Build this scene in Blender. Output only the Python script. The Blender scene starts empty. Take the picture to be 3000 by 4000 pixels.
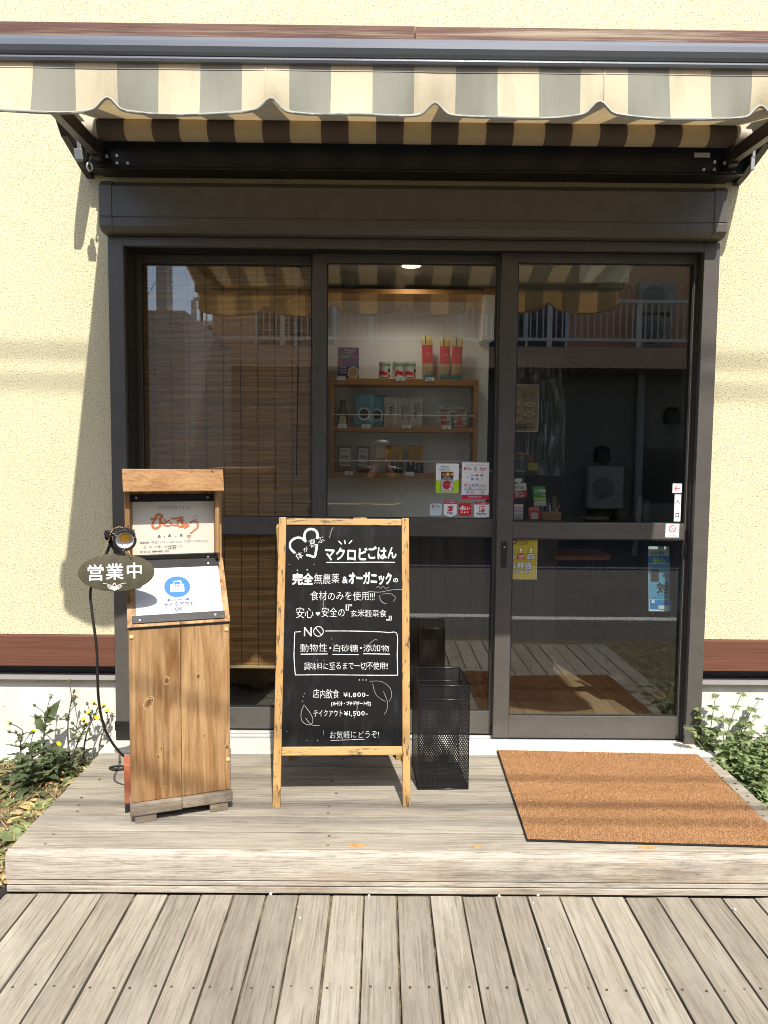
import bpy, math, random
from mathutils import Vector, Matrix
random.seed(7)
R = math.radians
SC = bpy.context.scene
COL = SC.collection

# ---------------------------------------------------------------- camera
CAM_POS = Vector((-0.1336, -3.2816, 1.2839))
YAW, PITCH, ROLL, FPX = 0.0049, 0.0707, 0.0089, 2850.0
cy_, sy_, cp_, sp_ = math.cos(YAW), math.sin(YAW), math.cos(PITCH), math.sin(PITCH)
FWD = Vector((sy_ * cp_, cy_ * cp_, -sp_))
_r = Vector((cy_, -sy_, 0)); _u = _r.cross(FWD)
RGT = _r * math.cos(ROLL) + _u * math.sin(ROLL)
UPV = _u * math.cos(ROLL) - _r * math.sin(ROLL)
cd = bpy.data.cameras.new('camera'); cam = bpy.data.objects.new('camera', cd); COL.objects.link(cam)
cd.sensor_fit = 'VERTICAL'; cd.sensor_height = 24.0; cd.lens = FPX / 4000.0 * 24.0
cd.clip_start = 0.01; cd.clip_end = 400.0
mw = Matrix((RGT, UPV, -FWD)).transposed().to_4x4(); mw.translation = CAM_POS
cam.matrix_world = mw
SC.camera = cam

# ---------------------------------------------------------------- light
SUN_TO = Vector((0.205, -1.0, 1.345)).normalized()
SUN_EL = math.asin(SUN_TO.z); SUN_ROT = math.atan2(SUN_TO.x, SUN_TO.y)
w = bpy.data.worlds.new('World'); SC.world = w; w.use_nodes = True
nt = w.node_tree; bg = nt.nodes['Background']
sky = nt.nodes.new('ShaderNodeTexSky'); sky.sky_type = 'NISHITA'; sky.sun_disc = False
sky.sun_elevation = SUN_EL; sky.sun_rotation = SUN_ROT; sky.dust_density = 1.5
nt.links.new(sky.outputs[0], bg.inputs[0]); bg.inputs[1].default_value = 0.15
sl = bpy.data.lights.new('sun', 'SUN'); sl.energy = 3.65; sl.angle = R(0.53); sl.color = (1.0, 0.95, 0.86)
so = bpy.data.objects.new('sun', sl); COL.objects.link(so)
so.rotation_euler = SUN_TO.to_track_quat('Z', 'Y').to_euler(); so.location = (2, -8, 12)
SC.view_settings.view_transform = 'Standard'; SC.view_settings.look = 'None'
SC.view_settings.exposure = 0.95; SC.view_settings.gamma = 1.0
SC.cycles.transparent_max_bounces = 24; SC.cycles.max_bounces = 10
SC.cycles.diffuse_bounces = 5; SC.cycles.glossy_bounces = 5
SC.cycles.sample_clamp_indirect = 6.0; SC.cycles.filter_width = 1.0

# ---------------------------------------------------------------- helpers
def ray(px, py):
    return FWD + RGT * ((px - 1500) / FPX) - UPV * ((py - 2000) / FPX)
def atY(px, py, y):
    d = ray(px, py); return CAM_POS + d * ((y - CAM_POS.y) / d.y)
def atZ(px, py, z):
    d = ray(px, py); return CAM_POS + d * ((z - CAM_POS.z) / d.z)
K = 1.8083
class Plane:
    """a flat surface of the scene with its own 2-D axes"""
    def __init__(s, O, U, V):
        s.O = Vector(O); s.U = Vector(U).normalized(); s.V = Vector(V).normalized(); s.N = s.U.cross(s.V)
    def hit(s, px, py):
        d = ray(px, py); t = (s.O - CAM_POS).dot(s.N) / d.dot(s.N); q = CAM_POS + d * t - s.O
        return q.dot(s.U), q.dot(s.V)
    def pt(s, u, v, n=0.0):
        return s.O + s.U * u + s.V * v + s.N * n
def zoom(x0, y0, x1, W=1659):
    k = (x1 - x0) / W
    return lambda a, b: (x0 + a * k, y0 + b * k)

WM = {}
def props(o, label=None, cat=None, group=None, kind=None, category=None):
    cat = cat or category
    if label: o['label'] = label
    if cat: o['category'] = cat
    if group: o['group'] = group
    if kind: o['kind'] = kind
    return o
def thing(name, label, cat, loc=(0, 0, 0), rotz=0.0, group=None):
    o = bpy.data.objects.new(name, None); COL.objects.link(o)
    o.empty_display_size = 0.05
    o.location = loc; o.rotation_euler = (0, 0, rotz)
    WM[o] = Matrix.Translation(Vector(loc)) @ Matrix.Rotation(rotz, 4, 'Z')
    return props(o, label, cat, group)
def dup(root, loc, rotz=0.0, label=None, scale=1.0):
    r = root.copy(); COL.objects.link(r); r.location = loc; r.rotation_euler = (0, 0, rotz); r.scale = (scale,) * 3
    if label: r['label'] = label
    def rec(a, b):
        for ch in [c for c in bpy.data.objects if c.parent == a]:
            c = ch.copy(); COL.objects.link(c); c.parent = b; rec(ch, c)
    rec(root, r)
    return r

class MB:
    """collects shapes in world coordinates and links them as ONE mesh"""
    def __init__(s): s.v = []; s.f = []; s.m = []; s.r = []; s.mi = 0; s.rnd = 0.0
    def add(s, vs, fs, mi=None, rnd=None):
        n = len(s.v); s.v += [Vector(p) for p in vs]
        for f in fs:
            s.f.append([i + n for i in f]); s.m.append(s.mi if mi is None else mi); s.r.append(s.rnd if rnd is None else rnd)
        return s
    def box(s, x0, x1, y0, y1, z0, z1, **k):
        vs = [(x, y, z) for z in (z0, z1) for y in (y0, y1) for x in (x0, x1)]
        return s.add(vs, [(0, 2, 3, 1), (4, 5, 7, 6), (0, 1, 5, 4), (2, 6, 7, 3), (0, 4, 6, 2), (1, 3, 7, 5)], **k)
    def obox(s, c, a, b, d, **k):
        c, a, b, d = map(Vector, (c, a, b, d))
        vs = [c + a * x + b * y + d * z for z in (-1, 1) for y in (-1, 1) for x in (-1, 1)]
        return s.add(vs, [(0, 2, 3, 1), (4, 5, 7, 6), (0, 1, 5, 4), (2, 6, 7, 3), (0, 4, 6, 2), (1, 3, 7, 5)], **k)
    def extrude(s, poly, vec, **k):
        n = len(poly); vec = Vector(vec); vs = [Vector(p) for p in poly] + [Vector(p) + vec for p in poly]
        fs = [tuple(range(n))[::-1], tuple(range(n, 2 * n))] + [(i, (i + 1) % n, n + (i + 1) % n, n + i) for i in range(n)]
        return s.add(vs, fs, **k)
    def poly(s, pts, **k): return s.add(pts, [tuple(range(len(pts)))], **k)
    def tube(s, pts, rad, n=8, cap=True, closed=False, **k):
        pts = [Vector(p) for p in pts]; N = len(pts)
        rads = rad if isinstance(rad, (list, tuple)) else [rad] * N
        vs = []; up = Vector((0.13, 0.31, 0.94))
        for i, p in enumerate(pts):
            if closed: t = pts[(i + 1) % N] - pts[i - 1]
            else: t = pts[min(i + 1, N - 1)] - pts[max(i - 1, 0)]
            if t.length < 1e-9: t = Vector((0, 0, 1))
            t.normalize(); a = up - t * up.dot(t)
            if a.length < 1e-3: a = t.orthogonal()
            a.normalize(); b = t.cross(a); up = a
            for j in range(n):
                q = 2 * math.pi * j / n; vs.append(p + (a * math.cos(q) + b * math.sin(q)) * rads[i])
        fs = []
        for i in range(N if closed else N - 1):
            for j in range(n):
                i2 = (i + 1) % N; fs.append((i * n + j, i * n + (j + 1) % n, i2 * n + (j + 1) % n, i2 * n + j))
        if cap and not closed: fs += [tuple(range(n))[::-1], tuple(range((N - 1) * n, N * n))]
        return s.add(vs, fs, **k)
    def lathe(s, prof, c, axis=(0, 0, 1), n=24, caps=(1, 1), **k):
        c = Vector(c); ax = Vector(axis).normalized(); a = ax.orthogonal().normalized(); b = ax.cross(a)
        vs = []; fs = []
        for (r, z) in prof:
            for j in range(n):
                q = 2 * math.pi * j / n; vs.append(c + ax * z + (a * math.cos(q) + b * math.sin(q)) * max(r, 1e-5))
        for i in range(len(prof) - 1):
            for j in range(n): fs.append((i * n + j, i * n + (j + 1) % n, (i + 1) * n + (j + 1) % n, (i + 1) * n + j))
        if caps[0]: fs.append(tuple(range(n))[::-1])
        if caps[1]: fs.append(tuple(range((len(prof) - 1) * n, len(prof) * n)))
        return s.add(vs, fs, **k)
    def grid(s, fn, nu, nv, mif=None, **k):
        vs = [fn(i / nu, j / nv) for j in range(nv + 1) for i in range(nu + 1)]; n = len(s.v); s.v += [Vector(p) for p in vs]
        for j in range(nv):
            for i in range(nu):
                a = j * (nu + 1) + i; s.f.append([n + a, n + a + 1, n + a + nu + 2, n + a + nu + 1])
                s.m.append(mif(i, j) if mif else k.get('mi', s.mi)); s.r.append(s.rnd)
        return s
    def ball(s, c, rx, ry=None, rz=None, nu=12, nv=8, jit=0.0, **k):
        ry = ry or rx; rz = rz or rx; c = Vector(c); vs = []; fs = []
        for j in range(nv + 1):
            for i in range(nu):
                t = math.pi * j / nv; q = 2 * math.pi * i / nu; g = 1 + random.uniform(-jit, jit)
                vs.append(c + Vector((rx * math.sin(t) * math.cos(q), ry * math.sin(t) * math.sin(q), rz * math.cos(t))) * g)
        for j in range(nv):
            for i in range(nu): fs.append((j * nu + i, (j + 1) * nu + i, (j + 1) * nu + (i + 1) % nu, j * nu + (i + 1) % nu))
        return s.add(vs, fs, **k)
    # flat shapes on a Plane
    def prect(s, P, u0, u1, v0, v1, n=0.0, r=0.0, th=0.0, **k):
        if r > 0:
            pts = []
            for (cu, cv, a0) in ((u1 - r, v1 - r, 0), (u0 + r, v1 - r, 90), (u0 + r, v0 + r, 180), (u1 - r, v0 + r, 270)):
                for i in range(6):
                    a = R(a0 + 18 * i); pts.append((cu + r * math.cos(a), cv + r * math.sin(a)))
        else: pts = [(u0, v0), (u1, v0), (u1, v1), (u0, v1)]
        return s.ppoly(P, pts, n, th, **k)
    def ppoly(s, P, pts, n=0.0, th=0.0, **k):
        q = [P.pt(u, v, n) for u, v in pts]
        if th: return s.extrude([p for p in q], P.N * -th, **k)
        return s.poly(q, **k)
    def pell(s, P, u, v, ru, rv, n=0.0, rot=0.0, seg=40, **k):
        c, sn = math.cos(rot), math.sin(rot); pts = []
        for i in range(seg):
            a = 2 * math.pi * i / seg; x, y = ru * math.cos(a), rv * math.sin(a); pts.append((u + x * c - y * sn, v + x * sn + y * c))
        return s.ppoly(P, pts, n, **k)
    def pstroke(s, P, pts, wd, n=0.0, wob=0.0, **k):
        m = len(pts); L = []; Rr = []
        for i, (u, v) in enumerate(pts):
            a = Vector(pts[max(i - 1, 0)]); b = Vector(pts[min(i + 1, m - 1)]); d = (b - a)
            d = d.normalized() if d.length > 1e-9 else Vector((1, 0)); q = Vector((-d.y, d.x)) * wd * 0.5 * (1 + random.uniform(-wob, wob))
            L.append((u + q.x, v + q.y)); Rr.append((u - q.x, v - q.y))
        vs = [P.pt(a, b, n) for a, b in L] + [P.pt(a, b, n) for a, b in Rr]
        return s.add(vs, [(i + m, i + m + 1, i + 1, i) for i in range(m - 1)], **k)
    def split(s, name, mats, parent=None, **k):
        """every connected piece becomes an object of its own"""
        par = list(range(len(s.v)))
        def find(i):
            while par[i] != i: par[i] = par[par[i]]; i = par[i]
            return i
        for f in s.f:
            a = find(f[0])
            for q in f[1:]: par[find(q)] = a
        groups = {}
        for fi, f in enumerate(s.f): groups.setdefault(find(f[0]), []).append(fi)
        out = []
        for g in groups.values():
            b = MB(); ix = {}
            for fi in g:
                for q in s.f[fi]:
                    if q not in ix: ix[q] = len(b.v); b.v.append(s.v[q])
                b.f.append([ix[q] for q in s.f[fi]]); b.m.append(s.m[fi]); b.r.append(s.r[fi])
            out.append(b.build(name, mats, parent, **k))
        return out
    def build(s, name, mats, parent=None, loc=None, bevel=0.0, smooth=0, **tags):
        if not isinstance(mats, (list, tuple)): mats = [mats]
        me = bpy.data.meshes.new(name)
        M = WM[parent] if parent is not None else Matrix.Translation(Vector(loc or (0, 0, 0)))
        I = M.inverted()
        me.from_pydata([I @ p for p in s.v], [], s.f)
        for m in mats: me.materials.append(m)
        me.polygons.foreach_set('material_index', s.m)
        if any(s.r):
            at = me.attributes.new('rnd', 'FLOAT', 'FACE'); at.data.foreach_set('value', s.r)
        if smooth:
            me.polygons.foreach_set('use_smooth', [True] * len(s.f)); me.set_sharp_from_angle(angle=R(smooth))
        me.update(); me.validate()
        o = bpy.data.objects.new(name, me); COL.objects.link(o)
        if parent is not None: o.parent = parent; WM[o] = WM[parent]
        else: o.location = loc or (0, 0, 0); WM[o] = M
        if bevel:
            b = o.modifiers.new('bevel', 'BEVEL'); b.width = bevel; b.segments = 2; b.limit_method = 'ANGLE'; b.angle_limit = R(35)
        return props(o, **tags)

# ---- lettering: glyph outlines of the built-in font as flat faces on a Plane
_gc = {}
def glyph(sx, bold):
    key = (sx, bold)
    if key not in _gc:
        c = bpy.data.curves.new('t', 'FONT'); c.body = sx; c.dimensions = '2D'; c.fill_mode = 'FRONT'; c.resolution_u = 2; c.offset = bold
        o = bpy.data.objects.new('t', c); COL.objects.link(o)
        dg = bpy.context.evaluated_depsgraph_get(); me = bpy.data.meshes.new_from_object(o.evaluated_get(dg))
        _gc[key] = ([(v.co.x, v.co.y) for v in me.vertices], [tuple(p.vertices) for p in me.polygons])
        bpy.data.objects.remove(o); bpy.data.curves.remove(c); bpy.data.meshes.remove(me)
    return _gc[key]
def layout(sx, bold, jit):
    if not jit: return glyph(sx, bold)
    vs, fs, x = [], [], 0.0
    for ch in sx:
        if ch == ' ': x += 0.45; continue
        gv, gf = glyph(ch, bold)
        if not gv: x += 0.5; continue
        wide = ord(ch) > 0x2E00; x0 = min(a for a, b in gv); x1 = max(a for a, b in gv)
        adv = 0.98 if wide else (x1 - x0) + 0.13; ofs = 0.0 if wide else -x0 + 0.05
        a = random.uniform(-jit, jit); g = 1 + random.uniform(-jit, jit) * 0.9; dy = random.uniform(-jit, jit) * 0.5
        c, sn = math.cos(a), math.sin(a); n = len(vs); mx = (x0 + x1) / 2
        for (p, q) in gv:
            p2, q2 = (p - mx) * g, (q - 0.35) * g
            vs.append((x + ofs + mx + p2 * c - q2 * sn, 0.35 + dy + p2 * sn + q2 * c))
        fs += [tuple(i + n for i in f) for f in gf]; x += adv
    return vs, fs
def text(mb, sx, P, u, v, w=None, h=None, bold=0.0, n=0.0006, rot=0.0, jit=0.0, mi=None):
    thick = max(bold, 0.0); vs, fs = layout(sx, min(bold, 0.0), jit)
    if not vs: return
    x0 = min(a for a, b in vs); x1 = max(a for a, b in vs); y0 = min(b for a, b in vs); y1 = max(b for a, b in vs)
    kx = w / (x1 - x0) if w else None; ky = h / (y1 - y0) if h else None
    kx = kx or ky; ky = ky or kx; c, sn = math.cos(rot), math.sin(rot)
    offs = [(0, 0)] if thick < .006 else [(thick, 0), (-thick, 0), (0, thick), (0, -thick)]
    for i, (ox, oy) in enumerate(offs):
        out = []
        for (a, b) in vs:
            p, q = (a + ox - (x0 + x1) / 2) * kx, (b + oy - (y0 + y1) / 2) * ky
            out.append(P.pt(u + p * c - q * sn, v + p * sn + q * c, n + i * 4e-5))
        mb.add(out, fs, mi=mi)
def textpx(mb, sx, P, z, a0, b0, a1, b1, **k):
    """text filling the box that those picture marks cover on the surface P"""
    am, bm = (a0 + a1) / 2, (b0 + b1) / 2
    u0, v0 = P.hit(*z(a0, bm)); u1, v1 = P.hit(*z(a1, bm)); _, vt = P.hit(*z(am, b0)); _, vb = P.hit(*z(am, b1))
    rot = math.atan2(v1 - v0, u1 - u0) if k.pop('tilt', False) else 0.0
    text(mb, sx, P, (u0 + u1) / 2, (vt + vb) / 2, w=math.hypot(u1 - u0, 0), h=vt - vb, rot=rot, **k)
def strokepx(mb, P, z, pts, wd, **k): mb.pstroke(P, [P.hit(*z(a, b)) for a, b in pts], wd, **k)
def smoothline(pts, n=6):
    out = []
    P = [Vector(p) for p in pts]
    for i in range(len(P) - 1):
        p0, p1, p2, p3 = P[max(i - 1, 0)], P[i], P[i + 1], P[min(i + 2, len(P) - 1)]
        for j in range(n):
            t = j / n; out.append(0.5 * ((2 * p1) + (p2 - p0) * t + (2 * p0 - 5 * p1 + 4 * p2 - p3) * t * t + (3 * p1 - p0 - 3 * p2 + p3) * t ** 3))
    out.append(P[-1]); return out

# ---------------------------------------------------------------- materials
def nodes(name):
    m = bpy.data.materials.new(name); m.use_nodes = True; t = m.node_tree
    return m, t, t.nodes['Principled BSDF']
def N(t, typ, **k):
    n = t.nodes.new(typ)
    for a, b in k.items():
        if a.startswith('i_'):
            key = a[2:]; key = int(key) if key.isdigit() else key
            n.inputs[key].default_value = b
        else: setattr(n, a, b)
    return n
def L(t, a, b): t.links.new(a, b)
def coords(t, scale=(1, 1, 1), rnd=True):
    tc = N(t, 'ShaderNodeTexCoord'); mp = N(t, 'ShaderNodeMapping'); mp.inputs['Scale'].default_value = scale
    if rnd:
        at = N(t, 'ShaderNodeAttribute', attribute_name='rnd'); ml = N(t, 'ShaderNodeVectorMath', operation='SCALE'); ml.inputs['Scale'].default_value = 1.0
        cx = N(t, 'ShaderNodeCombineXYZ'); 
        for i, kk in enumerate((17.3, 29.1, 11.7)):
            mm = N(t, 'ShaderNodeMath', operation='MULTIPLY'); mm.inputs[1].default_value = kk; L(t, at.outputs['Fac'], mm.inputs[0]); L(t, mm.outputs[0], cx.inputs[i])
        ad = N(t, 'ShaderNodeVectorMath', operation='ADD'); L(t, tc.outputs['Object'], ad.inputs[0]); L(t, cx.outputs[0], ad.inputs[1]); L(t, ad.outputs[0], mp.inputs[0])
    else: L(t, tc.outputs['Object'], mp.inputs[0])
    return mp.outputs[0]
def noise(t, vec, scale, detail=4, rough=0.55, dist=0.0):
    n = N(t, 'ShaderNodeTexNoise'); n.inputs['Scale'].default_value = scale; n.inputs['Detail'].default_value = detail
    n.inputs['Roughness'].default_value = rough; n.inputs['Distortion'].default_value = dist; L(t, vec, n.inputs['Vector']); return n.outputs['Fac']
def ramp(t, fac, stops):
    r = N(t, 'ShaderNodeValToRGB'); e = r.color_ramp.elements
    while len(e) < len(stops): e.new(0.5)
    for i, (p, c) in enumerate(stops):
        e[i].position = p; e[i].color = (*c, 1) if len(c) == 3 else c
    L(t, fac, r.inputs[0]); return r.outputs['Color']
def mixc(t, fac, a, b, mode='MIX'):
    m = N(t, 'ShaderNodeMix', data_type='RGBA', blend_type=mode)
    for s_, v in ((m.inputs[0], fac), (m.inputs[6], a), (m.inputs[7], b)):
        if isinstance(v, (int, float)): s_.default_value = v
        elif isinstance(v, tuple): s_.default_value = (*v, 1) if len(v) == 3 else v
        else: L(t, v, s_)
    return m.outputs[2]
def bump(t, b, h, strength=0.3, dist=0.01):
    n = N(t, 'ShaderNodeBump'); n.inputs['Strength'].default_value = strength; n.inputs['Distance'].default_value = dist
    L(t, h, n.inputs['Height']); L(t, n.outputs[0], b.inputs['Normal'])
_mc = {}
def pm(name, col, rough=0.5, metal=0.0, var=0.06, vs=9.0, bmp=0.0, bs=120.0, spec=0.5, emit=0.0):
    if name in _mc: return _mc[name]
    m, t, b = nodes(name); v = coords(t, rnd=False)
    f = noise(t, v, vs); c0 = tuple(c * (1 - var) for c in col); c1 = tuple(min(1, c * (1 + var)) for c in col)
    L(t, ramp(t, f, [(0.3, c0), (0.7, c1)]), b.inputs['Base Color'])
    b.inputs['Roughness'].default_value = rough; b.inputs['Metallic'].default_value = metal; b.inputs['Specular IOR Level'].default_value = spec
    if bmp: bump(t, b, noise(t, v, bs, 3), bmp, 0.003)
    if emit: b.inputs['Emission Color'].default_value = (*col, 1); b.inputs['Emission Strength'].default_value = emit
    _mc[name] = m; return m
def wood(name, light, dark, axis=0, g=14.0, stretch=0.05, third=None, tamt=0.5, fine=0.5, rough=0.75, dist=0.8, bmp=0.35, rv=0.25, tscale=4.0, lo=0.3, hi=0.7, fscale=9.0, tst=0.25, blot=0.0, crack=0.0):
    """planks: long stretched grain, fine fibres, patches of a third colour, each board its own tone"""
    m, t, b = nodes(name)
    sc = [1, 1, 1]; sc[axis] = stretch
    v = coords(t, tuple(sc)); f1 = noise(t, v, g, 5, 0.6, dist)
    col = ramp(t, f1, [(lo, dark), (hi, light)])
    sc2 = [1, 1, 1]; sc2[axis] = 0.03
    v2 = coords(t, tuple(sc2)); f2 = noise(t, v2, g * fscale, 3, 0.6)
    dk = ramp(t, f2, [(0.30, (0.45, 0.42, 0.4)), (0.5, (1, 1, 1))])
    col = mixc(t, fine, col, mixc(t, 1.0, col, dk, 'MULTIPLY'))
    if third:
        v3 = coords(t, tuple(tst if i == axis else 1 for i in range(3))); f3 = noise(t, v3, tscale, 6, 0.7, 0.4)
        mk = ramp(t, f3, [(0.5, (0, 0, 0)), (0.66, (tamt,) * 3)]); col = mixc(t, mk, col, third)
    if blot:
        f4 = noise(t, coords(t, tuple(0.45 if i == axis else 1 for i in range(3))), 6.5, 8, 0.75, 0.6)
        col = mixc(t, 1.0, col, ramp(t, f4, [(0.32, (1 - blot,) * 3), (0.52, (1, 1, 1)), (0.75, (1 + blot * .35,) * 3)]), 'MULTIPLY')
        f5 = noise(t, coords(t, tuple(0.12 if i == axis else 1 for i in range(3))), 95, 4, 0.7, 0.3)
        col = mixc(t, 1.0, col, ramp(t, f5, [(0.30, (1 - blot * 1.2,) * 3), (0.46, (1, 1, 1))]), 'MULTIPLY')
    if crack:
        f6 = noise(t, coords(t, tuple(0.022 if i == axis else 1 for i in range(3))), 150, 2, 0.5, 0.15)
        f7 = noise(t, coords(t, tuple(0.3 if i == axis else 1 for i in range(3))), 9, 3)
        ck = mixc(t, ramp(t, f7, [(0.42, (0, 0, 0)), (0.58, (1, 1, 1))]), ramp(t, f6, [(0.28, (1 - crack,) * 3), (0.36, (1, 1, 1))]), ramp(t, f6, [(0.36, (1 - crack,) * 3), (0.43, (1, 1, 1))]))
        col = mixc(t, 1.0, col, ck, 'MULTIPLY')
    at = N(t, 'ShaderNodeAttribute', attribute_name='rnd'); wn = N(t, 'ShaderNodeTexWhiteNoise', noise_dimensions='1D'); L(t, at.outputs['Fac'], wn.inputs['W'])
    mr = N(t, 'ShaderNodeMapRange'); mr.inputs['To Min'].default_value = 1 - rv; mr.inputs['To Max'].default_value = 1 + rv; L(t, wn.outputs['Value'], mr.inputs[0])
    sm = N(t, 'ShaderNodeVectorMath', operation='SCALE'); L(t, col, sm.inputs[0]); L(t, mr.outputs[0], sm.inputs['Scale'])
    L(t, sm.outputs[0], b.inputs['Base Color']); b.inputs['Roughness'].default_value = rough; b.inputs['Specular IOR Level'].default_value = 0.25
    bump(t, b, f2, bmp, 0.004); return m
def glassmat(name, f0=0.045, tint=(0.93, 0.95, 0.94), rough=0.0, wav=0.0):
    m, t, b = nodes(name); t.nodes.remove(b); out = t.nodes['Material Output']
    ge = N(t, 'ShaderNodeNewGeometry'); dt = N(t, 'ShaderNodeVectorMath', operation='DOT_PRODUCT'); L(t, ge.outputs['Incoming'], dt.inputs[0]); L(t, ge.outputs['Normal'], dt.inputs[1])
    ab = N(t, 'ShaderNodeMath', operation='ABSOLUTE'); L(t, dt.outputs['Value'], ab.inputs[0])
    om = N(t, 'ShaderNodeMath', operation='SUBTRACT'); om.inputs[0].default_value = 1.0; L(t, ab.outputs[0], om.inputs[1])
    pw = N(t, 'ShaderNodeMath', operation='POWER'); pw.inputs[1].default_value = 5.0; L(t, om.outputs[0], pw.inputs[0])
    fr = N(t, 'ShaderNodeMapRange'); fr.inputs['To Min'].default_value = f0; fr.inputs['To Max'].default_value = 1.0; L(t, pw.outputs[0], fr.inputs[0])
    tr = N(t, 'ShaderNodeBsdfTransparent'); tr.inputs[0].default_value = (*tint, 1)
    gl = N(t, 'ShaderNodeBsdfGlossy'); gl.inputs['Roughness'].default_value = rough
    if wav:
        bn = N(t, 'ShaderNodeBump'); bn.inputs['Strength'].default_value = wav; bn.inputs['Distance'].default_value = 0.05
        L(t, noise(t, coords(t, (2.2, 1, 0.5), False), 9.0, 3, 0.5, 0.8), bn.inputs['Height']); L(t, bn.outputs[0], gl.inputs['Normal'])
    mx = N(t, 'ShaderNodeMixShader'); L(t, fr.outputs[0], mx.inputs[0]); L(t, tr.outputs[0], mx.inputs[1]); L(t, gl.outputs[0], mx.inputs[2])
    L(t, mx.outputs[0], out.inputs['Surface']); return m
def fabric(name, dif, tra, amt=0.5, stain=0.0):
    m, t, b = nodes(name); t.nodes.remove(b); out = t.nodes['Material Output']; v = coords(t, rnd=False)
    weave = noise(t, v, 700, 2); big = noise(t, coords(t, (3, 1, 0.6), False), 7, 5, 0.65)
    c = mixc(t, 1.0, dif, ramp(t, weave, [(0.3, (0.9,) * 3), (0.7, (1, 1, 1))]), 'MULTIPLY')
    if stain: c = mixc(t, ramp(t, big, [(0.5, (0, 0, 0)), (0.75, (stain,) * 3)]), c, tuple(x * 0.55 for x in dif))
    d = N(t, 'ShaderNodeBsdfDiffuse'); L(t, c, d.inputs[0]); tl = N(t, 'ShaderNodeBsdfTranslucent'); tl.inputs[0].default_value = (*tra, 1)
    mx = N(t, 'ShaderNodeMixShader'); mx.inputs[0].default_value = amt; L(t, d.outputs[0], mx.inputs[1]); L(t, tl.outputs[0], mx.inputs[2]); L(t, mx.outputs[0], out.inputs['Surface'])
    return m

def stucco():
    m, t, b = nodes('stucco'); v = coords(t, rnd=False)
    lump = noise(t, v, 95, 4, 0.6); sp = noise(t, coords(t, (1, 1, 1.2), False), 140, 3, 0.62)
    big = noise(t, v, 2.2, 4)
    base = mixc(t, ramp(t, big, [(0.3, (0, 0, 0)), (0.75, (1, 1, 1))]), (0.67, 0.615, 0.41), (0.63, 0.575, 0.375))
    pit = ramp(t, sp, [(0.395, (1, 1, 1)), (0.435, (0, 0, 0))])  # dark specks colour in the shade inside the stucco's tiny pits
    pit_shade_amt = N(t, 'ShaderNodeMath', operation='MULTIPLY'); L(t, pit, pit_shade_amt.inputs[0]); pit_shade_amt.inputs[1].default_value = 0.66
    L(t, mixc(t, pit_shade_amt.outputs[0], base, (0.20, 0.155, 0.05)), b.inputs['Base Color'])
    b.inputs['Roughness'].default_value = 0.95; b.inputs['Specular IOR Level'].default_value = 0.1
    ad = N(t, 'ShaderNodeMath', operation='ADD'); L(t, lump, ad.inputs[0]); L(t, sp, ad.inputs[1]); bump(t, b, ad.outputs[0], 0.55, 0.006); return m
def concrete():
    m, t, b = nodes('concrete'); v = coords(t, rnd=False)
    big = noise(t, v, 5, 6, 0.65); pits = noise(t, v, 60, 2)
    c = ramp(t, big, [(0.3, (0.50, 0.49, 0.45)), (0.55, (0.66, 0.65, 0.60)), (0.75, (0.72, 0.71, 0.66))])
    c = mixc(t, ramp(t, pits, [(0.24, (0.8,) * 3), (0.29, (0, 0, 0))]), c, (0.17, 0.16, 0.13))
    L(t, c, b.inputs['Base Color']); b.inputs['Roughness'].default_value = 0.9; bump(t, b, pits, 0.3, 0.003); return m
def soil():
    m, t, b = nodes('soil'); v = coords(t, rnd=False); f = noise(t, v, 22, 8, 0.7)
    c = ramp(t, f, [(0.3, (0.05, 0.04, 0.02)), (0.5, (0.16, 0.12, 0.07)), (0.7, (0.30, 0.24, 0.13))])
    L(t, c, b.inputs['Base Color']); b.inputs['Roughness'].default_value = 1.0; bump(t, b, f, 0.8, 0.03); return m
def asphalt():
    m, t, b = nodes('asphalt'); v = coords(t, rnd=False); f = noise(t, v, 130, 3, 0.7); g = noise(t, v, 1.2, 5)
    c = ramp(t, f, [(0.3, (0.025, 0.024, 0.022)), (0.6, (0.10, 0.093, 0.083)), (0.75, (0.25, 0.235, 0.21))])
    c = mixc(t, 0.5, c, ramp(t, g, [(0.3, (0.04, 0.037, 0.033)), (0.7, (0.09, 0.083, 0.072))]))
    L(t, c, b.inputs['Base Color']); b.inputs['Roughness'].default_value = 0.85; bump(t, b, f, 0.5, 0.01); return m
def matfibre():
    m, t, b = nodes('mat_fibre'); v = coords(t, rnd=False); f = noise(t, v, 190, 3, 0.6); g = noise(t, coords(t, (0.6, 2.5, 1), False), 5, 4)
    c = ramp(t, f, [(0.28, (0.18, 0.083, 0.037)), (0.5, (0.42, 0.23, 0.11)), (0.72, (0.57, 0.35, 0.19))])
    c = mixc(t, 0.35, c, ramp(t, g, [(0.3, (0.34, 0.175, 0.08)), (0.7, (0.46, 0.26, 0.12))]))
    L(t, c, b.inputs['Base Color']); b.inputs['Roughness'].default_value = 1.0; b.inputs['Specular IOR Level'].default_value = 0.05; bump(t, b, f, 1.0, 0.012); return m
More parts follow.
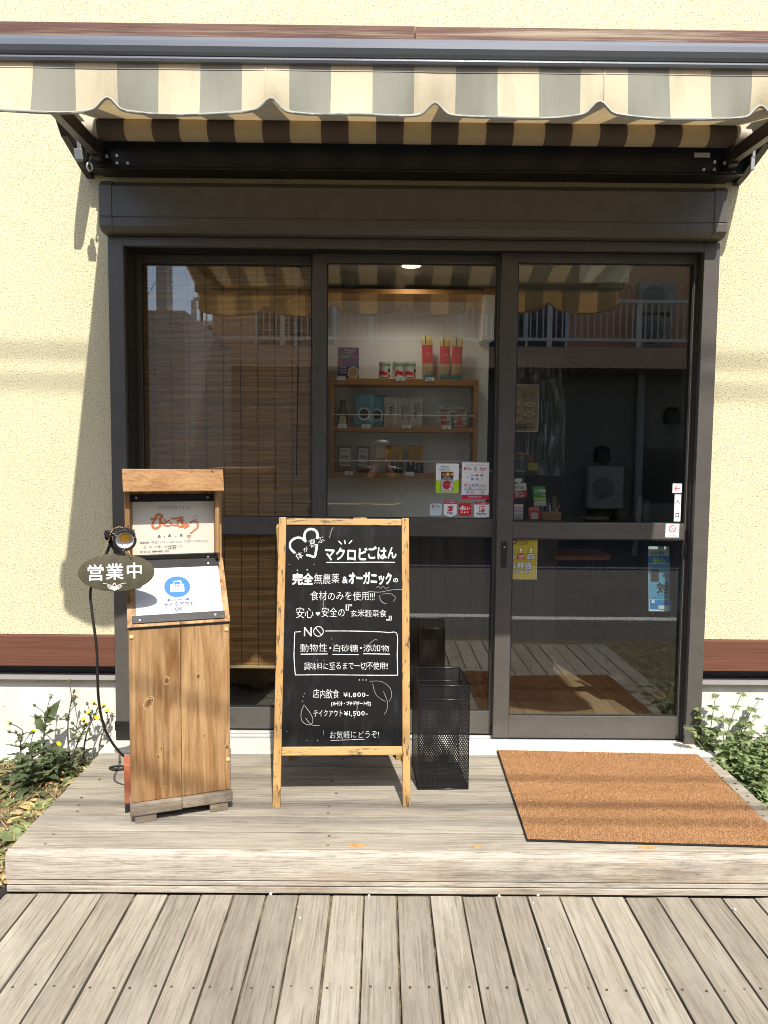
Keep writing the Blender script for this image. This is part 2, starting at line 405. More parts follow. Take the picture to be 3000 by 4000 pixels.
def flecked(name, light, mid, fleck, axis, amt=0.5, scale=34.0):
    """distressed paint-and-wood frame with dark flecks along the grain"""
    m, t, b = nodes(name); sc = [1, 1, 1]; sc[axis] = 0.13; v = coords(t, tuple(sc)); f = noise(t, v, scale, 6, 0.72, 0.3)
    sc[axis] = 0.05; g = noise(t, coords(t, tuple(sc)), 26, 4)
    c = ramp(t, g, [(0.3, mid), (0.7, light)])
    c = mixc(t, ramp(t, f, [(amt, (0, 0, 0)), (amt + 0.045, (0.92,) * 3)]), c, fleck)
    L(t, c, b.inputs['Base Color']); b.inputs['Roughness'].default_value = 0.6; bump(t, b, f, 0.3, 0.002); return m
def leafmat(name, c1, c2, tr):
    m, t, b = nodes(name); v = coords(t, rnd=True); f = noise(t, v, 30, 4)
    at = N(t, 'ShaderNodeAttribute', attribute_name='rnd'); c = mixc(t, at.outputs['Fac'], c1, c2)
    c = mixc(t, 1.0, c, ramp(t, f, [(0.3, (0.72,) * 3), (0.7, (1.15,) * 3)]), 'MULTIPLY')
    t.nodes.remove(b); out = t.nodes['Material Output']
    d = N(t, 'ShaderNodeBsdfPrincipled'); d.inputs['Roughness'].default_value = 0.55; d.inputs['Specular IOR Level'].default_value = 0.35; L(t, c, d.inputs['Base Color'])
    tl = N(t, 'ShaderNodeBsdfTranslucent'); tl.inputs[0].default_value = (*tr, 1); mx = N(t, 'ShaderNodeMixShader'); mx.inputs[0].default_value = 0.3
    L(t, d.outputs[0], mx.inputs[1]); L(t, tl.outputs[0], mx.inputs[2]); L(t, mx.outputs[0], out.inputs['Surface']); return m

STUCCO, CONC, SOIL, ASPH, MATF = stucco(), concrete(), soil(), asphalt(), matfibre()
GLASS = glassmat('window_glass', 0.092, (0.90, 0.92, 0.91))
BRONZE = pm('bronze_aluminium', (0.082, 0.075, 0.066), 0.42, 0.0, var=0.10, vs=16, bmp=.06, bs=40)
BRONZE_D = pm('dark_bronze', (0.035, 0.032, 0.03), 0.45, 0.2)
BLACKM = pm('black_metal', (0.014, 0.014, 0.015), 0.4, 0.3)
RUBBER = pm('black_rubber', (0.012, 0.012, 0.012), 0.55)
STEEL = pm('steel', (0.55, 0.54, 0.52), 0.3, 0.9)
ALU = pm('silver_aluminium', (0.62, 0.62, 0.60), 0.35, 0.6)
GREYBAR = pm('grey_front_bar', (0.185, 0.195, 0.212), 0.30, 0.45, var=0.08, vs=2)
WHITEP = pm('white_paper', (0.84, 0.84, 0.82), 0.6, var=0.02)
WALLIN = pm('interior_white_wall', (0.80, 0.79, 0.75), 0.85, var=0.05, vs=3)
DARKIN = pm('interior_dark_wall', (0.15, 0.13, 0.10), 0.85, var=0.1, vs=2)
CEIL = pm('interior_ceiling', (0.36, 0.34, 0.29), 0.9)
FLOORIN = wood('interior_floor_boards', (0.20, 0.145, 0.085), (0.13, 0.09, 0.05), axis=1, g=9, rv=0.15)
PLANKD = wood('dark_planks', (0.075, 0.045, 0.03), (0.03, 0.018, 0.012), axis=2, g=16, rough=0.6, rv=0.2)
SHELFW = wood('shelf_wood', (0.44, 0.215, 0.07), (0.32, 0.14, 0.04), axis=0, g=20, rough=0.5, fine=0.25, rv=0.0)
DECKX = wood('platform_boards', (0.345, 0.308, 0.248), (0.258, 0.225, 0.174), axis=0, crack=.28, g=30, stretch=0.05, third=(0.42, 0.39, 0.325), tamt=0.45, rv=0.08, dist=1.2, blot=0.2, tst=0.2, fine=.6, fscale=6)
FASCIA = wood('bleached_board', (0.50, 0.46, 0.39), (0.31, 0.265, 0.21), axis=0, g=30, stretch=0.07, third=(0.30, 0.19, 0.10), tamt=0.45, rv=0.05, dist=1.4, tscale=7, blot=0.35, fine=.8)
DECKY = wood('lower_deck_boards', (0.300, 0.266, 0.212), (0.228, 0.199, 0.153), axis=1, crack=.27, g=34, stretch=0.06, third=(0.385, 0.355, 0.295), tamt=0.45, rv=0.19, dist=1.5, blot=0.17, tst=0.3, fine=.55, fscale=5)
SILL = wood('pale_sill', (0.70, 0.66, 0.57), (0.56, 0.50, 0.40), axis=0, g=10, rv=0.02, fine=0.2)
BEAMU = wood('worn_brown_beam', (0.20, 0.11, 0.085), (0.085, 0.045, 0.035), axis=0, g=24, stretch=0.04, third=(0.46, 0.39, 0.28), tamt=0.62, dist=2.2, tscale=26, rv=0.1, tst=0.02)
BEAML = wood('brown_painted_board', (0.165, 0.068, 0.043), (0.115, 0.045, 0.028), axis=0, g=12, fine=0.3, rv=0.08, dist=1.5)
CEDAR = wood('cedar_panel', (0.425, 0.262, 0.125), (0.20, 0.09, 0.03), axis=2, g=10, stretch=0.06, third=(0.42, 0.285, 0.145), tamt=0.6, rv=0.08, dist=3.2, rough=0.55, tscale=3, fine=0.6, blot=.15, lo=.36, hi=.62)
CEDARX = wood('cedar_board', (0.43, 0.255, 0.12), (0.27, 0.13, 0.05), axis=0, g=19, stretch=0.05, rv=0.06, dist=1.6, rough=0.6)
GREYWD = wood('grey_plinth_wood', (0.30, 0.25, 0.19), (0.12, 0.09, 0.065), axis=0, g=24, rv=0.1)
# ================================================================ ground, road
m = MB()
def gfn(u, v):
    x = -9 + 18 * u; y = -2.45 + 2.5 * v
    z = -0.16 + 0.05 * max(0, min(1, (y + 1.2) / 1.2)) + random.uniform(-.012, .012)
    return (x, y, z)
m.grid(gfn, 180, 40); m.build('ground', SOIL, kind='structure', smooth=60)
m = MB(); m.box(-60, 60, -12.2, -2.4, -0.32, -0.22); m.box(-60, 60, -60, -12.2, -0.36, -0.26); m.build('road', ASPH, kind='structure')
WPAINT = pm('road_paint', (0.62, 0.61, 0.57), 0.8, var=0.25, vs=30)
m = MB(); m.box(-60, 60, -3.62, -3.48, -0.22, -0.216); m.box(-60, 60, -7.0, -6.88, -0.22, -0.216)
m.build('road_marking', WPAINT, kind='structure')

# ================================================================ the café building
B = thing('cafe_building', 'cream stucco cafe building with dark bronze sliding doors', 'building', (0, 0, -0.2))
m = MB()
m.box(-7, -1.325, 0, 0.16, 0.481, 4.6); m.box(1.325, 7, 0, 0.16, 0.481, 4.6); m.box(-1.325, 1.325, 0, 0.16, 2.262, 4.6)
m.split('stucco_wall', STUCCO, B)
m = MB()
m.box(-7, -1.3315, 0.012, 0.16, -0.35, 0.272); m.box(1.3315, 7, 0.012, 0.16, -0.35, 0.272); m.box(-1.3315, 1.3315, 0.02, 0.16, -0.35, -0.03)
m.split('concrete_foundation', CONC, B)
m = MB(); m.box(-7, -1.332, 0.05, 0.15, 0.29, 0.337); m.box(1.332, 7, 0.05, 0.15, 0.29, 0.337); m.split('ventilation_gap', RUBBER, B)
m = MB()
for a, b in ((-7, -1.332), (1.332, 7)):
    m.extrude([(a, 0.045, 0.289), (a, -0.022, 0.2865), (a, -0.022, 0.2765), (a, -0.018, 0.2765), (a, -0.018, 0.283), (a, 0.045, 0.285)], (b - a, 0, 0))
m.split('flashing', pm('grey_flashing', (0.42, 0.40, 0.38), 0.5, 0.4), B)
m = MB()
for a, b, q in ((-7, -1.332, .21), (1.332, 7, .57)): m.box(a, b, -0.024, 0.05, 0.339, 0.479, rnd=q)
m.split('lower_beam', BEAML, B, bevel=0.003)
m = MB(); m.box(-7, -0.005, -0.035, -0.002, 2.985, 3.132, rnd=.33); m.box(-0.002, 7, -0.035, -0.002, 2.985, 3.130, rnd=.71); m.split('upper_beam', BEAMU, B, bevel=0.003)
m = MB(); m.box(-7, 7, 0.161, 6.3, 4.4, 4.6); m.build('roof', CONC, B)  # unseen slab, added to keep sun out of the room below
# interior shell
IX0, IX1, IY1, IZ1 = -1.9, 1.95, 5.2, 2.24
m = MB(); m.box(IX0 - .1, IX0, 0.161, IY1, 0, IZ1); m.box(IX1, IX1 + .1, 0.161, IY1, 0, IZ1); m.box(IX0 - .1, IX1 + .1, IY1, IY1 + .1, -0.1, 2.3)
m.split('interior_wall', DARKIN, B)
m = MB(); m.box(IX0 - .1, IX1 + .1, 0.161, IY1 + .1, IZ1, IZ1 + .1); m.build('interior_ceiling', CEIL, B)
m = MB(); x = IX0
while x < IX1: m.box(x, min(x + .118, IX1), 0.165, IY1, -0.12, -0.0, rnd=random.random()); x += .12
m.build('floor', FLOORIN, kind='structure')
m = MB(); m.box(-1.88, 0.432, 0.62, 0.74, 0.93, 2.1175); m.build('partition_wall', WALLIN, B)
m = MB(); x = -1.88
while x < 0.42: m.box(x, min(x + .138, .43), 0.61, 0.74, 0.002, 0.929, rnd=random.random()); x += .14
m.build('partition_wainscot', PLANKD, B)

# ---- door frame: jambs, head, tracks, sill
m = MB()
m.box(-1.33, -1.262, -0.03, 0.159, 0.0, 2.245); m.box(1.272, 1.34, -0.03, 0.159, 0.0, 2.245)
m.box(-1.262, 1.272, -0.03, -0.005, 2.205, 2.245)
m.build('door_frame', BRONZE, B, bevel=0.002)
m = MB(); m.box(-1.262, 1.272, -0.004, 0.159, 2.222, 2.262)
for y in (0.022, 0.068, 0.112): m.box(-1.262, 1.272, y - .004, y + .004, 2.206, 2.222)
m.box(-1.262, -1.256, 0.0, 0.158, 0, 2.22); m.box(1.266, 1.272, 0.0, 0.158, 0, 2.22)
m.build('door_track', BRONZE_D, B)
m = MB(); m.box(-1.262, 1.272, 0.0, 0.159, -0.03, -0.012)
for y in (0.024, 0.070, 0.115): m.box(-1.262, 1.272, y - .003, y + .003, -0.012, -0.004)
m.build('threshold_rail', ALU, B)
for sx in (-1.0, 1.0):
    m = MB(); xa, xb = (-1.334, -1.254) if sx < 0 else (1.262, 1.344); m.box(xa, xb, -0.034, -0.02, 0.045, 0.088); m.box(xa + .004, xb - .004, -0.033, -0.02, 0.0, 0.043)
    xs = xa + .014 if sx < 0 else xb - .014
    for z in (.056, .077): m.lathe([(.005, 0), (.005, .003), (.0025, .004)], (xs, -0.034, z), (0, -1, 0), 12)
    m.build('frame_foot', BLACKM if sx < 0 else BRONZE, B, bevel=.0015)

def sash(x0, x1, gx0, gx1, y0, y1, zb, zm0, zm1, zt, seed):
    m = MB()
    m.box(x0, gx0, y0, y1, 0.0, 2.218); m.box(gx1, x1, y0, y1, 0.0, 2.218)
    m.box(gx0, gx1, y0 + .001, y1, 0.0, zb); m.box(gx0, gx1, y0 + .001, y1, zm0, zm1); m.box(gx0, gx1, y0 + .001, y1, zt, 2.218)
    d = m.build('sliding_door', BRONZE, B, bevel=0.0022)
    g = MB(); ym = (y0 + y1) / 2
    for a, b in ((zb, zm0), (zm1, zt)): g.box(gx0 - .004, gx1 + .004, ym - .003, ym + .003, a - .004, b + .004)
    g.split('glass_pane', GLASS, d)
    s = MB()
    for a, b in ((zb, zm0), (zm1, zt)):
        s.box(gx0, gx0 + .005, y0 + .004, ym - .0031, a, b); s.box(gx1 - .005, gx1, y0 + .004, ym - .0031, a, b)
        s.box(gx0 + .005, gx1 - .005, y0 + .004, ym - .0031, a, a + .004); s.box(gx0 + .005, gx1 - .005, y0 + .004, ym - .0031, b - .005, b)
    s.build('glazing_bead', RUBBER, d)
    return d
D_L = sash(-1.308, -0.395, -1.235, -0.456, 0.122, 0.152, 0.104, 0.932, 1.015, 2.172, 1)
D_M = sash(-0.447, 0.440, -0.384, 0.387, 0.078, 0.108, 0.110, 0.935, 1.018, 2.171, 2)
D_R = sash(0.398, 1.271, 0.470, 1.256, 0.030, 0.062, 0.106, 0.934, 1.007, 2.168, 3)
m = MB(); m.box(0.420, 0.446, 0.024, 0.0295, 0.80, 0.92); m.build('door_pull', RUBBER, D_R, bevel=.002)
m = MB(); m.lathe([(.004, 0), (.004, .003), (.002, .0035)], (0.433, 0.0235, 0.894), (0, -1, 0), 12); m.build('keyhole', pm('brass', (.75, .55, .25), .3, .9), D_R)
m = MB(); m.box(1.2585, 1.2675, 0.022, 0.0295, 0.85, 0.98); m.box(1.2575, 1.2665, 0.014, 0.022, 0.865, 0.915); m.build('door_pull', BLACKM, D_R, bevel=.0015)
m = MB(); m.box(.391, .4015, .066, .0775, 0.0, .04); m.build('draught_stop', BRONZE_D, D_M, bevel=.002)

# ---- shutter box above the door
SB = bpy.data.objects
m = MB(); prof = [(0.0, 2.458), (-0.072, 2.458), (-0.10, 2.432), (-0.10, 2.308), (-0.097, 2.306), (-0.097, 2.302), (-0.10, 2.300), (-0.10, 2.268), (-0.072, 2.248), (0.0, 2.248)]
m.extrude([(-1.283, y, z) for y, z in prof], (2.56, 0, 0))
sb = m.build('shutter_box', BRONZE, B)
for xa, xb in ((-1.337, -1.2835), (1.2775, 1.332)):
    m = MB(); m.extrude([(xa, y - .0035, z + (.003 if z > 2.4 else 0)) for y, z in prof], (xb - xa, 0, 0))
    for y, z in ((-.089, 2.2585),): m.lathe([(.004, 0), (.004, .002)], ((xa + xb) / 2, y, z), (0, -.58, -.81), 10)
    m.build('end_cap', BRONZE, sb, bevel=.002)

# ================================================================ platform step and lower deck
def screws(mb, pts, r=0.0055):
    for p in pts: mb.lathe([(r, -.002), (r, 0.0006), (r * .55, 0.0007), (r * .5, -.0004)], p, (0, 0, 1), 10)
SCREW = pm('rusty_screw', (0.10, 0.08, 0.065), 0.6, 0.4, var=.3, vs=60)
PX0, PX1 = -1.345, 1.325
P1 = thing('wooden_platform', 'weathered grey wooden platform step in front of the sliding doors', 'step', (0, -0.5, -0.14))
m = MB(); ys = [-0.846, -0.734, -0.628, -0.518, -0.409, -0.300, -0.189, -0.166]
for i in range(7): m.box(PX0 + random.uniform(-.003, .003), PX1 + random.uniform(-.003, .003), ys[i] + .0034, ys[i + 1] - .0034, -0.03, 0 + random.uniform(-.0012, .0012), rnd=random.uniform(.1, 1))
m.box(PX0, PX1, -0.95, -0.8502, -0.03, 0.0, rnd=.43)
m.build('deck_boards', DECKX, P1, bevel=0.002)
m = MB(); m.extrude([(PX0 - .004, y, z) for y, z in ((-.952, -.002), (-.958, -.0005), (-.970, -.004), (-.979, -.012), (-.983, -.024), (-.983, -.092), (-.952, -.092))], (PX1 - PX0 + .008, 0, 0), rnd=.2)
m.box(PX0 - .002, PX1 + .002, -.980, -.952, -.1120, -.0955, rnd=.6); m.box(PX0 - .002, PX1 + .002, -.981, -.952, -.1365, -.1155, rnd=.8)
m.build('front_board', FASCIA, P1, bevel=0.002)
m = MB(); m.box(PX0 + .02, PX1 - .02, -.951, -.17, -.19, -.032); m.build('frame_joist', BRONZE_D, P1)
m = MB(); pts = []
for xs in (-1.24, -.30, 1.29):
    for i in range(7):
        for dy in (.025, -.025):
            yy = (ys[i] + ys[i + 1]) / 2 + dy
            if i < 6 and random.random() < .62: pts.append((xs + random.uniform(-.02, .02), yy, 0))
    pts.append((xs, -.87, 0)); pts.append((xs, -.93, 0))
screws(m, pts); m.build('screw', SCREW, P1, kind='stuff')
ORPATCH = pm('bare_orange_wood', (0.46, 0.235, 0.08), 0.7, var=.25, vs=60)
for (px, py, rx, ry) in ((1392, 3302, .030, .0095), (1862, 3307, .017, .0075), (2527, 3310, .031, .0085)):
    c = atZ(px, py, 0); m = MB(); pl = Plane((c.x, c.y, 0.0016), (1, 0, 0), (0, 1, 0)); pts = []
    for i in range(28):
        a = 2 * math.pi * i / 28; k = 1 + random.uniform(-.16, .16); pts.append((rx * k * math.cos(a), ry * k * math.sin(a)))
    m.ppoly(pl, pts, 0, .002); m.build('bare_patch', ORPATCH, P1)
# pale sill in front of the door
m = MB(); m.box(-1.36, 1.36, -0.164, -0.002, -0.06, -0.001, rnd=.5); m.build('door_sill', SILL, B, bevel=.004)

P2 = thing('wooden_deck', 'lower weathered grey wooden deck of boards running toward the step', 'deck', (0, -1.6, -0.22))
m = MB(); sc = MB(); x = -1.2445 - .1068; i = 0; spts = []
ysc = atZ(1500, 3860, -.14).y
while x < 1.55:
    wv = random.uniform(-.001, .001)
    x0, x1 = x + .0033, x + .1068 - .0033
    for (ya, yb) in ((-1.62, -.984), (-2.25, -1.621)) if i % 3 == 1 else ((-2.25, -.984),):
        m.box(x0 + wv, x1 + wv, ya, yb, -.168, -.14 + random.uniform(-.0015, .0015), rnd=random.uniform(.1, 1))
    for dx in (.022, .082): spts.append((x + dx + random.uniform(-.006, .006), ysc + random.uniform(-.006, .006), -.139)); spts.append((x + dx, -1.02 + random.uniform(-.006, .006) - 1.0, -.139))
    x += .1068; i += 1
m.build('deck_boards', DECKY, P2, bevel=0.0022)
screws(sc, spts, .0037); sc.build('screw', SCREW, P2, kind='stuff')
m = MB()
for y in (-1.0, ysc, -2.2): m.box(-1.33, 1.54, y - .03, y + .03, -.24, -.17)
m.build('joist', BRONZE_D, P2)
PEB = pm('white_pebble', (0.62, 0.61, 0.58), 0.6)
pb = [(1058, 3490, .012), (1172, 3585, .007), (1442, 3498, .009), (1441, 3509, .005), (1950, 3500, .011), (2101, 3494, .012), (2082, 3527, .007), (2142, 3708, .010), (2870, 3553, .010), (1162, 3542, .004)]
for px, py, r in pb:
    c = atZ(px, py, -.137); m = MB(); m.ball(c + Vector((0, 0, .0)), r * .45, r * .62, r * .4, 8, 6, .18)
    props(m.build('pebble', PEB, loc=tuple(c), smooth=40), 'tiny white pebble lodged in a gap of the lower deck boards', 'pebble', 'white pebbles stuck between deck boards')

# ================================================================ awning
AW = thing('retractable_awning', 'striped cream and grey retractable awning over the sliding doors', 'awning', (0, 0, 2.5))
P_AW = 1.22
F_CR = fabric('awning_cream', (0.80, 0.72, 0.50), (0.46, 0.33, 0.17), 0.22, .45)
F_GR = fabric('awning_grey', (0.37, 0.365, 0.315), (0.10, 0.08, 0.055), 0.22, .2)
# stripe edges along x (two wider seam stripes, the others 0.113 wide)
edges = [-0.454 - .064, -0.454 + .064]
e = edges[1]
for k in range(7): e += .1127; edges.append(e)
e += .128; edges.append(e)
for k in range(9): e += .1127; edges.append(e)
e = edges[0]
for k in range(9): e -= .1127; edges.insert(0, e)
seam_i = edges.index(-0.454 - .064)
FX0, FX1 = -1.318, 1.332
def stripe(x):
    k = 0
    for i in range(len(edges) - 1):
        if edges[i] <= x < edges[i + 1]: k = i; break
    return 0 if (k - seam_i) % 2 == 0 else 1
xs = sorted([FX0, FX1] + [q for q in edges if FX0 < q < FX1])
def sub(xs, n):
    out = []
    for a, b in zip(xs, xs[1:]): out += [a + (b - a) * i / n for i in range(n)]
    return out + [xs[-1]]
RY, RZ, RR = -0.158, 2.636, 0.0415
FT = (RY - 0.01, RZ + RR - .002); FB = (-P_AW + .03, 2.372)
m = MB(); xx = sub(xs, 3)
for (a, b) in zip(xx, xx[1:]):
    s_ = stripe((a + b) / 2)
    for j in range(10):
        t0, t1 = j / 10, (j + 1) / 10; sag = lambda t: -.012 * math.sin(math.pi * t)
        g = lambda x, t: (x, FT[0] + (FB[0] - FT[0]) * t, FT[1] + (FB[1] - FT[1]) * t + sag(t))
        m.add([g(a, t0), g(b, t0), g(b, t1), g(a, t1)], [(0, 1, 2, 3)], mi=s_)
fab = m.build('canopy', [F_CR, F_GR], AW, smooth=40)
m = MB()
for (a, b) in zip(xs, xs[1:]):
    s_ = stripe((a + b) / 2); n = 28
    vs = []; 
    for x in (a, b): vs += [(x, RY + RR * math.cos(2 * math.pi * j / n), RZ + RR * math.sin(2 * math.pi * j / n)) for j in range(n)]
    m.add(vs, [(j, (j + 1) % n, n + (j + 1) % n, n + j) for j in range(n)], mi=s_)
m.build('roller', [fabric('shaded_roll_cream', (.44, .37, .25), (.1, .06, .02), .05), fabric('shaded_roll_grey', (.115, .095, .08), (.02, .02, .01), .05)], AW, smooth=50)  # roller's shade is in the colour: darker copies of the awning stripes
m = MB()
for x0, x1, r in ((FX0 - .03, FX0 - .001, RR - .003), (FX0 - .055, FX0 - .03, RR - .012), (FX1 + .001, FX1 + .022, RR - .003), (FX1 + .022, FX1 + .05, RR - .012)): m.lathe([(r, 0), (r, x1 - x0)], (x0, RY, RZ), (1, 0, 0), 24)
m.split('roller_cap', pm('cap_beige', (.34, .29, .22), .5), AW, smooth=40)
# front bar
m = MB(); prof = [(-P_AW + .035, 2.415), (-P_AW - .004, 2.418), (-P_AW - .020, 2.411), (-P_AW - .027, 2.398), (-P_AW - .027, 2.384), (-P_AW - .021, 2.372), (-P_AW - .014, 2.3665), (-P_AW - .010, 2.3660), (-P_AW - .010, 2.3615), (-P_AW - .017, 2.361), (-P_AW - .020, 2.355), (-P_AW - .017, 2.349), (-P_AW - .008, 2.3475), (-P_AW + .035, 2.350)]
m.extrude([(-1.325, y, z) for y, z in prof], (2.67, 0, 0)); m.build('front_bar', GREYBAR, AW, smooth=25)
m = MB()
for x in (-1.329, 1.3455): m.extrude([(x, y * 1.0, z) for y, z in prof], (.004, 0, 0))
m.split('bar_end_cap', BLACKM, AW)
# scalloped valance
peaks = [-1.425, -.9115, -.398 - 0.0, .1155, .629, 1.1425]
peaks = [atY(q, 390, -P_AW).x for q in (420, 1058, 1699, 2339, 2974)]
dxp = (peaks[-1] - peaks[0]) / 4; peaks = [peaks[0] - dxp] + peaks + [peaks[-1] + dxp]
ZT, ZLOW, ZPK = 2.3485, 2.208, 2.2615
def zbot(x):
    t = ((x - peaks[0]) / dxp) % 1.0; d = min(t, 1 - t)
    bell = math.exp(-(d / .058) ** 2.6); wide = max(0, 1 - d / .5) ** 1.9
    return ZLOW + (ZPK - ZLOW) * (0.46 * bell + 0.54 * wide)
def vy(x, t):
    ph = (x - peaks[0]) / dxp * 2 * math.pi
    return -P_AW - .006 + .014 * t * math.cos(ph) * t - .010 * t + .006 * math.sin(x * 7.1 + 1) * t + .004 * math.sin(x * 19 + t * 2) * t
m = MB(); xx = sub(xs, 12)
for (a, b) in zip(xx, xx[1:]):
    s_ = stripe((a + b) / 2)
    for j in range(6):
        g = lambda x, t: (x, vy(x, t), ZT + (zbot(x) - ZT) * t)
        m.add([g(a, j / 6), g(b, j / 6), g(b, (j + 1) / 6), g(a, (j + 1) / 6)], [(0, 1, 2, 3)], mi=s_)
V_CR = fabric('valance_cream', (0.74, 0.665, 0.475), (0.72, 0.37, 0.12), 0.30, .55); V_GR = fabric('valance_grey', (0.325, 0.325, 0.27), (0.36, 0.20, 0.08), 0.24, .35)
val = m.build('valance', [V_CR, V_GR], AW, smooth=60)
m = MB(); m.tube([(x, vy(x, 1), zbot(x) - .001) for x in sub(xs, 12)], .0042, 6); m.build('piping', pm('valance_piping', (.30, .30, .26), .7), val, smooth=60)
m = MB()
for (a, b) in zip(xx, xx[1:]): m.obox(((a + b) / 2, vy((a + b) / 2, .07) - .0012, ZT - .0155), ((b - a) / 2, 0, 0), (0, .0006, 0), (0, 0, .0006))
m.build('stitching', pm('stitch', (.22, .2, .17), .8), val)
for xc in (-0.454, .4629):
    m = MB(); m.tube([(xc, vy(xc, j / 8) - .0012, ZT + (zbot(xc) - ZT) * j / 8) for j in range(9)], .0016, 5); m.build('seam', pm('seam_tone', (.50, .44, .32), .8), val)
# back rail, brackets, arms
m = MB(); m.box(-1.352, 1.362, -.10, -.002, 2.503, 2.650); m.box(-1.352, 1.362, -.106, -.1, 2.512, 2.52)
m.build('back_rail', BLACKM, AW, bevel=.002)
for sx in (-1, 1):
    x0 = -1.425 if sx < 0 else 1.395; x1 = x0 + .032
    m = MB(); pr = [(-.002, 2.495), (-.06, 2.505), (-.26, 2.565), (-.31, 2.61), (-.31, 2.67), (-.26, 2.70), (-.10, 2.70), (-.002, 2.68)]
    m.extrude([(x0, y, z) for y, z in pr], (x1 - x0, 0, 0))
    m.build('bracket', BLACKM, AW, bevel=.003)
    m = MB(); xi, xo = (-1.3935, -1.3525) if sx < 0 else (1.3625, 1.3945); m.box(xi, xo, -.095, -.004, 2.51, 2.60); m.build('bracket_web', BLACKM, AW)
    xm = -1.372 if sx < 0 else 1.383
    m = MB()
    for dx, z in ((.055, 2.555), (.055, 2.525), (.012, 2.552), (.10, 2.524)):
        m.lathe([(.007, 0), (.007, .004), (.004, .006)], (xm + (.06 + dx if sx < 0 else -.06 - dx), -.101, z), (0, -1, 0), 12)
    m.split('bolt', STEEL, AW, smooth=30)
    # extended arm
    a0 = Vector((sx * 1.322, -.185, 2.555)); a1 = Vector((sx * 1.16, -P_AW + .02, 2.372)); d = (a1 - a0).normalized(); up = Vector((0, 0, 1)); upp = (up - d * up.dot(d)).normalized()
    m = MB(); m.obox((a0 + a1) / 2, d * ((a1 - a0).length / 2), Vector((.017, 0, 0)), upp * .026); m.obox(a0 + Vector((0, .01, -.004)), Vector((.024, 0, 0)), Vector((0, .034, 0)), Vector((0, 0, .018)))
    m.lathe([(.020, 0), (.020, .075), (.012, .08)], a0 + Vector((0, .03, -.035)), (0, 0, 1), 16)
    m.build('folding_arm', pm('arm_dark', (.03, .027, .025), .45, .3), AW, bevel=.003)
# crank eye under the left bracket, latch lever under the right one
m = MB(); c = atY(351, 652, -.17); m.tube([(c.x + .0075 * math.cos(a) * 1.0, c.y + .010 * math.cos(a), c.z + .016 * math.sin(a)) for a in [2 * math.pi * i / 20 for i in range(20)]], .0042, 8, closed=True)
m.tube([(c.x, c.y, c.z + .016), (c.x - .003, c.y + .02, c.z + .045), (c.x - .004, c.y + .05, c.z + .06)], .005, 8); m.build('crank_eye', STEEL, AW, smooth=50)
m = MB(); c = atY(309, 605, -.24); m.obox(c, (.017, 0, 0), (0, .010, 0), (-.003, 0, .024)); m.obox(c + Vector((.002, .0, .038)), (.009, 0, 0), (0, .008, 0), (-.001, 0, .018)); m.build('tilt_adjuster', pm('grey_casting', (.13, .13, .13), .45, .5), AW, bevel=.004)
m = MB(); c = atY(2939, 640, -.22); m.obox(c, (.008, 0, 0), (0, .006, 0), (.001, 0, .026)); m.obox(c + Vector((.002, 0, .05)), (.006, 0, 0), (0, .008, 0), (0, 0, .028)); m.build('tilt_adjuster', pm('grey_casting2', (.30, .30, .31), .45, .4), AW, bevel=.003)
pl = Plane((1.215, -.1012, 2.584), (1, 0, 0), (0, 0, 1)); m = MB(); m.prect(pl, -.033, .033, -.0095, .0095, .001, th=.001)
tg = m.build('rating_label', pm('label_grey', (.55, .54, .50), .5), AW)
m = MB(); text(m, 'PART NO.', pl, -.01, .005, h=.004, n=.0016); text(m, '1113 - 3067', pl, 0, -.003, h=.005, n=.0016); m.build('label_print', RUBBER, tg)
# ================================================================ menu stand (rotated about 19.6 degrees)
O = Vector((-1.0015, -0.79, 0)); EU = Vector((0.942, 0.335, 0)).normalized(); EV = Vector((-EU.y, EU.x, 0)); EW = Vector((0, 0, 1))
ST = thing('menu_stand', 'tall wooden menu stand with a hood and two sheets, left of the chalkboard', 'menu stand', tuple(O))
def S(u, v, w): return O + EU * u + EV * v + EW * w
def sbox(mb, u0, u1, v0, v1, w0, w1, **k):
    c = S((u0 + u1) / 2, (v0 + v1) / 2, (w0 + w1) / 2); mb.obox(c, EU * ((u1 - u0) / 2), EV * ((v1 - v0) / 2), EW * ((w1 - w0) / 2), **k)
z1 = zoom(250, 1750, 1000)
z2 = zoom(0, 2350, 1000)
SW = 0.345
m = MB(); sbox(m, 0, .1725, 0, .018, .072, .690, rnd=.3); sbox(m, .1735, SW, 0, .018, .072, .692, rnd=.72)
fp = m.build('front_panel', CEDAR, ST, bevel=.0025)
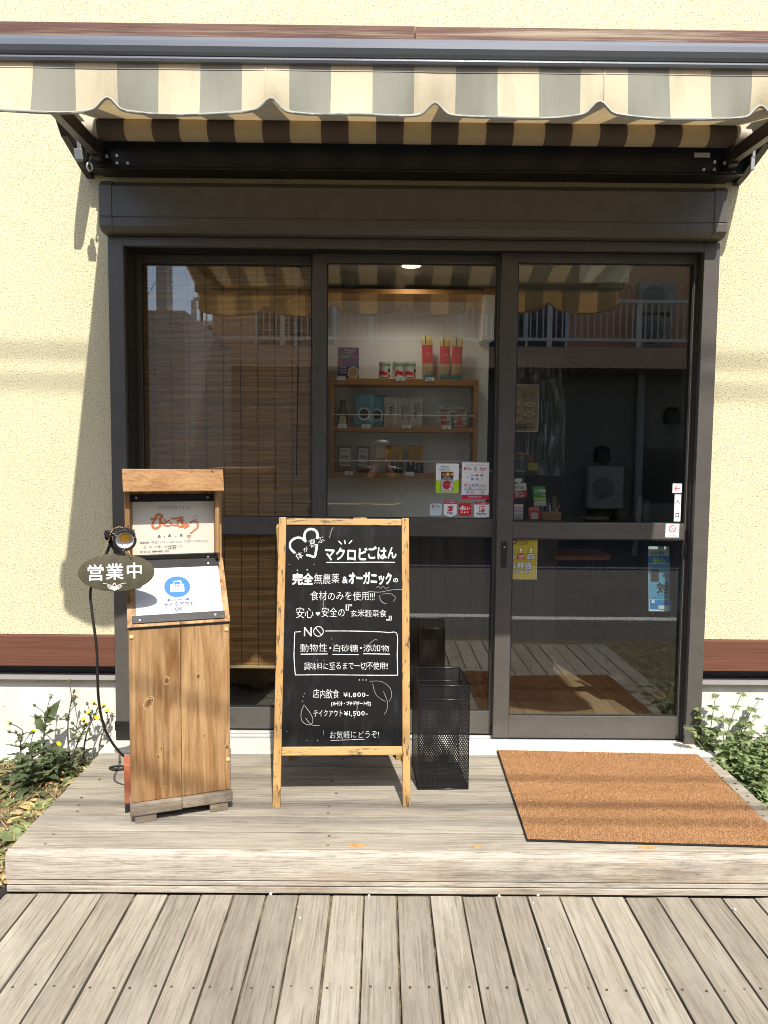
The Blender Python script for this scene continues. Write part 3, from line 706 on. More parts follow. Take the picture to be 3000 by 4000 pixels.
# knots of the panel, as thin ovals in the wood
PF = Plane(S(0, 0, 0), EU, EW)
KN_D = pm('knot_dark', (0.13, 0.065, 0.028), .6, var=.3, vs=90); KN_R = pm('knot_ring', (0.46, 0.27, 0.11), .6, var=.15, vs=70)
for a, b, r1, r2, rot in ((1080, 512, 17, 22, .1), (962, 655, 22, 36, -.5), (1284, 482, 12, 17, -.3), (1047, 950, 6, 14, 0), (1024, 1003, 8, 14, .2), (1325, 868, 5, 10, 0), (1068, 1208, 8, 10, 0), (1397, 697, 7, 8, 0), (1472, 940, 18, 12, .2)):
    m = MB(); u, v = PF.hit(*z2(a, b)); k = .6028 / 1150
    def blob(s_, n, mi):
        pts = []
        for i in range(26):
            q = 2 * math.pi * i / 26; g = s_ * (1 + random.uniform(-.07, .07)); x, y = r1 * k * g * math.cos(q), r2 * k * g * math.sin(q)
            pts.append((min(u + x * math.cos(rot) - y * math.sin(rot), SW - .0005), v + x * math.sin(rot) + y * math.cos(rot)))
        m.ppoly(PF, pts, n, mi=mi)
    blob(1.35, .0004, 1); blob(1.12, .0007, 0); blob(.98, .001, 1); blob(.80, .0013, 0)
    m.build('knot', [KN_D, KN_R], fp)
m = MB()
for a, b in ((852, 229), (1467, 180), (1480, 1022)):
    u, v = PF.hit(*z2(a, b)); m.lathe([(.0075, 0), (.0072, .003), (.005, .0045), (.001, .005)], PF.pt(min(u, SW - .008), v), PF.N, 16)
m.split('wood_plug', pm('plug', (.62, .42, .18), .5), ST, smooth=40)
m = MB(); side = [(0.019, .072), (.30, .072), (.30, 1.20), (.20, 1.20), (.20, .905), (.012, .70), (.019, .70)]
for u0 in (-.0, SW - .018): m.extrude([S(u0, v, w) for v, w in side], EU * .018, rnd=u0 + .1)
m.split('side_panel', CEDAR, ST, bevel=.0015)
m = MB(); sbox(m, .0185, SW - .0185, .285, .30, .072, 1.2); m.build('back_panel', CEDAR, ST)
# slanted reading board, upper board
VS, WS, VT, WT = -0.004, .700, 0.196, .905
slU = EU; slV = (EV * (VT - VS) + EW * (WT - WS)).normalized()
PSL = Plane(S(0, VS, WS), slU, slV); SLL = math.hypot(VT - VS, WT - WS)
m = MB()
for u0, u1, q in ((-.004, SW / 2 - .0005, .2), (SW / 2 + .0005, SW + .003, .9)):
    a, b, c, d = PSL.pt(u0, 0), PSL.pt(u1, 0), PSL.pt(u1, SLL), PSL.pt(u0, SLL); m.extrude([a, b, c, d], PSL.N * -.014, rnd=q)
m.build('slanted_board', CEDAR, ST, bevel=.002)
PUP = Plane(S(-.006, .200, .905), EU, EW)
m = MB(); a = [PUP.pt(u, v, 0) for u, v in ((.0205, 0), (SW - .0145, 0), (SW - .0145, .285), (.0205, .285))]; m.extrude(a, PUP.N * -.012, rnd=.5); m.build('upper_board', CEDAR, ST)
m = MB()
for u0, u1 in ((-.006, .012), (SW - .030, SW - .014)): sbox(m, u0, u1, .150, .199, .93, 1.2, rnd=u0 + .6)
m.split('cheek_panel', CEDAR, ST, bevel=.002)
# hood: tilted front board and roof board
m = MB(); f0 = S(-.010, .100, 1.1645); f1 = S(-.013, .108, 1.2455)
m.extrude([f0, S(.343, .100, 1.1655), S(.340, .108, 1.2445), f1], EV * .016, rnd=.4); h1 = m.build('hood_front', CEDARX, ST, bevel=.003)
m = MB(); m.extrude([S(-.012, .125, 1.221), S(.338, .125, 1.221), S(.338, .33, 1.212), S(-.012, .33, 1.212)], EW * .018, rnd=.8); m.build('hood_roof', CEDARX, ST, bevel=.003)
# gaps, plinth, feet
m = MB(); sbox(m, .001, SW - .001, -.002, .016, .6905, .6995); m.build('joint_strip', BLACKM, ST)
m = MB(); sbox(m, -.004, .172, -.018, .30, .030, .071, rnd=.2); sbox(m, .1722, SW + .006, -.016, .30, .032, .0705, rnd=.8); m.build('plinth_board', GREYWD, ST, bevel=.004)
for u0, u1 in ((.012, .085), (.27, .335)):
    for v0 in (-.012, .22):
        m = MB(); sbox(m, u0, u1, v0, v0 + .07, .0005, .030); m.build('foot', GREYWD, ST, bevel=.003)
# dark clamp bars and sheets
def bar(P, u0, u1, v0, v1, nm='clamp_bar', mat=None):
    m = MB(); m.prect(P, u0, u1, v0, v1, .006, th=.0055); o = m.build(nm, mat or BLACKM, ST, bevel=.001); return o
PEEL = flecked('peeling_black_bar', (.035, .035, .036), (.02, .02, .02), (.20, .12, .07), 0, .60, 60)
u0, v0 = PSL.hit(*z1(600, 1440)); 
sl = lambda a, b: PSL.hit(*z1(a, b))
bar(PSL, .012, .330, .012, .043, mat=PEEL); bar(PSL, .020, .330, SLL - .040, SLL - .004)
# the lower sheet
m = MB(); m.prect(PSL, .026, .326, .043, SLL - .040, .0025, th=.002); sh = m.build('takeout_sheet', pm('laminated_paper', (.50, .50, .51), .5, var=.02), ST)
BLUE = pm('print_blue', (.008, .125, .46), .5, var=.02); NAVY = pm('print_navy', (.025, .085, .19), .5); GREYINK = pm('print_grey_blue', (.05, .085, .15), .5)
ofs = .0032
m = MB()
uc, vc = sl(978, 1202); ur = (sl(1090, 1202)[0] - sl(866, 1202)[0]) / 2; vr = (sl(978, 1112)[1] - sl(978, 1292)[1]) / 2
m.pell(PSL, uc, vc, ur, vr, ofs, mi=0)
a, b = sl(921, 1250); c, d = sl(1035, 1178); m.prect(PSL, a, c, b, d, ofs + .0005, r=.004, mi=1)
a, b = sl(948, 1180); c, d = sl(1009, 1155)
m.pstroke(PSL, [(a, b), (a, d), (c, d), (c, b)], .0042, ofs + .0005, mi=1)
for k, x in ((0, 969), (1, 991)):
    a, b = sl(x, 1228); c, d = sl(x, 1195); m.pstroke(PSL, [(a, b), (a, d)], .002, ofs + .001, mi=2)
    if k == 0: m.pell(PSL, a, d + .001, .003, .005, ofs + .001, mi=2)
    else: m.prect(PSL, a - .003, a + .003, d - .003, d + .005, ofs + .001, mi=2)
a, b = sl(893, 1326); c, d = sl(1083, 1300); m.prect(PSL, a, c, b, d, ofs, r=(d - b) * .45, mi=2)
textpx(m, 'Take Out', PSL, z1, 950, 1231, 1012, 1243, n=ofs + .001, mi=0)
textpx(m, 'お持ち帰りできます', PSL, z1, 916, 1305, 1058, 1321, n=ofs + .0005, mi=1, bold=.015)
textpx(m, 'テイクアウト', PSL, z1, 866, 1333, 1122, 1369, n=ofs, mi=3, bold=.03); textpx(m, 'OK', PSL, z1, 957, 1380, 1026, 1409, n=ofs, mi=3, bold=.03)
m.build('printing', [BLUE, WHITEP, NAVY, GREYINK], sh)
# the upper sheet
up = lambda a, b: PUP.hit(*z1(a, b))
a, b = up(597, 916); c, d = up(1302, 466)
m = MB(); m.prect(PUP, a, c, b - .004, d + .004, .0035, th=.003); su = m.build('menu_sheet', pm('cream_paper', (.56, .53, .45), .6, var=.03), ST)
a, b = up(547, 466); c, d = up(1307, 397); bar(PUP, a, c, b, d); a, b = up(600, 975); c, d = up(1310, 905); bar(PUP, a, c, b + .004, d)
a, b = up(1306, 905); c, d = up(1312, 470); m = MB(); m.prect(PUP, a - .001, a + .009, b, d, .004, th=.003); m.build('edge_strip', CEDAR, ST)
BRUSH = pm('brush_orange', (.46, .14, .045), .6); INK = pm('print_grey', (.20, .19, .17), .6); INKD = pm('print_dark', (.07, .065, .06), .6)
ofs = .0042; m = MB()
textpx(m, 'マクロビカフェ', PUP, z1, 812, 496, 1042, 526, n=ofs, mi=1, bold=.012)
m.prect(PUP, *sum(((up(1065, 500)[0], up(1082, 500)[0]), (up(1073, 524)[1], up(1073, 500)[1])), ()), ofs, mi=3)
for ch, a, b, c, d in (('ひ', 752, 602, 862, 700), ('と', 862, 612, 918, 676), ('こ', 920, 604, 982, 672), ('き', 975, 588, 1036, 682), ('ゅ', 1022, 646, 1078, 696)):
    textpx(m, ch, PUP, z1, a, b, c, d, n=ofs, mi=0, bold=.045)
strokepx(m, PUP, z1, smoothline([(1085, 650), (1115, 632), (1150, 642), (1152, 685), (1120, 715), (1088, 740)]), .0065, n=ofs, wob=.15, mi=0)
strokepx(m, PUP, z1, smoothline([(790, 606), (800, 582), (822, 574), (842, 584), (850, 604)]), .010, n=ofs + .0003, mi=0)
strokepx(m, PUP, z1, smoothline([(798, 606), (812, 610), (822, 606)]), .0016, n=ofs + .0004, mi=0); strokepx(m, PUP, z1, smoothline([(828, 606), (838, 610), (848, 604)]), .0016, n=ofs + .0004, mi=0)
strokepx(m, PUP, z1, smoothline([(1118, 612), (1115, 598), (1130, 585), (1148, 590), (1158, 602), (1148, 614), (1130, 618), (1118, 612)]), .0016, n=ofs, mi=1)
for x, y in ((822, 762), (912, 755), (1012, 752)):
    u, v = up(x, y); m.ppoly(PUP, [(u - .006, v - .0045), (u + .006, v - .0045), (u + .0035, v + .002), (u, v + .006), (u - .0035, v + .002)], ofs, mi=2); m.prect(PUP, u - .002, u + .0025, v - .0045, v, ofs + .0004, mi=1)
for x, y in ((866, 766), (966, 762)): u, v = up(x, y); m.pell(PUP, u, v, .0022, .0026, ofs, mi=1, seg=12)
u, v = up(1078, 768); m.ppoly(PUP, [(u - .008, v + .004), (u + .008, v + .004), (u + .005, v - .004), (u + .002, v - .006), (u - .002, v - .006), (u - .005, v - .004)], ofs, mi=3); m.pell(PUP, u, v + .0045, .008, .003, ofs + .0003, mi=1, seg=20)
textpx(m, '営業時間', PUP, z1, 658, 808, 732, 827, n=ofs, mi=1, bold=.012); textpx(m, '平日/11:30〜14:30 (L.O)', PUP, z1, 752, 802, 1022, 824, n=ofs, mi=1); textpx(m, '17:30〜19:30 (L.O)', PUP, z1, 1040, 794, 1246, 817, n=ofs, mi=1)
textpx(m, '日・水・土曜/11:30〜17:00 (L.O)', PUP, z1, 692, 838, 1022, 866, n=ofs, mi=1)
strokepx(m, PUP, z1, [(898, 846), (970, 842)], .0016, n=ofs + .0004, mi=2); textpx(m, '14:30', PUP, z1, 902, 856, 968, 873, n=ofs + .0003, mi=2, bold=.01, jit=.03)
textpx(m, '定 休 日', PUP, z1, 658, 888, 742, 906, n=ofs, mi=1, bold=.01); textpx(m, '日曜・月曜・祝日', PUP, z1, 760, 882, 904, 901, n=ofs, mi=1, bold=.01)
strokepx(m, PUP, z1, [(762, 893), (848, 888)], .0012, n=ofs + .0004, mi=2)
m.build('printing', [BRUSH, INK, INKD, pm('print_pale_red', (.50, .30, .22), .6)], su)
m = MB()
for P_, a, b in ((PUP, 1243, 941), (PSL, 1247, 1003), (PSL, 1307, 1446), (PSL, 655, 1496), (PUP, 1240, 424), (PUP, 622, 428)):
    u, v = P_.hit(*z1(a, b)); m.lathe([(.0045, 0), (.0045, .002), (.002, .003)], P_.pt(u, v, .006), P_.N, 12)
m.split('screw', STEEL, ST, smooth=40)
m = MB()
for a, b in ((607, 203), (1283, 203)): c = atY(*z1(a, b), f1.y + (.02 if a < 900 else .11)); m.lathe([(.004, 0), (.004, .003)], Vector((c.x, c.y, c.z)) - Vector((0, .004, 0)), (0, -1, 0), 10)
m.split('screw', SCREW, ST)

# ================================================================ spotlight clamped to the stand
lc = atY(*z1(525, 800), -0.815); ax = Vector((0.30, -0.90, -0.30)).normalized()
SP = thing('spotlight', 'small black finned spotlight clamped to the left edge of the menu stand', 'spotlight', tuple(lc))
m = MB(); n = 28
m.lathe([(.0355, -.012), (.0375, -.008), (.0385, .0), (.0375, .003), (.031, .003), (.030, -.001), (.029, -.004)], lc, ax, n, caps=(0, 0))
m.lathe([(.022, -.060), (.024, -.056), (.024, -.030)], lc, ax, n); m.lathe([(.0245, -.031), (.0315, -.0125), (.0355, -.0121)], lc, ax, n, caps=(0, 0))
a_ = ax.orthogonal().normalized(); b_ = ax.cross(a_)
for i in range(16):
    q = 2 * math.pi * i / 16; d = a_ * math.cos(q) + b_ * math.sin(q); t = ax.cross(d)
    m.obox(lc + ax * -.036 + d * .028, d * .0065, t * .0013, ax * .024)
hd = m.build('lamp_body', pm('black_cast', (.022, .022, .023), .5, .2), SP, smooth=35)
m = MB(); m.lathe([(.0305, -.001), (.024, -.012), (.014, -.026), (.0125, -.027)], lc, ax, n, caps=(0, 0)); 
rf = m.build('reflector', pm('faceted_reflector', (.72, .73, .74), .35, .35, bmp=.6, bs=260), SP, smooth=60)
m = MB(); m.lathe([(.0165, -.0255), (.0165, -.0205), (.014, -.0195)], lc, ax, 20); m.build('led_chip', pm('led_yellow', (.85, .42, .03), .5), SP)
m = MB()
for i in range(3):
    q = 2 * math.pi * i / 3 + .6; m.lathe([(.003, .003), (.003, .0048)], lc + (a_ * math.cos(q) + b_ * math.sin(q)) * .0345, ax, 10)
m.split('screw', STEEL, SP)
m = MB(); j0 = atY(*z1(388, 742), -.795); m.tube([lc + ax * -.03, j0 + Vector((.01, 0, 0))], .008, 10); m.lathe([(.013, -.008), (.013, .012)], j0, (0, -1, .1), 16)
m.obox((j0 + S(.0, .06, .92)) / 2 + Vector((-.012, 0, 0)), (S(0, .06, .92) - j0) * .5, Vector((0, 0, .013)), Vector((.002, .004, 0))); m.obox(S(-.009, .1, .90), EV * .05, EW * .02, EU * .0045)
m.build('clamp_bracket', BLACKM, SP, bevel=.002)

# ================================================================ oval open sign on a bead chain
PO = Plane(atY(*z1(449, 1075), -0.797), Vector((1, .10, .012)), Vector((0, .02, 1)))
OS = thing('open_sign', 'oval olive brown sign with white characters hanging from the spotlight chain', 'sign', tuple(PO.O))
po = lambda a, b: PO.hit(*z1(a, b))
ua = po(121, 1070)[0]; ub = po(781, 1065)[0]; vb = po(449, 1239)[1]; vt = po(449, 912)[1]; ru, rv = (ub - ua) / 2, (vt - vb) / 2; cu, cv = (ua + ub) / 2, (vt + vb) / 2
m = MB(); seg = 64
def oval(k, n): return [PO.pt(cu + ru * k * math.cos(2 * math.pi * i / seg), cv + rv * k * math.sin(2 * math.pi * i / seg), n) for i in range(seg)]
rings = [oval(.985, -.004), oval(1.0, -.002), oval(1.0, .001), oval(.985, .003), oval(.95, .0036), oval(.0, .0038)]
vs = sum(rings, []); fs = [tuple(range(seg))[::-1]]
for r_ in range(5): fs += [(r_ * seg + i, r_ * seg + (i + 1) % seg, (r_ + 1) * seg + (i + 1) % seg, (r_ + 1) * seg + i) for i in range(seg)]
m.add(vs, fs); m.build('leather_board', pm('olive_leather', (.075, .066, .038), .5, var=.22, vs=30, bmp=.25, bs=300), OS, smooth=40)
m = MB()
for ch, a, b, c, d in (('営', 210, 1004, 342, 1142), ('業', 366, 998, 516, 1134), ('中', 548, 992, 672, 1126)): textpx(m, ch, PO, z1, a, b, c, d, n=.0046, bold=.014)
s_ = lambda pts, w_=.0016: strokepx(m, PO, z1, pts, w_, n=.0046)
s_([(342, 1168), (380, 1172), (400, 1182)], .0014); s_([(544, 1166), (500, 1170), (482, 1182)], .0014)
for i in range(4): s_([(398 + i * 14, 1192), (440 + i * 14 - 6, 1226 - abs(i - 1.5) * 4)], .0018); s_([(486 - i * 14, 1192), (446 - i * 14 + 6, 1226 - abs(i - 1.5) * 4)], .0018)
s_(smoothline([(378, 1192), (400, 1180), (420, 1192), (440, 1165), (462, 1192), (482, 1180), (506, 1192)]), .0022); s_(smoothline([(384, 1196), (405, 1212), (430, 1218), (442, 1230), (454, 1218), (480, 1212), (502, 1196)]), .0022)
m.build('lettering', pm('sign_white', (.86, .86, .84), .5), OS)
m = MB()
def beads(pts, st=.0052):
    pts = smoothline(pts, 12); acc = 0; last = None
    for p in pts:
        if last is None or (p - last).length > st: m.ball(p, .0023, nu=6, nv=4); last = p
q = lambda a, b, y: atY(*z1(a, b), y)
beads([q(430, 700, -.80), q(405, 735, -.81), q(382, 800, -.80), q(345, 890, -.80), q(314, 945, -.803)]); beads([q(430, 700, -.80), q(470, 684, -.80), q(515, 690, -.79), q(528, 705, -.79)]); m.build('bead_chain', pm('brass_beads', (.72, .52, .22), .3, .9), OS, smooth=60); m = MB(); beads([q(548, 870, -.802), q(565, 905, -.803), q(578, 938, -.803)])
m.build('bead_chain', pm('brass_beads', (.72, .52, .22), .3, .9), OS, smooth=60)

# ================================================================ lamp cable, brick, terracotta
m = MB(); kp = [(405, 770, -.765), (380, 880, -.76)]
pts = [atY(*z1(*a[:2]), a[2]) for a in kp]
pts += [atY(*z2(a, b), y) for a, b, y in ((392, -40, -.80),)][:0]
for a, b, y in ((592, -100, -.76), (596, 60, -.765), (614, 200, -.77), (628, 330, -.76), (632, 500, -.74), (640, 640, -.72), (665, 780, -.69), (712, 890, -.66), (780, 980, -.63), (850, 1035, -.60), (900, 1060, -.58)): pts.append(atY(*z2(a, b), y))
m.tube(smoothline(pts, 8), .0048, 8)
g = lambda a, b, z=.007: atZ(*z2(a, b), z)
m.tube(smoothline([g(880, 1085), g(800, 1068, .02), g(730, 1070, .012), g(712, 1080), g(760, 1088), g(830, 1080), g(900, 1075)], 8), .0045, 8)
cbl = m.build('lamp_cable', RUBBER, loc=tuple(pts[0]), smooth=60, label='thin black cable drooping from the spotlight to the deck behind the menu stand', category='cable')
m = MB(); c0 = atZ(*z2(826, 1300), .03)
m.obox(S(-.008, .135, .105), EU * .014, EV * .05, EW * .072); m.build('brick', pm('terracotta', (.33, .10, .05), .85, var=.18, vs=40, bmp=.3, bs=150), loc=tuple(S(-.028, .135, .0)), bevel=.003, label='terracotta red brick standing behind the left edge of the menu stand', category='brick')
m = MB(); m.obox(S(-.007, .135, .016), EU * .014, EV * .05, EW * .016); m.build('rubber_block', RUBBER, loc=tuple(S(-.028, .135, 0)), bevel=.002, label='black rubber block lying under the terracotta brick', category='block')

# ================================================================ chalkboard A-frame
AB = thing('chalkboard_sign', 'black chalkboard sandwich board with distressed yellow wood frame and chalk writing', 'chalkboard', (-.27, -.5, 0))
b0 = Vector((-.5235, -.672, 0)); b1 = Vector((-.0125, -.655, 0)); AU = (b1 - b0).normalized(); AN0 = Vector((AU.y, -AU.x, 0))
lean = Vector((0, 0, 1)) * 1.058 - AN0 * .245; AV = lean.normalized(); AL = lean.length; AWD = (b1 - b0).length
PB = Plane(b0, AU, AV); z3 = zoom(1050, 1980, 1650, 1443)
pb_ = lambda a, b: PB.hit(*z3(a, b))
FRV = flecked('distressed_yellow_stile', (.46, .28, .095), (.34, .18, .055), (.05, .04, .026), 2, .56, 75)
FRH = flecked('distressed_yellow_rail', (.50, .33, .13), (.36, .205, .07), (.06, .043, .027), 0, .555, 75)
sw = .029
for u0 in (0, AWD - sw):
    m = MB(); m.prect(PB, u0, u0 + sw, 0, AL, 0, th=.022, rnd=u0 + .1); m.build('front_leg', FRV, AB, bevel=.0025)
vtop = AL; vr1 = pb_(720, 172)[1]; vb0 = PB.hit(735 * K, 1632 * K)[1]; vb1 = PB.hit(735 * K, 1613 * K)[1]
m = MB(); m.prect(PB, sw + .0005, AWD - sw - .0005, vr1, AL - .004, -.001, th=.02, rnd=.3); m.prect(PB, sw + .0005, AWD - sw - .0005, vb0, vb1, -.001, th=.02, rnd=.8)
m.prect(PB, .29, .345, AL - .0045, AL + .001, -.003, th=.014, rnd=.5)
m.split('rail', FRH, AB, bevel=.0025)
def slate():
    m, t, b = nodes('chalkboard_slate'); v = coords(t, (1, 1, .35), False); f = noise(t, v, 9, 6, .7, .5); g2 = noise(t, coords(t, (3, 1, .12), False), 22, 4)
    mk = N(t, 'ShaderNodeMath', operation='MULTIPLY'); L(t, ramp(t, f, [(.50, (0, 0, 0)), (.75, (1, 1, 1))]), mk.inputs[0]); L(t, ramp(t, g2, [(.4, (.2,) * 3), (.7, (1, 1, 1))]), mk.inputs[1])
    L(t, mixc(t, mk.outputs[0], (.0055, .0056, .0055), (.034, .035, .036)), b.inputs['Base Color']); b.inputs['Roughness'].default_value = .6; b.inputs['Specular IOR Level'].default_value = .15; return m
m = MB(); m.prect(PB, sw, AWD - sw, vb1, vr1, -.006, th=.006); bd = m.build('chalk_panel', slate(), AB)
CHALK = pm('chalk_white', (.66, .66, .65), .9, var=.32, vs=140); FAINT = pm('chalk_faint', (.33, .33, .33), .9, var=.3, vs=60)
m = MB(); NB = -.0052
T = lambda s_, a, b, c, d, bo=-.011, j=.07, **k: textpx(m, s_, PB, z3, a, b, c, d, n=NB, bold=bo, jit=j, **k)
Sk = lambda pts, wd, mi=0, sm=True, n=NB, wob=.12: strokepx(m, PB, z3, smoothline(pts) if sm else pts, wd, n=n, wob=wob, mi=mi)
Sk([(345, 325), (332, 275), (350, 225), (395, 206), (440, 222), (458, 262), (452, 300)], .0095); Sk([(348, 328), (300, 290), (245, 294), (203, 330), (200, 380), (225, 415), (248, 432)], .0085)
Sk([(452, 350), (442, 420), (428, 468), (390, 458), (350, 450)], .0085)
for ch, a, b, w_, rr in (('体', 285, 458, 66, .5), ('が', 346, 398, 44, .45), ('喜', 412, 338, 74, .35), ('ぶ', 487, 308, 56, .35)):
    u, v = pb_(a, b); k = (pb_(a + 50, b)[0] - pb_(a, b)[0]) / 50; text(m, ch, PB, u, v, h=w_ * k, bold=-.008, n=NB + .0005, rot=rr)
for p in ([(655, 318), (685, 350)], [(712, 312), (718, 348)], [(782, 312), (752, 345)]): Sk(p, .0042, sm=False)
T('マクロビ', 530, 385, 925, 500, .03, .05); T('ごはん', 935, 372, 1198, 488, .03, .05); Sk([(540, 520), (760, 521), (980, 518), (1186, 520)], .0032)
m.build('chalk_heading', [CHALK, FAINT], bd); m = MB()
for a, b in ((268, 594), (360, 590)): u, v = pb_(a, b); m.pell(PB, u, v, .0024, .0024, NB, seg=12)
T('完全', 222, 622, 415, 728, .04, .04); T('無農薬', 424, 625, 662, 726, -.009, .06); T('&', 690, 655, 740, 716, .02, 0); T('オーガニック', 752, 612, 1152, 728, .045, .05); T('の', 1170, 668, 1214, 708, .02, 0)
T('食材のみを使用!!!', 390, 790, 996, 880, -.011, .08)
T('安心', 256, 942, 418, 1046, -.011, .07); u, v = pb_(461, 1004); m.ppoly(PB, [(u, v - .0075), (u + .0085, v + .001), (u + .0075, v + .0055), (u + .004, v + .0068), (u, v + .003), (u - .004, v + .0068), (u - .0075, v + .0055), (u - .0085, v + .001)], NB)
T('安全の', 496, 944, 712, 1036, -.011, .07); T('『', 724, 918, 780, 972, .01, 0); T('玄米穀菜食', 768, 962, 1106, 1036, -.011, .07); T('』', 1104, 1024, 1152, 1066, .01, 0)
T('N', 330, 1130, 402, 1216, .0, 0); u, v = pb_(466, 1170); k = .0185
m.pstroke(PB, [(u + k * math.cos(q * .3142), v + k * math.sin(q * .3142)) for q in range(21)], .0026, NB); m.pstroke(PB, [(u - .012, v + .013), (u + .012, v - .013)], .0026, NB)
Sk([(300, 1172), (243, 1176)], .0024, sm=False); Sk([(243, 1176), (238, 1300), (236, 1420), (248, 1580)], .0026); Sk([(248, 1580), (500, 1578), (760, 1580), (1000, 1582), (1212, 1582)], .0026); Sk([(1212, 1582), (1207, 1400), (1205, 1196), (1120, 1180), (1000, 1172), (760, 1166), (530, 1166)], .0026)
T('動物性', 294, 1284, 546, 1362, -.011, .07); Sk([(298, 1384), (552, 1382)], .003, sm=False); T('・', 570, 1318, 584, 1334, .02, 0)
T('白砂糖', 608, 1292, 838, 1362, -.011, .07); Sk([(598, 1386), (846, 1388)], .003, sm=False); T('・', 858, 1318, 872, 1334, .02, 0); T('添加物', 888, 1292, 1130, 1362, -.011, .07); Sk([(887, 1380), (1138, 1384)], .003, sm=False)
T('調味料に至るまで一切不使用!!', 330, 1458, 1120, 1532, -.011, .07)
for a in (850, 884, 914): u, v = pb_(a, 1627); m.pell(PB, u, v, .0018, .0018, NB, seg=10)
T('店内飲食', 414, 1712, 657, 1804, -.011, .07); T('¥1,800-', 700, 1744, 936, 1792, .0, .05); T('[みそ汁・プチデザート付]', 588, 1828, 956, 1874, .02, .04)
T('テイクアウト', 420, 1908, 692, 1976, -.011, .07); T('¥1,500-', 706, 1918, 928, 1972, .0, .05)
T('お気軽にどうぞ!', 574, 2106, 1036, 2178, -.011, .07); Sk([(580, 2196), (700, 2192), (900, 2186)], .0014)
m.build('chalk_writing', [CHALK, FAINT], bd); m = MB()
for a, b in ((588, 1240), (604, 1290), (455, 1440), (518, 1442), (336, 1752), (322, 1780), (315, 1826), (352, 2196), (456, 2196), (170, 2114), (190, 540), (425, 540)): u, v = pb_(a, b); m.pell(PB, u, v, .0012, .0012, NB, seg=8)
f = lambda pts, wd=.0011, **k: Sk(pts, wd, 1, **k)
f([(330, 1860), (303, 1935), (310, 2010), (360, 2048), (402, 2040), (412, 1990), (382, 1930), (332, 1864)], .0016); f([(345, 1985), (400, 2048), (478, 2056)], .0016)
f([(945, 1640), (1050, 1640), (1130, 1690), (1156, 1770), (1130, 1830)]); f([(975, 1660), (1000, 1750), (1045, 1800), (1100, 1830)]); f([(1075, 1730), (1115, 1830), (1112, 1900), (1086, 1952)])
f([(1042, 830), (1048, 870), (1075, 900), (1105, 908)], .0018); f([(1060, 820), (1100, 815), (1150, 818), (1190, 850), (1170, 890)]); f([(930, 792), (1040, 800), (1150, 780), (1250, 775)], .0016); f([(570, 290), (585, 230), (605, 190)], .0018); f([(510, 860), (515, 950)]); f([(940, 1290), (1000, 1245), (1020, 1255)], .0012)
f([(1010, 760), (1030, 745), (1050, 765), (1075, 745), (1100, 770), (1130, 750)]); f([(515, 2100), (510, 2150)], .0012); f([(820, 1830), (830, 1900), (800, 1990)], .0014)
m.build('chalk_drawing', [CHALK, FAINT], bd)
# rear frame
top = PB.pt(0, AL - .03, -.026); back0 = Vector((-.505, -.235, 0.0)); d = back0 - top; 
for du in (0.0, AWD - .03):
    m = MB(); a = top + AU * du; bq = back0 + AU * (du * .955); m.obox((a + bq) / 2, AU * .012, (bq - a) / 2, Vector((0, .010, .005))); m.build('rear_leg', FRV, AB, bevel=.002)
m = MB(); a = top + AU * .03 + d * .72; bq = a + AU * (AWD * .955 - .06); m.obox((a + bq) / 2, (bq - a) / 2, Vector((0, .008, 0)), Vector((0, 0, .016))); m.build('rear_rail', FRH, AB, bevel=.002)
m = MB()
for u in (.02, AWD - .02): m.tube([PB.pt(u, AL - .05, -.02), PB.pt(u, AL - .02, -.034), top + AU * u + d * .06], .004, 6)
m.split('hinge', STEEL, AB)

# ================================================================ wire mesh bin
BN = thing('mesh_bin', 'empty square black wire mesh waste bin beside the chalkboard', 'bin', (.115, -.385, 0))
A = [Vector((.0225, -.513, 0)), Vector((.219, -.506, 0)), Vector((.206, -.262, 0)), Vector((.010, -.269, 0))]; BHT = .415
def meshface(mb, o, e1, e2, l1, l2, pw=.0098, ph=.016, wd=.0036):
    nrm = e1.cross(e2)
    for sgn in (1, -1):
        c = -l2 * pw / ph if sgn > 0 else 0
        end = l1 if sgn > 0 else l1 + l2 * pw / ph
        while c < end:
            # line: x = c + sgn*y*pw/ph
            k = sgn * pw / ph; y0, y1 = 0.0, l2
            xa, xb = c, c + k * l2
            ys = sorted([(0 - c) / k, (l1 - c) / k]); y0 = max(0, ys[0]); y1 = min(l2, ys[1])
            if y1 - y0 > .002:
                p = o + e1 * (c + k * y0) + e2 * y0; q = o + e1 * (c + k * y1) + e2 * y1; t = (q - p).normalized(); s_ = nrm.cross(t) * wd / 2; h = nrm * (.0004 * sgn)
                mb.add([p - s_ + h, q - s_ + h, q + s_ + h, p + s_ + h], [(0, 1, 2, 3)])
            c += pw
MESHB = pm('black_mesh_wire', (.010, .010, .011), .42, .2)
for i in range(4):
    a, b = A[i], A[(i + 1) % 4]; e = (b - a); m = MB(); meshface(m, a + Vector((0, 0, .004)), e.normalized(), Vector((0, 0, 1)), e.length, BHT - .006); m.build('mesh_wall', MESHB, BN)
m = MB(); meshface(m, A[0] + Vector((0, 0, .006)), (A[1] - A[0]).normalized(), (A[3] - A[0]).normalized(), (A[1] - A[0]).length, (A[3] - A[0]).length); m.build('mesh_floor', MESHB, BN)
m = MB()
for z, r in ((BHT, .0032), (BHT - .056, .0022), (.004, .0032)): m.tube([p + Vector((0, 0, z)) for p in A], r, 8, closed=True)
m.split('rim_wire', pm('rim_black', (.012, .012, .013), .25, .3), BN, smooth=60)
m = MB()
for p in A: m.tube([p + Vector((0, 0, .004)), p + Vector((0, 0, BHT))], .0022, 8)
m.split('corner_wire', MESHB, BN, smooth=60)

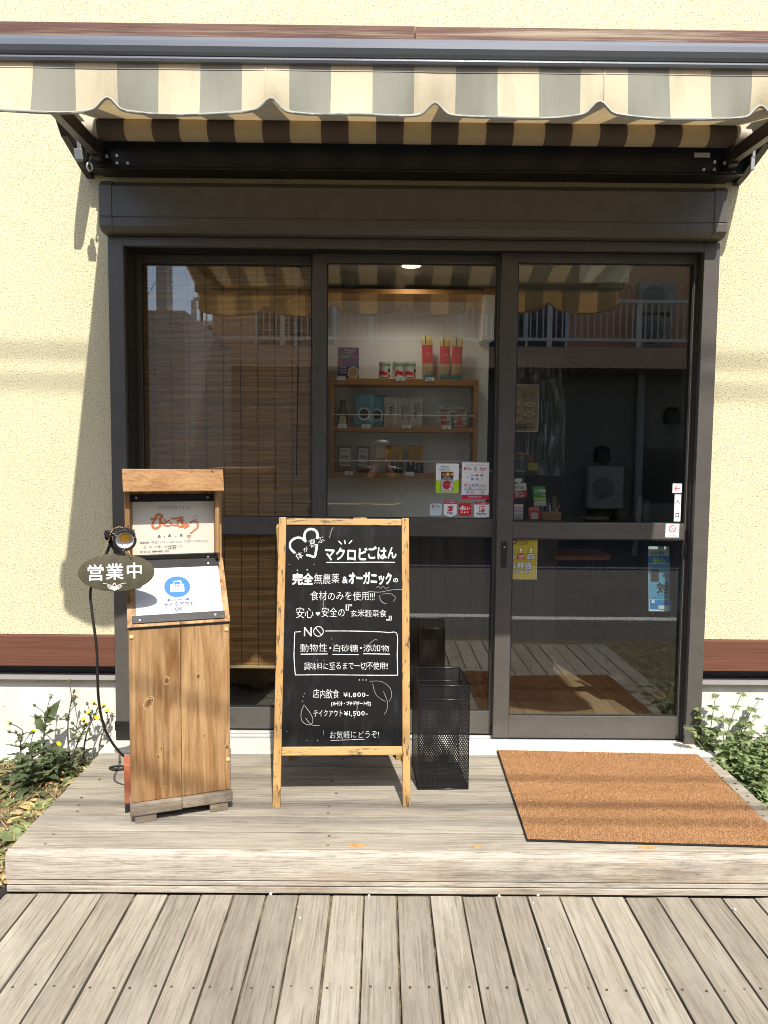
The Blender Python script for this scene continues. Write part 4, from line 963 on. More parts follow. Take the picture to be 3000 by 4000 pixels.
# ================================================================ doormat
DM = thing('doormat', 'rust orange fibre doormat with a thin black rubber edge', 'doormat', (.83, -.53, 0))
c = [Vector((.390, -.133, 0)), Vector((1.272, -.168, 0)), Vector((1.250, -.935, 0)), Vector((.370, -.900, 0))]; ctr = sum(c, Vector()) / 4
m = MB(); m.extrude([p + Vector((0, 0, .0025)) for p in c][::-1], (0, 0, .0035)); m.build('rubber_base', RUBBER, DM)
m = MB(); ins = [ctr + (p - ctr) * .985 for p in c]
def mf(u, v):
    a = c[0].lerp(c[1], u).lerp(c[3].lerp(c[2], u), v); a = ctr + (a - ctr) * .988; return a + Vector((0, 0, .0085 + .002 * math.sin(v * 9 + 1) + random.uniform(-.0006, .0006)))
m.grid(mf, 60, 60); m.build('pile', MATF, DM, smooth=180)
# short fibres standing in the pile
m = MB()
for i in range(52000):
    u, v = random.random(), random.random(); p = mf(u, v); h = random.uniform(.004, .0085); q = Vector((random.uniform(-1, 1), random.uniform(-1, 1), 0)) * .0035; wv = Vector((random.uniform(-1, 1), random.uniform(-1, 1), 0)).normalized() * .0008
    m.add([p - wv, p + wv, p + q + Vector((0, 0, h))], [(0, 1, 2)], rnd=random.random())
def fib():
    m_, t, b = nodes('mat_pile_fibre'); at = N(t, 'ShaderNodeAttribute', attribute_name='rnd'); g_ = noise(t, coords(t, (.5, 2.2, 1), False), 5, 4)
    cc = ramp(t, at.outputs['Fac'], [(0, (.30, .15, .07)), (.5, (.47, .265, .125)), (1, (.62, .40, .22))]); L(t, mixc(t, 1.0, cc, ramp(t, g_, [(.3, (.85, .8, .75)), (.7, (1.08, 1.08, 1.08))]), 'MULTIPLY'), b.inputs['Base Color']); b.inputs['Roughness'].default_value = .9; b.inputs['Specular IOR Level'].default_value = .1; return m_
m.build('fibre', fib(), DM, kind='stuff')
# ================================================================ stickers on the glass
PGM = Plane((0, .0897, 0), (1, 0, 0), (0, 0, 1)); PGR = Plane((0, .0427, 0), (1, 0, 0), (0, 0, 1)); PRAIL = Plane((0, .0308, 0), (1, 0, 0), (0, 0, 1))
zs = zoom(1280, 1680, 1920); zr = zoom(1900, 900, 3000)
C = lambda n_, c, r=.5: pm('ink_' + n_, c, r, var=.02)
RED, CRIM, WHT, BLK, PALE, LIME = C('red', (.60, .012, .02)), C('crimson', (.47, .015, .045)), C('white', (.80, .81, .82)), C('black', (.012, .012, .012)), C('pale', (.50, .62, .66)), C('lime', (.44, .66, .01))
INKS = [RED, CRIM, WHT, BLK, PALE, LIME, C('green', (.05, .30, .06)), C('grey', (.45, .45, .43)), C('blue', (.04, .19, .48)), C('orange', (.80, .22, .04)), C('yellow', (.80, .60, .04)), C('cyan', (.09, .28, .42)), C('pink', (.80, .30, .42)), C('dark', (.05, .04, .04))]
ri = dict(red=0, crim=1, wht=2, blk=3, pale=4, lime=5, grn=6, gry=7, blu=8, org=9, yel=10, cyn=11, pnk=12, drk=13)
class Sticker:
    def __init__(s, P, z, a0, b0, a1, b1, r=0.0, base='wht', th=.0006, poly=None):
        s.P, s.z = P, z; s.m = MB(); u0, v0 = P.hit(*z(a0, b1)); u1, v1 = P.hit(*z(a1, b0)); s.c = P.pt((u0 + u1) / 2, v0, 0)
        if poly: s.m.ppoly(P, [P.hit(*z(a, b)) for a, b in poly], .0003, th, mi=ri[base])
        else: s.m.prect(P, u0, u1, v0, v1, .0003, r=r, th=th, mi=ri[base])
        s.n = .0009
    def up(s): s.n += .0002
    def rect(s, a0, b0, a1, b1, c, r=0.0):
        s.up(); u0, v0 = s.P.hit(*s.z(a0, b1)); u1, v1 = s.P.hit(*s.z(a1, b0)); s.m.prect(s.P, u0, u1, v0, v1, s.n, r=min(r, (u1 - u0) * .49, (v1 - v0) * .49), mi=ri[c])
    def poly(s, pts, c): s.up(); s.m.ppoly(s.P, [s.P.hit(*s.z(a, b)) for a, b in pts], s.n, mi=ri[c])
    def ell(s, a, b, ra, rb, c): 
        s.up(); u, v = s.P.hit(*s.z(a, b)); k = (s.P.hit(*s.z(a + 50, b))[0] - u) / 50; s.m.pell(s.P, u, v, ra * k, rb * k, s.n, seg=28, mi=ri[c])
    def txt(s, t, a0, b0, a1, b1, c, bold=.01, **k): s.up(); textpx(s.m, t, s.P, s.z, a0, b0, a1, b1, n=s.n, bold=bold, mi=ri[c], **k)
    def line(s, pts, w_, c): s.up(); s.m.pstroke(s.P, [s.P.hit(*s.z(a, b)) for a, b in pts], w_, s.n, mi=ri[c])
    def done(s, name, label, cat, group=None): return props(s.m.build(name, INKS, loc=tuple(s.c)), label, cat, group)
GR = 'payment stickers on the middle glass door'
s = Sticker(PGM, zs, 1093, 340, 1328, 636, .005)
s.poly([(1095, 500), (1147, 518), (1272, 518), (1326, 497), (1326, 625), (1318, 634), (1104, 634), (1095, 625)], 'lime')
s.txt('We are', 1143, 357, 1228, 381, 'grn'); s.txt('listed on', 1133, 385, 1238, 408, 'grn')
s.rect(1147, 422, 1273, 501, 'drk'); s.txt('TOKYO', 1178, 471, 1240, 483, 'wht', .0); s.txt('Vegan & Vegetarian', 1150, 486, 1270, 500, 'wht', 0)
for a, b, r_, c in ((1195, 440, 12, 'red'), (1217, 446, 16, 'yel'), (1240, 440, 10, 'red'), (1258, 446, 12, 'yel'), (1165, 440, 9, 'grn'), (1178, 452, 9, 'org'), (1240, 460, 8, 'red'), (1160, 458, 7, 'red'), (1200, 460, 8, 'org')): s.ell(a, b, r_, r_, c)
s.rect(1144, 505, 1274, 626, 'gry'); s.ell(1208, 555, 44, 46, 'crim'); s.line([(1178, 555), (1236, 553)], .0008, 'yel')
for a, b in ((1245, 560), (1262, 572), (1240, 588), (1256, 545), (1232, 600)): s.ell(a, b, 9, 8, 'wht')
s.line([(1260, 515), (1256, 560), (1268, 620)], .001, 'grn'); s.line([(1160, 605), (1240, 605)], .0012, 'wht')
s.done('window_sticker', 'white and lime green sticker reading We are listed on, with food photos', 'sticker', GR)
s = Sticker(PGM, zs, 1354, 329, 1636, 698)
s.rect(1354, 658, 1634, 697, 'crim'); s.txt('Rakuten Payment', 1428, 669, 1556, 686, 'wht', .02)
s.txt('楽天ペイ・楽天Edy・楽天カード使えます', 1403, 350, 1588, 360, 'drk', .01)
s.txt('R', 1384, 374, 1402, 404, 'crim', .03); s.line([(1382, 408), (1404, 406)], .0008, 'crim'); s.txt('Pay', 1408, 376, 1460, 409, 'drk', 0)
s.txt('R', 1488, 372, 1506, 398, 'crim', .03); s.txt('Edy', 1484, 402, 1512, 416, 'drk', 0); s.txt('Rakuten', 1542, 378, 1610, 394, 'crim', .02); s.txt('Card', 1542, 398, 1582, 412, 'crim', .02)
for b in (430, 525): s.line([(1380, b), (1610, b)], .0005, 'gry')
s.txt(')))', 1407, 466, 1426, 486, 'drk', 0); s.txt('VISA', 1448, 451, 1480, 464, 'blu', .03); s.ell(1505, 457, 9, 10, 'red'); s.ell(1519, 457, 9, 10, 'org'); s.rect(1546, 447, 1555, 467, 'blu'); s.rect(1556, 447, 1564, 467, 'red'); s.rect(1565, 447, 1574, 467, 'grn')
s.rect(1451, 484, 1475, 508, 'blu'); s.txt('AMEX', 1453, 492, 1473, 499, 'wht', 0); s.rect(1497, 484, 1525, 508, 'pale'); s.ell(1511, 496, 8, 8, 'blu'); s.rect(1543, 486, 1577, 506, 'wht'); s.txt('DISCOVER', 1545, 490, 1575, 497, 'drk', 0); s.line([(1550, 503), (1577, 499)], .001, 'org')
for a, b, w_, c in ((1394, 553, 12, 'red'), (1433, 552, 15, 'gry'), (1473, 553, 15, 'cyn'), (1512, 552, 11, 'drk'), (1551, 553, 15, 'gry'), (1590, 553, 14, 'yel'), (1394, 592, 11, 'grn'), (1439, 592, 15, 'drk'), (1486, 592, 16, 'pnk'), (1532, 592, 15, 'cyn'), (1583, 592, 20, 'gry'), (1417, 630, 15, 'blu'), (1466, 630, 16, 'red'), (1516, 630, 18, 'pale'), (1565, 630, 17, 'cyn')): s.rect(a - w_, b - 10, a + w_, b + 9, c, .001); s.rect(a - w_ * .6, b - 3, a + w_ * .6, b + 2, 'wht')
s.done('window_sticker', 'tall white payment methods sticker with rows of small logos and a crimson foot', 'sticker', GR)
s = Sticker(PGM, zs, 1033, 745, 1155, 865, .0055, 'pale'); s.rect(1040, 830, 1148, 858, 'pale'); s.txt('R', 1056, 756, 1076, 786, 'crim', .03); s.line([(1054, 790), (1077, 788)], .0008, 'crim'); s.txt('Pay', 1084, 758, 1136, 790, 'drk', -.004); s.txt('楽天ペイ使えます', 1062, 801, 1126, 808, 'drk', 0)
s.done('window_sticker', 'small pale blue rounded square sticker reading R Pay', 'sticker', GR)
s = Sticker(PGM, zs, 1175, 712, 1309, 881, 0, 'wht', poly=[(1175, 714), (1180, 711), (1304, 713), (1309, 718), (1306, 850), (1300, 857), (1240, 881), (1182, 857), (1176, 850)])
s.poly([(1178, 712), (1309, 714), (1308, 750), (1177, 748)], 'crim'); s.txt('メルペイ使えます', 1192, 723, 1294, 740, 'wht', .02)
s.poly([(1215, 779), (1238, 765), (1264, 770), (1266, 800), (1264, 815), (1240, 824), (1216, 812)], 'red'); s.ell(1262, 778, 11, 11, 'cyn'); s.txt('m', 1217, 790, 1236, 803, 'wht', .03); s.txt('Pay', 1212, 824, 1266, 855, 'blk', .01)
s.done('window_sticker', 'white shield shaped sticker reading Pay under a crimson header', 'sticker', GR)
s = Sticker(PGM, zs, 1325, 737, 1456, 868, .009, 'red'); s.txt('d', 1340, 766, 1370, 808, 'wht', .05); s.txt('払い', 1374, 774, 1440, 808, 'wht', .035)
for a in (1359, 1387, 1417): s.ell(a, 831, 10, 10, 'org'); s.ell(a, 831, 8, 8, 'wht')
s.done('window_sticker', 'red rounded square sticker with white characters and three pale dots', 'sticker', GR)
s = Sticker(PGM, zs, 1482, 730, 1638, 883, .004); s.rect(1484, 731, 1637, 753, 'crim', .002); s.txt('ペイペイ使えます', 1514, 736, 1606, 747, 'wht', .01)
s.poly([(1534, 772), (1588, 770), (1586, 826), (1530, 828)], 'red'); s.txt('P', 1540, 779, 1580, 822, 'wht', .02); s.txt('PayPay', 1512, 835, 1605, 863, 'blk', .02)
s.done('window_sticker', 'white square sticker reading PayPay with a red logo', 'sticker', GR)
# right door
s = Sticker(PGR, zr, 1096, 1492, 1152, 1547, .001); s.ell(1124, 1520, 22, 22, 'gry'); s.ell(1124, 1520, 20.5, 20.5, 'wht'); s.line([(1108, 1520), (1141, 1520)], .0034, 'red'); s.line([(1124, 1504), (1108, 1520), (1124, 1536)], .0036, 'red')
s.done('arrow_sticker', 'white square sticker with a red arrow pointing left', 'sticker')
s = Sticker(PGR, zr, 1104, 1556, 1148, 1714); s.txt('入', 1113, 1584, 1139, 1612, 'blk', .015); s.txt('口', 1114, 1666, 1133, 1690, 'blk', .015)
s.done('entrance_sign', 'narrow white vertical plate with two black characters at the right edge of the glass', 'sign')
s = Sticker(PRAIL, zr, 1054, 1728, 1137, 1808, .001, th=.0002); s.ell(1095, 1757, 21, 21, 'red'); s.ell(1095, 1757, 16.5, 16.5, 'wht'); s.line([(1080, 1761), (1108, 1757)], .0022, 'drk'); s.line(smoothline([(1108, 1754), (1105, 1746), (1110, 1742)]), .0012, 'gry'); s.line([(1081, 1743), (1109, 1771)], .0026, 'red'); s.txt('NO SMOKING', 1064, 1785, 1124, 1791, 'drk', .0); s.txt('PLEASE', 1080, 1795, 1108, 1800, 'drk', 0)
s.done('no_smoking_sticker', 'white square no smoking sticker on the lit end of the door rail', 'sticker')
# posters behind the lower glass of the right door
zp = zoom(1960, 2020, 2760)
PPY = Plane((0, .052, 0), (1, 0, 0), (0, 0, 1))
s = Sticker(PPY, zp, 49, 166, 291, 503, 0, 'wht')
s.rect(52, 170, 286, 498, 'yel')
sp = [];
for i in range(24): q = 2 * math.pi * i / 24; k_ = 1 if i % 2 else .8; sp.append((max(52, 88 + 40 * k_ * math.cos(q)), max(171, 192 + 36 * k_ * math.sin(q))))
s.poly(sp, 'red'); s.txt('応援', 58, 182, 110, 208, 'wht', .03); s.txt('がんばろう', 64, 172, 104, 179, 'wht', 0)
s.line([(137, 222), (137, 200), (150, 186), (166, 200), (166, 222), (137, 222)], .0013, 'drk'); s.line([(150, 186), (178, 184), (190, 198), (188, 220), (166, 222)], .0013, 'drk'); s.line([(166, 200), (190, 198)], .001, 'drk')
for a in (198, 209): s.poly([(a - 5, 214), (a + 5, 214), (a, 200)], 'red'); s.line([(a, 214), (a, 222)], .001, 'drk')
s.txt('全国飲食店', 208, 174, 246, 182, 'drk', 0); s.line([(196, 172), (196, 186), (210, 188)], .0008, 'drk')
for a, c in ((76, 'wht'), (153, 'red'), (233, 'wht')):
    s.poly([(a - 30, 340), (a + 30, 338), (a + 28, 296), (a + 12, 270), (a + 10, 250), (a - 8, 252), (a - 10, 270), (a - 28, 296)], 'drk'); s.poly([(a - 28, 337), (a + 28, 335), (a + 26, 298), (a - 26, 298)], c); s.poly([(a - 24, 292), (a + 24, 292), (a + 10, 274), (a - 9, 274)], 'yel'); s.ell(a + 1, 264, 9, 13, 'wht')
    s.txt('TAKE', a - 24, 304, a + 24, 317, 'wht' if c == 'red' else 'drk', .03); s.txt('OUT', a - 18, 320, a + 18, 333, 'wht' if c == 'red' else 'drk', .03)
s.txt('お弁当', 62, 362, 236, 416, 'drk', .075); s.txt('お弁当', 62, 362, 236, 416, 'wht', .03); s.txt('やっています', 62, 428, 238, 458, 'drk', .06); s.txt('やっています', 62, 428, 238, 458, 'wht', .02)
s.done('takeaway_poster', 'bright yellow poster with three take out bags inside the right door', 'poster')
PPB = Plane((0, .16, 0), (1, .0, 0), (-.04, 0, 1))
s = Sticker(PPB, zp, 1232, 150, 1420, 682, 0, 'pale')
s.rect(1240, 226, 1420, 292, 'blu'); s.rect(1240, 292, 1420, 585, 'cyn'); s.rect(1240, 585, 1420, 664, 'blu'); s.txt('お店の衛生', 1268, 192, 1376, 222, 'drk', .01); s.txt('安心', 1284, 246, 1380, 288, 'lime', .03); s.txt('CLEAN', 1276, 298, 1372, 328, 'blu', 0)
s.txt('菌・', 1258, 338, 1376, 436, 'drk', .05); s.txt('対', 1306, 444, 1400, 532, 'drk', .05); s.txt('お客様に安心して', 1310, 545, 1400, 552, 'drk', 0); s.txt('アルコール消毒', 1262, 562, 1400, 570, 'drk', 0); s.rect(1256, 588, 1282, 614, 'pale'); s.rect(1310, 628, 1400, 662, 'pale')
s.done('hygiene_poster', 'blue hygiene poster with large dark characters behind the right door glass', 'poster')

# ================================================================ bamboo blind
BLD = thing('bamboo_blind', 'brown bamboo roll blind hanging behind the left door', 'blind', (-.86, .2, 2.2))
BAM = wood('bamboo_slats', (.62, .34, .14), (.36, .175, .065), axis=0, g=14, stretch=.3, rv=.30, rough=.6, fine=.2)
m = MB(); z = .288; i = 0
bx0, bx1 = -1.262, -.408
while z < 2.196:
    sk = .0042 * 0; h = .0037; m.box(bx0 + random.uniform(0, .004), bx1 - random.uniform(0, .004), .200, .2018, z, z + h, rnd=random.random() + .01); z += .00545
m.build('slats', BAM, BLD)
m = MB()
for x in (-1.205, -1.125, -1.043, -.962, -.881, -.800, -.719, -.638, -.557, -.476): m.tube([(x, .1975, .28), (x + .002, .1972, 1.2), (x, .1975, 2.2)], .0014, 5)
m.build('thread', BRONZE_D, BLD)
m = MB(); m.tube([(-.520, .192, 2.175), (-.528, .188, 1.7), (-.535, .186, 1.2), (-.534, .188, 1.22), (-.518, .19, 2.17)], .002, 5); m.box(-.535, -.51, .182, .2, 2.16, 2.185); m.build('pull_cord', BLACKM, BLD)
m = MB(); m.box(bx0 - .004, bx1 + .004, .194, .210, .272, .286, rnd=.5); m.build('bottom_rail', pm('pale_bamboo', (.52, .38, .18), .5), BLD, bevel=.003)
m = MB(); m.box(bx0 - .004, bx1 + .004, .194, .214, 2.196, 2.215, rnd=.5); m.build('top_rail', BAM, BLD)

# ================================================================ shelf unit on the partition
za = zoom(1280, 1300, 1920); zb = zoom(1280, 1680, 1920); zc = zoom(1200, 900, 2000, 1475)
YF, YB = .478, .60
SH = thing('wall_shelf', 'orange brown wooden wall shelf unit with goods, behind the middle door', 'shelf', (-.02, .55, 1.2))
m = MB(); X0, X1 = -.398, .362
for (za0, za1) in ((1.668, 1.700), (1.430, 1.455), (1.193, 1.2195)): m.box(X0 + .0225, X1 - .0225, YF, .619, za0, za1)
m.build('shelf_board', SHELFW, SH, bevel=.0015)
m = MB(); m.box(X0, X0 + .022, YF - .002, .619, 1.192, 1.6995); m.box(X1 - .022, X1, YF - .002, .619, 1.192, 1.6995); m.split('side_board', SHELFW, SH, bevel=.0015)
m = MB()
for z in (1.516, 1.282): m.tube([(X0 + .015, YF - .006, z), (X1 - .02, YF - .006, z - .002)], .0022, 8)
m.build('guard_rail', pm('rail_white', (.75, .75, .72), .4), SH)
LD = thing('wall_ledge', 'wooden ledge high on the partition above the shelf unit', 'shelf', (0, .55, 2.1))
m = MB(); m.box(-1.85, .372, .45, .74, 2.118, 2.142); m.box(.372, .436, .44, .619, 2.118, 2.150); m.build('ledge_board', SHELFW, LD, bevel=.002)
m = MB(); m.box(.376, .4315, .448, .618, 1.9, 2.117); m.build('bracket_post', WALLIN, LD)
c = atY(*zc(285, 420), .5); m = MB(); m.lathe([(.038, 0), (.044, .04), (.045, .075), (.040, .088), (.038, .085), (.040, .07)], (c.x, .52, 2.1425), (0, 0, 1), 16); m.build('dark_pot', pm('dark_brown_pot', (.05, .03, .025), .4), loc=(c.x, .52, 2.1425), smooth=40, label='tall dark brown pot at the left end of the high ledge', category='pot')
c = atY(*zc(655, 420), .5); m = MB(); m.lathe([(.030, 0), (.044, .02), (.046, .034), (.044, .034), (.028, .004)], (c.x, .52, 2.1425), (0, 0, 1), 16); m.build('dark_bowl', pm('dark_bowl', (.06, .04, .03), .35), loc=(c.x, .52, 2.1425), smooth=40, label='low dark bowl on the high ledge below the ceiling lamp', category='bowl')
# goods: boxes, cans, packs and bottles; each placed where it stands on its shelf
def spot(z, a, b, y): c = atY(*z(a, b), y); return c.x
def width(z, a0, a1, b, y): return atY(*z(a1, b), y).x - atY(*z(a0, b), y).x
Z1, Z2, Z3 = 1.7003, 1.4553, 1.2198
def face_plane(x, y, z): return Plane((x, y, z), (1, 0, 0), (0, 0, 1))
PURP = C('purple', (.055, .035, .17)); BEIGE = C('beige', (.50, .42, .30)); TAN = C('tan_noodle', (.40, .29, .16)); TEAL = C('teal', (.06, .26, .32)); SKY_ = C('powder_blue', (.14, .36, .46)); CREAM = C('cream_pack', (.62, .56, .48))
# purple carton
x = spot(za, 208, 430, .52); wd = width(za, 100, 312, 300, .52); h = .161
t = thing('purple_carton', 'dark purple carton of pasta at the left end of the top shelf', 'carton', (x, .54, Z1)); m = MB(); m.box(x - wd / 2, x + wd / 2, .52, .56, Z1, Z1 + h); m.build('carton', PURP, t, bevel=.001)
P_ = face_plane(x, .5196, Z1); m = MB(); text(m, 'Tinkyada', P_, .004, h * .90, w=wd * .55, mi=2); text(m, 'PASTA JOY', P_, .004, h * .825, w=wd * .4, mi=2); text(m, 'Brown Rice Penne', P_, .0, h * .755, w=wd * .5, mi=2); m.prect(P_, -wd * .4, wd * .05, h * .665, h * .715, .0005, mi=0); m.prect(P_, wd * .18, wd * .44, h * .67, h * .715, .0005, mi=1); m.pell(P_, wd * .24, h * .2, wd * .26, h * .2, .0005, mi=2); m.pell(P_, wd * .24, h * .2, wd * .21, h * .16, .0007, mi=3); m.pell(P_, -wd * .34, h * .56, .006, .009, .0006, mi=1)
for q in range(5): m.prect(P_, -wd * .42, -wd * .05 - .004 * (q % 2), h * (.40 - .05 * q), h * (.415 - .05 * q), .0005, mi=2)
m.build('printing', [INKS[6], RED, C('offwhite', (.60, .58, .52)), TAN], t)
# three tomato cans
def can():
    t = thing('tomato_can', 'white tomato can on the top shelf, left of the other two', 'can', (0, 0, 0), group='tomato cans on the top shelf'); r, h = .0300, .0905
    m = MB(); m.lathe([(r - .001, 0), (r, .002), (r - .0008, .004), (r - .0008, h - .004), (r, h - .002), (r - .001, h), (r - .003, h - .001), (0, h - .002)], (0, 0, 0), (0, 0, 1), 28); m.build('can_body', C('can_white', (.66, .66, .62), .35), t, smooth=40)
    m = MB()
    def patch(a0, a1, z0, z1, mi, dr=0.0):
        n = 10; vs = []
        for i in range(n + 1):
            a = a0 + (a1 - a0) * i / n; vs += [((r + .0003 + dr) * math.sin(a), -(r + .0003 + dr) * math.cos(a), z) for z in (z0, z1)]
        m.add(vs, [(2 * i, 2 * i + 2, 2 * i + 3, 2 * i + 1) for i in range(n)], mi=mi)
    patch(-1.5, 1.5, h * .76, h * .88, 0)
    for a, z, da, dz in ((-.9, .038, .35, .013), (-.35, .033, .42, .015), (.15, .030, .4, .012), (.9, .020, .3, .010), (-1.1, .025, .25, .010)): 
        for k in (1, .7): patch(a - da * k, a + da * k, z - dz * (1.3 - k), z + dz * (1.3 - k) * 1.0, 1, .0001 * k)
    patch(-.75, .7, .007, .013, 1, .0003); patch(.55, 1.2, .038, .056, 2, .0003)
    m.build('can_label', [INKS[6], RED, C('deep_green', (.02, .05, .02))], t); return t
can0 = can(); cx = [spot(za, a, 430, .545) for a in (577, 713, 833)]
can0.location = (cx[0], .545, Z1)
dup(can0, (cx[1], .545, Z1), .75, 'white tomato can in the middle of the three on the top shelf'); dup(can0, (cx[2], .545, Z1), .1, 'white tomato can on the top shelf nearest the long red packs')
# three long pasta packs
def packmesh(wd, h, dep, top=.0, puff=.35, nu=8, nv=10):
    def fn(u, v, s_):
        e = (1 - abs(2 * u - 1) ** 3) * (1 - abs(2 * v - 1) ** 6); return ((u - .5) * wd * (1 + .03 * math.sin(v * 9)), -s_ * dep / 2 * (puff + (1 - puff) * e) * (1 if 0.02 < v < .985 else .15), v * h)
    return fn
def pack(name, label, cat, group, wd, h, dep, bands, mats, decos=None, lean_=0.0):
    t = thing(name, label, cat, (0, 0, 0), group=group); fn = packmesh(wd, h, dep); m = MB()
    for s_ in (1, -1): m.grid(lambda u, v: fn(u, v, s_) if s_ > 0 else fn(1 - u, v, s_), 10, 24, mif=lambda i, j: next(k for k, (lim) in enumerate(bands) if (j + .5) / 24 <= lim))
    m.build('bag', mats, t, smooth=60)
    if decos:
        m = MB(); P_ = face_plane(0, -dep / 2 - .0006, 0); mm = decos(m, P_); m.build('printing', mm, t)
    return t
CLEARP = glassmat('clear_film', .06, (.96, .96, .95), .08, .5)
def dpasta(m, P_):
    text(m, '有機', P_, 0, .113, w=.020, mi=0, n=.001); text(m, 'スパゲッティ', P_, 0, .102, w=.024, mi=0, n=.001); m.pell(P_, .012, .045, .0075, .0075, .001, mi=1); m.pell(P_, .012, .045, .0062, .0062, .0012, mi=2); m.prect(P_, -.016, -.010, .150, .190, .001, mi=3); m.prect(P_, -.009, -.006, .150, .190, .001, mi=4); return [C('pale_red', (.75, .35, .32)), CREAM, TAN, CREAM, BLK]
pp = pack('pasta_pack', 'tall red and yellow pasta pack standing apart, first of the three', 'pack', 'red pasta packs on the top shelf', .046, .19, .018, (.105, .395, .745, .80, 1.0), [TEAL, TAN, RED, CRIM, C('mustard', (.52, .38, .07))], dpasta)
px_ = [spot(za, a, 440, .545) for a in (1018, 1180, 1300)]
pp.location = (px_[0], .545, Z1); pp.rotation_euler = (R(-3), R(-2.2), .05); pp.scale = (1.2, 1.2, 1.2)
for i, x in enumerate(px_[1:]):
    d_ = dup(pp, (x, .545, Z1), 0, ('tall red and yellow pasta pack in the middle of the three', 'tall red and yellow pasta pack at the right end of the three')[i], 1.16); d_.rotation_euler = (R(-3), R((1.0, 2)[i]), (-.03, .04)[i])
# second shelf: bottle, pouches, noodle packs, sweets
x = spot(za, 152, 915, .54); t = thing('syrup_bottle', 'dark amber syrup bottle with yellow label on the middle shelf', 'bottle', (x, .54, Z2))
m = MB(); m.lathe([(r_ * 1.2, z_ * 1.25) for r_, z_ in ((.020, 0), (.0225, .004), (.0228, .045), (.020, .062), (.012, .078), (.0092, .088), (.0092, .092))], (x, .54, Z2), (0, 0, 1), 24); m.build('bottle_body', C('amber_glass', (.13, .065, .008), .12), t, smooth=40)
m = MB(); m.lathe([(r_ * 1.2, z_ * 1.25) for r_, z_ in ((.0115, .090), (.0118, .092), (.0118, .109), (.0105, .111))], (x, .54, Z2), (0, 0, 1), 20); m.build('cap', BLK, t, smooth=40)
P_ = face_plane(x, .5120, Z2); m = MB(); m.prect(P_, -.018, .018, .012, .044, 0, mi=0); m.ppoly(P_, [(-.018, .044), (.018, .044), (.012, .054), (0, .060), (-.012, .054)], 0, mi=1); text(m, 'MAPLE', P_, 0, .037, w=.028, h=.007, mi=2, bold=.02); text(m, 'SYRUP', P_, 0, .024, w=.022, mi=2); m.build('bottle_label', [C('label_yellow', (.60, .58, .22)), C('label_cream', (.5, .48, .36)), C('ink_green', (.05, .09, .03))], t)
def dcocoa(m, P_):
    text(m, 'ブラックココア', P_, 0, .088, w=.056, mi=2, n=.001, bold=.01); m.pell(P_, .0, .052, .026, .026, .001, mi=1); m.pell(P_, 0, .052, .020, .020, .0014, mi=0); m.obox(P_.pt(.022, .032, .001), (.006, 0, -.006), (0, .0003, 0), (.002, 0, .002), mi=1); text(m, '100g', P_, 0, .014, w=.016, mi=2, n=.001); return [BLK, C('cup_white', (.68, .68, .64)), C('ink_navy', (.02, .06, .09))]
t = pack('cocoa_pouch', 'powder blue cocoa pouch standing in front on the middle shelf', 'pouch', 'blue cocoa pouches', .083, .139, .026, (1.0,), [SKY_], dcocoa); x1_ = spot(za, 368, 915, .525); t.scale = (1.2, 1.2, 1.27); t.location = (x1_, .525, Z2); t.rotation_euler = (R(-5), 0, 0)
t2 = dup(t, (spot(za, 497, 915, .558), .562, Z2), 0, 'powder blue cocoa pouch half hidden behind the other pouch', 1.22); t2.rotation_euler = (R(-5), 0, 0)
def dnood(m, P_):
    text(m, '有', P_, -.0, .113, w=.006, mi=0, n=.001)
    for i, ch in enumerate('そうめん'): text(m, ch, P_, .0 + .001 * (i % 2), .083 - i * .0135, h=.013, mi=0, n=.001, bold=.03)
    for i, ch in enumerate('手のべ'): text(m, ch, P_, .0135, .093 - i * .0125, h=.010, mi=0, n=.001, bold=.02)
    text(m, '島原名産', P_, 0, .100, w=.018, mi=0, n=.001)
    for q in range(6): m.prect(P_, -.022, .010 - .003 * (q % 2), .022 - q * .003, .0232 - q * .003, .001, mi=1)
    m.prect(P_, -.0235, -.0225, .03, .12, .001, mi=1); return [BLK, INKS[7]]
t = pack('noodle_pack', 'pale noodle pack with brush characters at the left of its row', 'pack', 'pale noodle packs', .056, .128, .02, (1.0,), [CREAM], dnood); nx = [spot(za, a, 915, .54) for a in (636, 757, 888)]
t.scale = (1.15, 1.2, 1.22); t.location = (nx[0], .54, Z2); t.rotation_euler = (R(-4), 0, .03)
for i, x in enumerate(nx[1:]):
    d_ = dup(t, (x, .54 - .008 * (i + 1) + .012, Z2), 0, ('pale noodle pack with brush characters in the middle of its row', 'pale noodle pack with brush characters at the right of its row')[i], (1.2, 1.26)[i]); d_.rotation_euler = (R(-4), 0, .0)
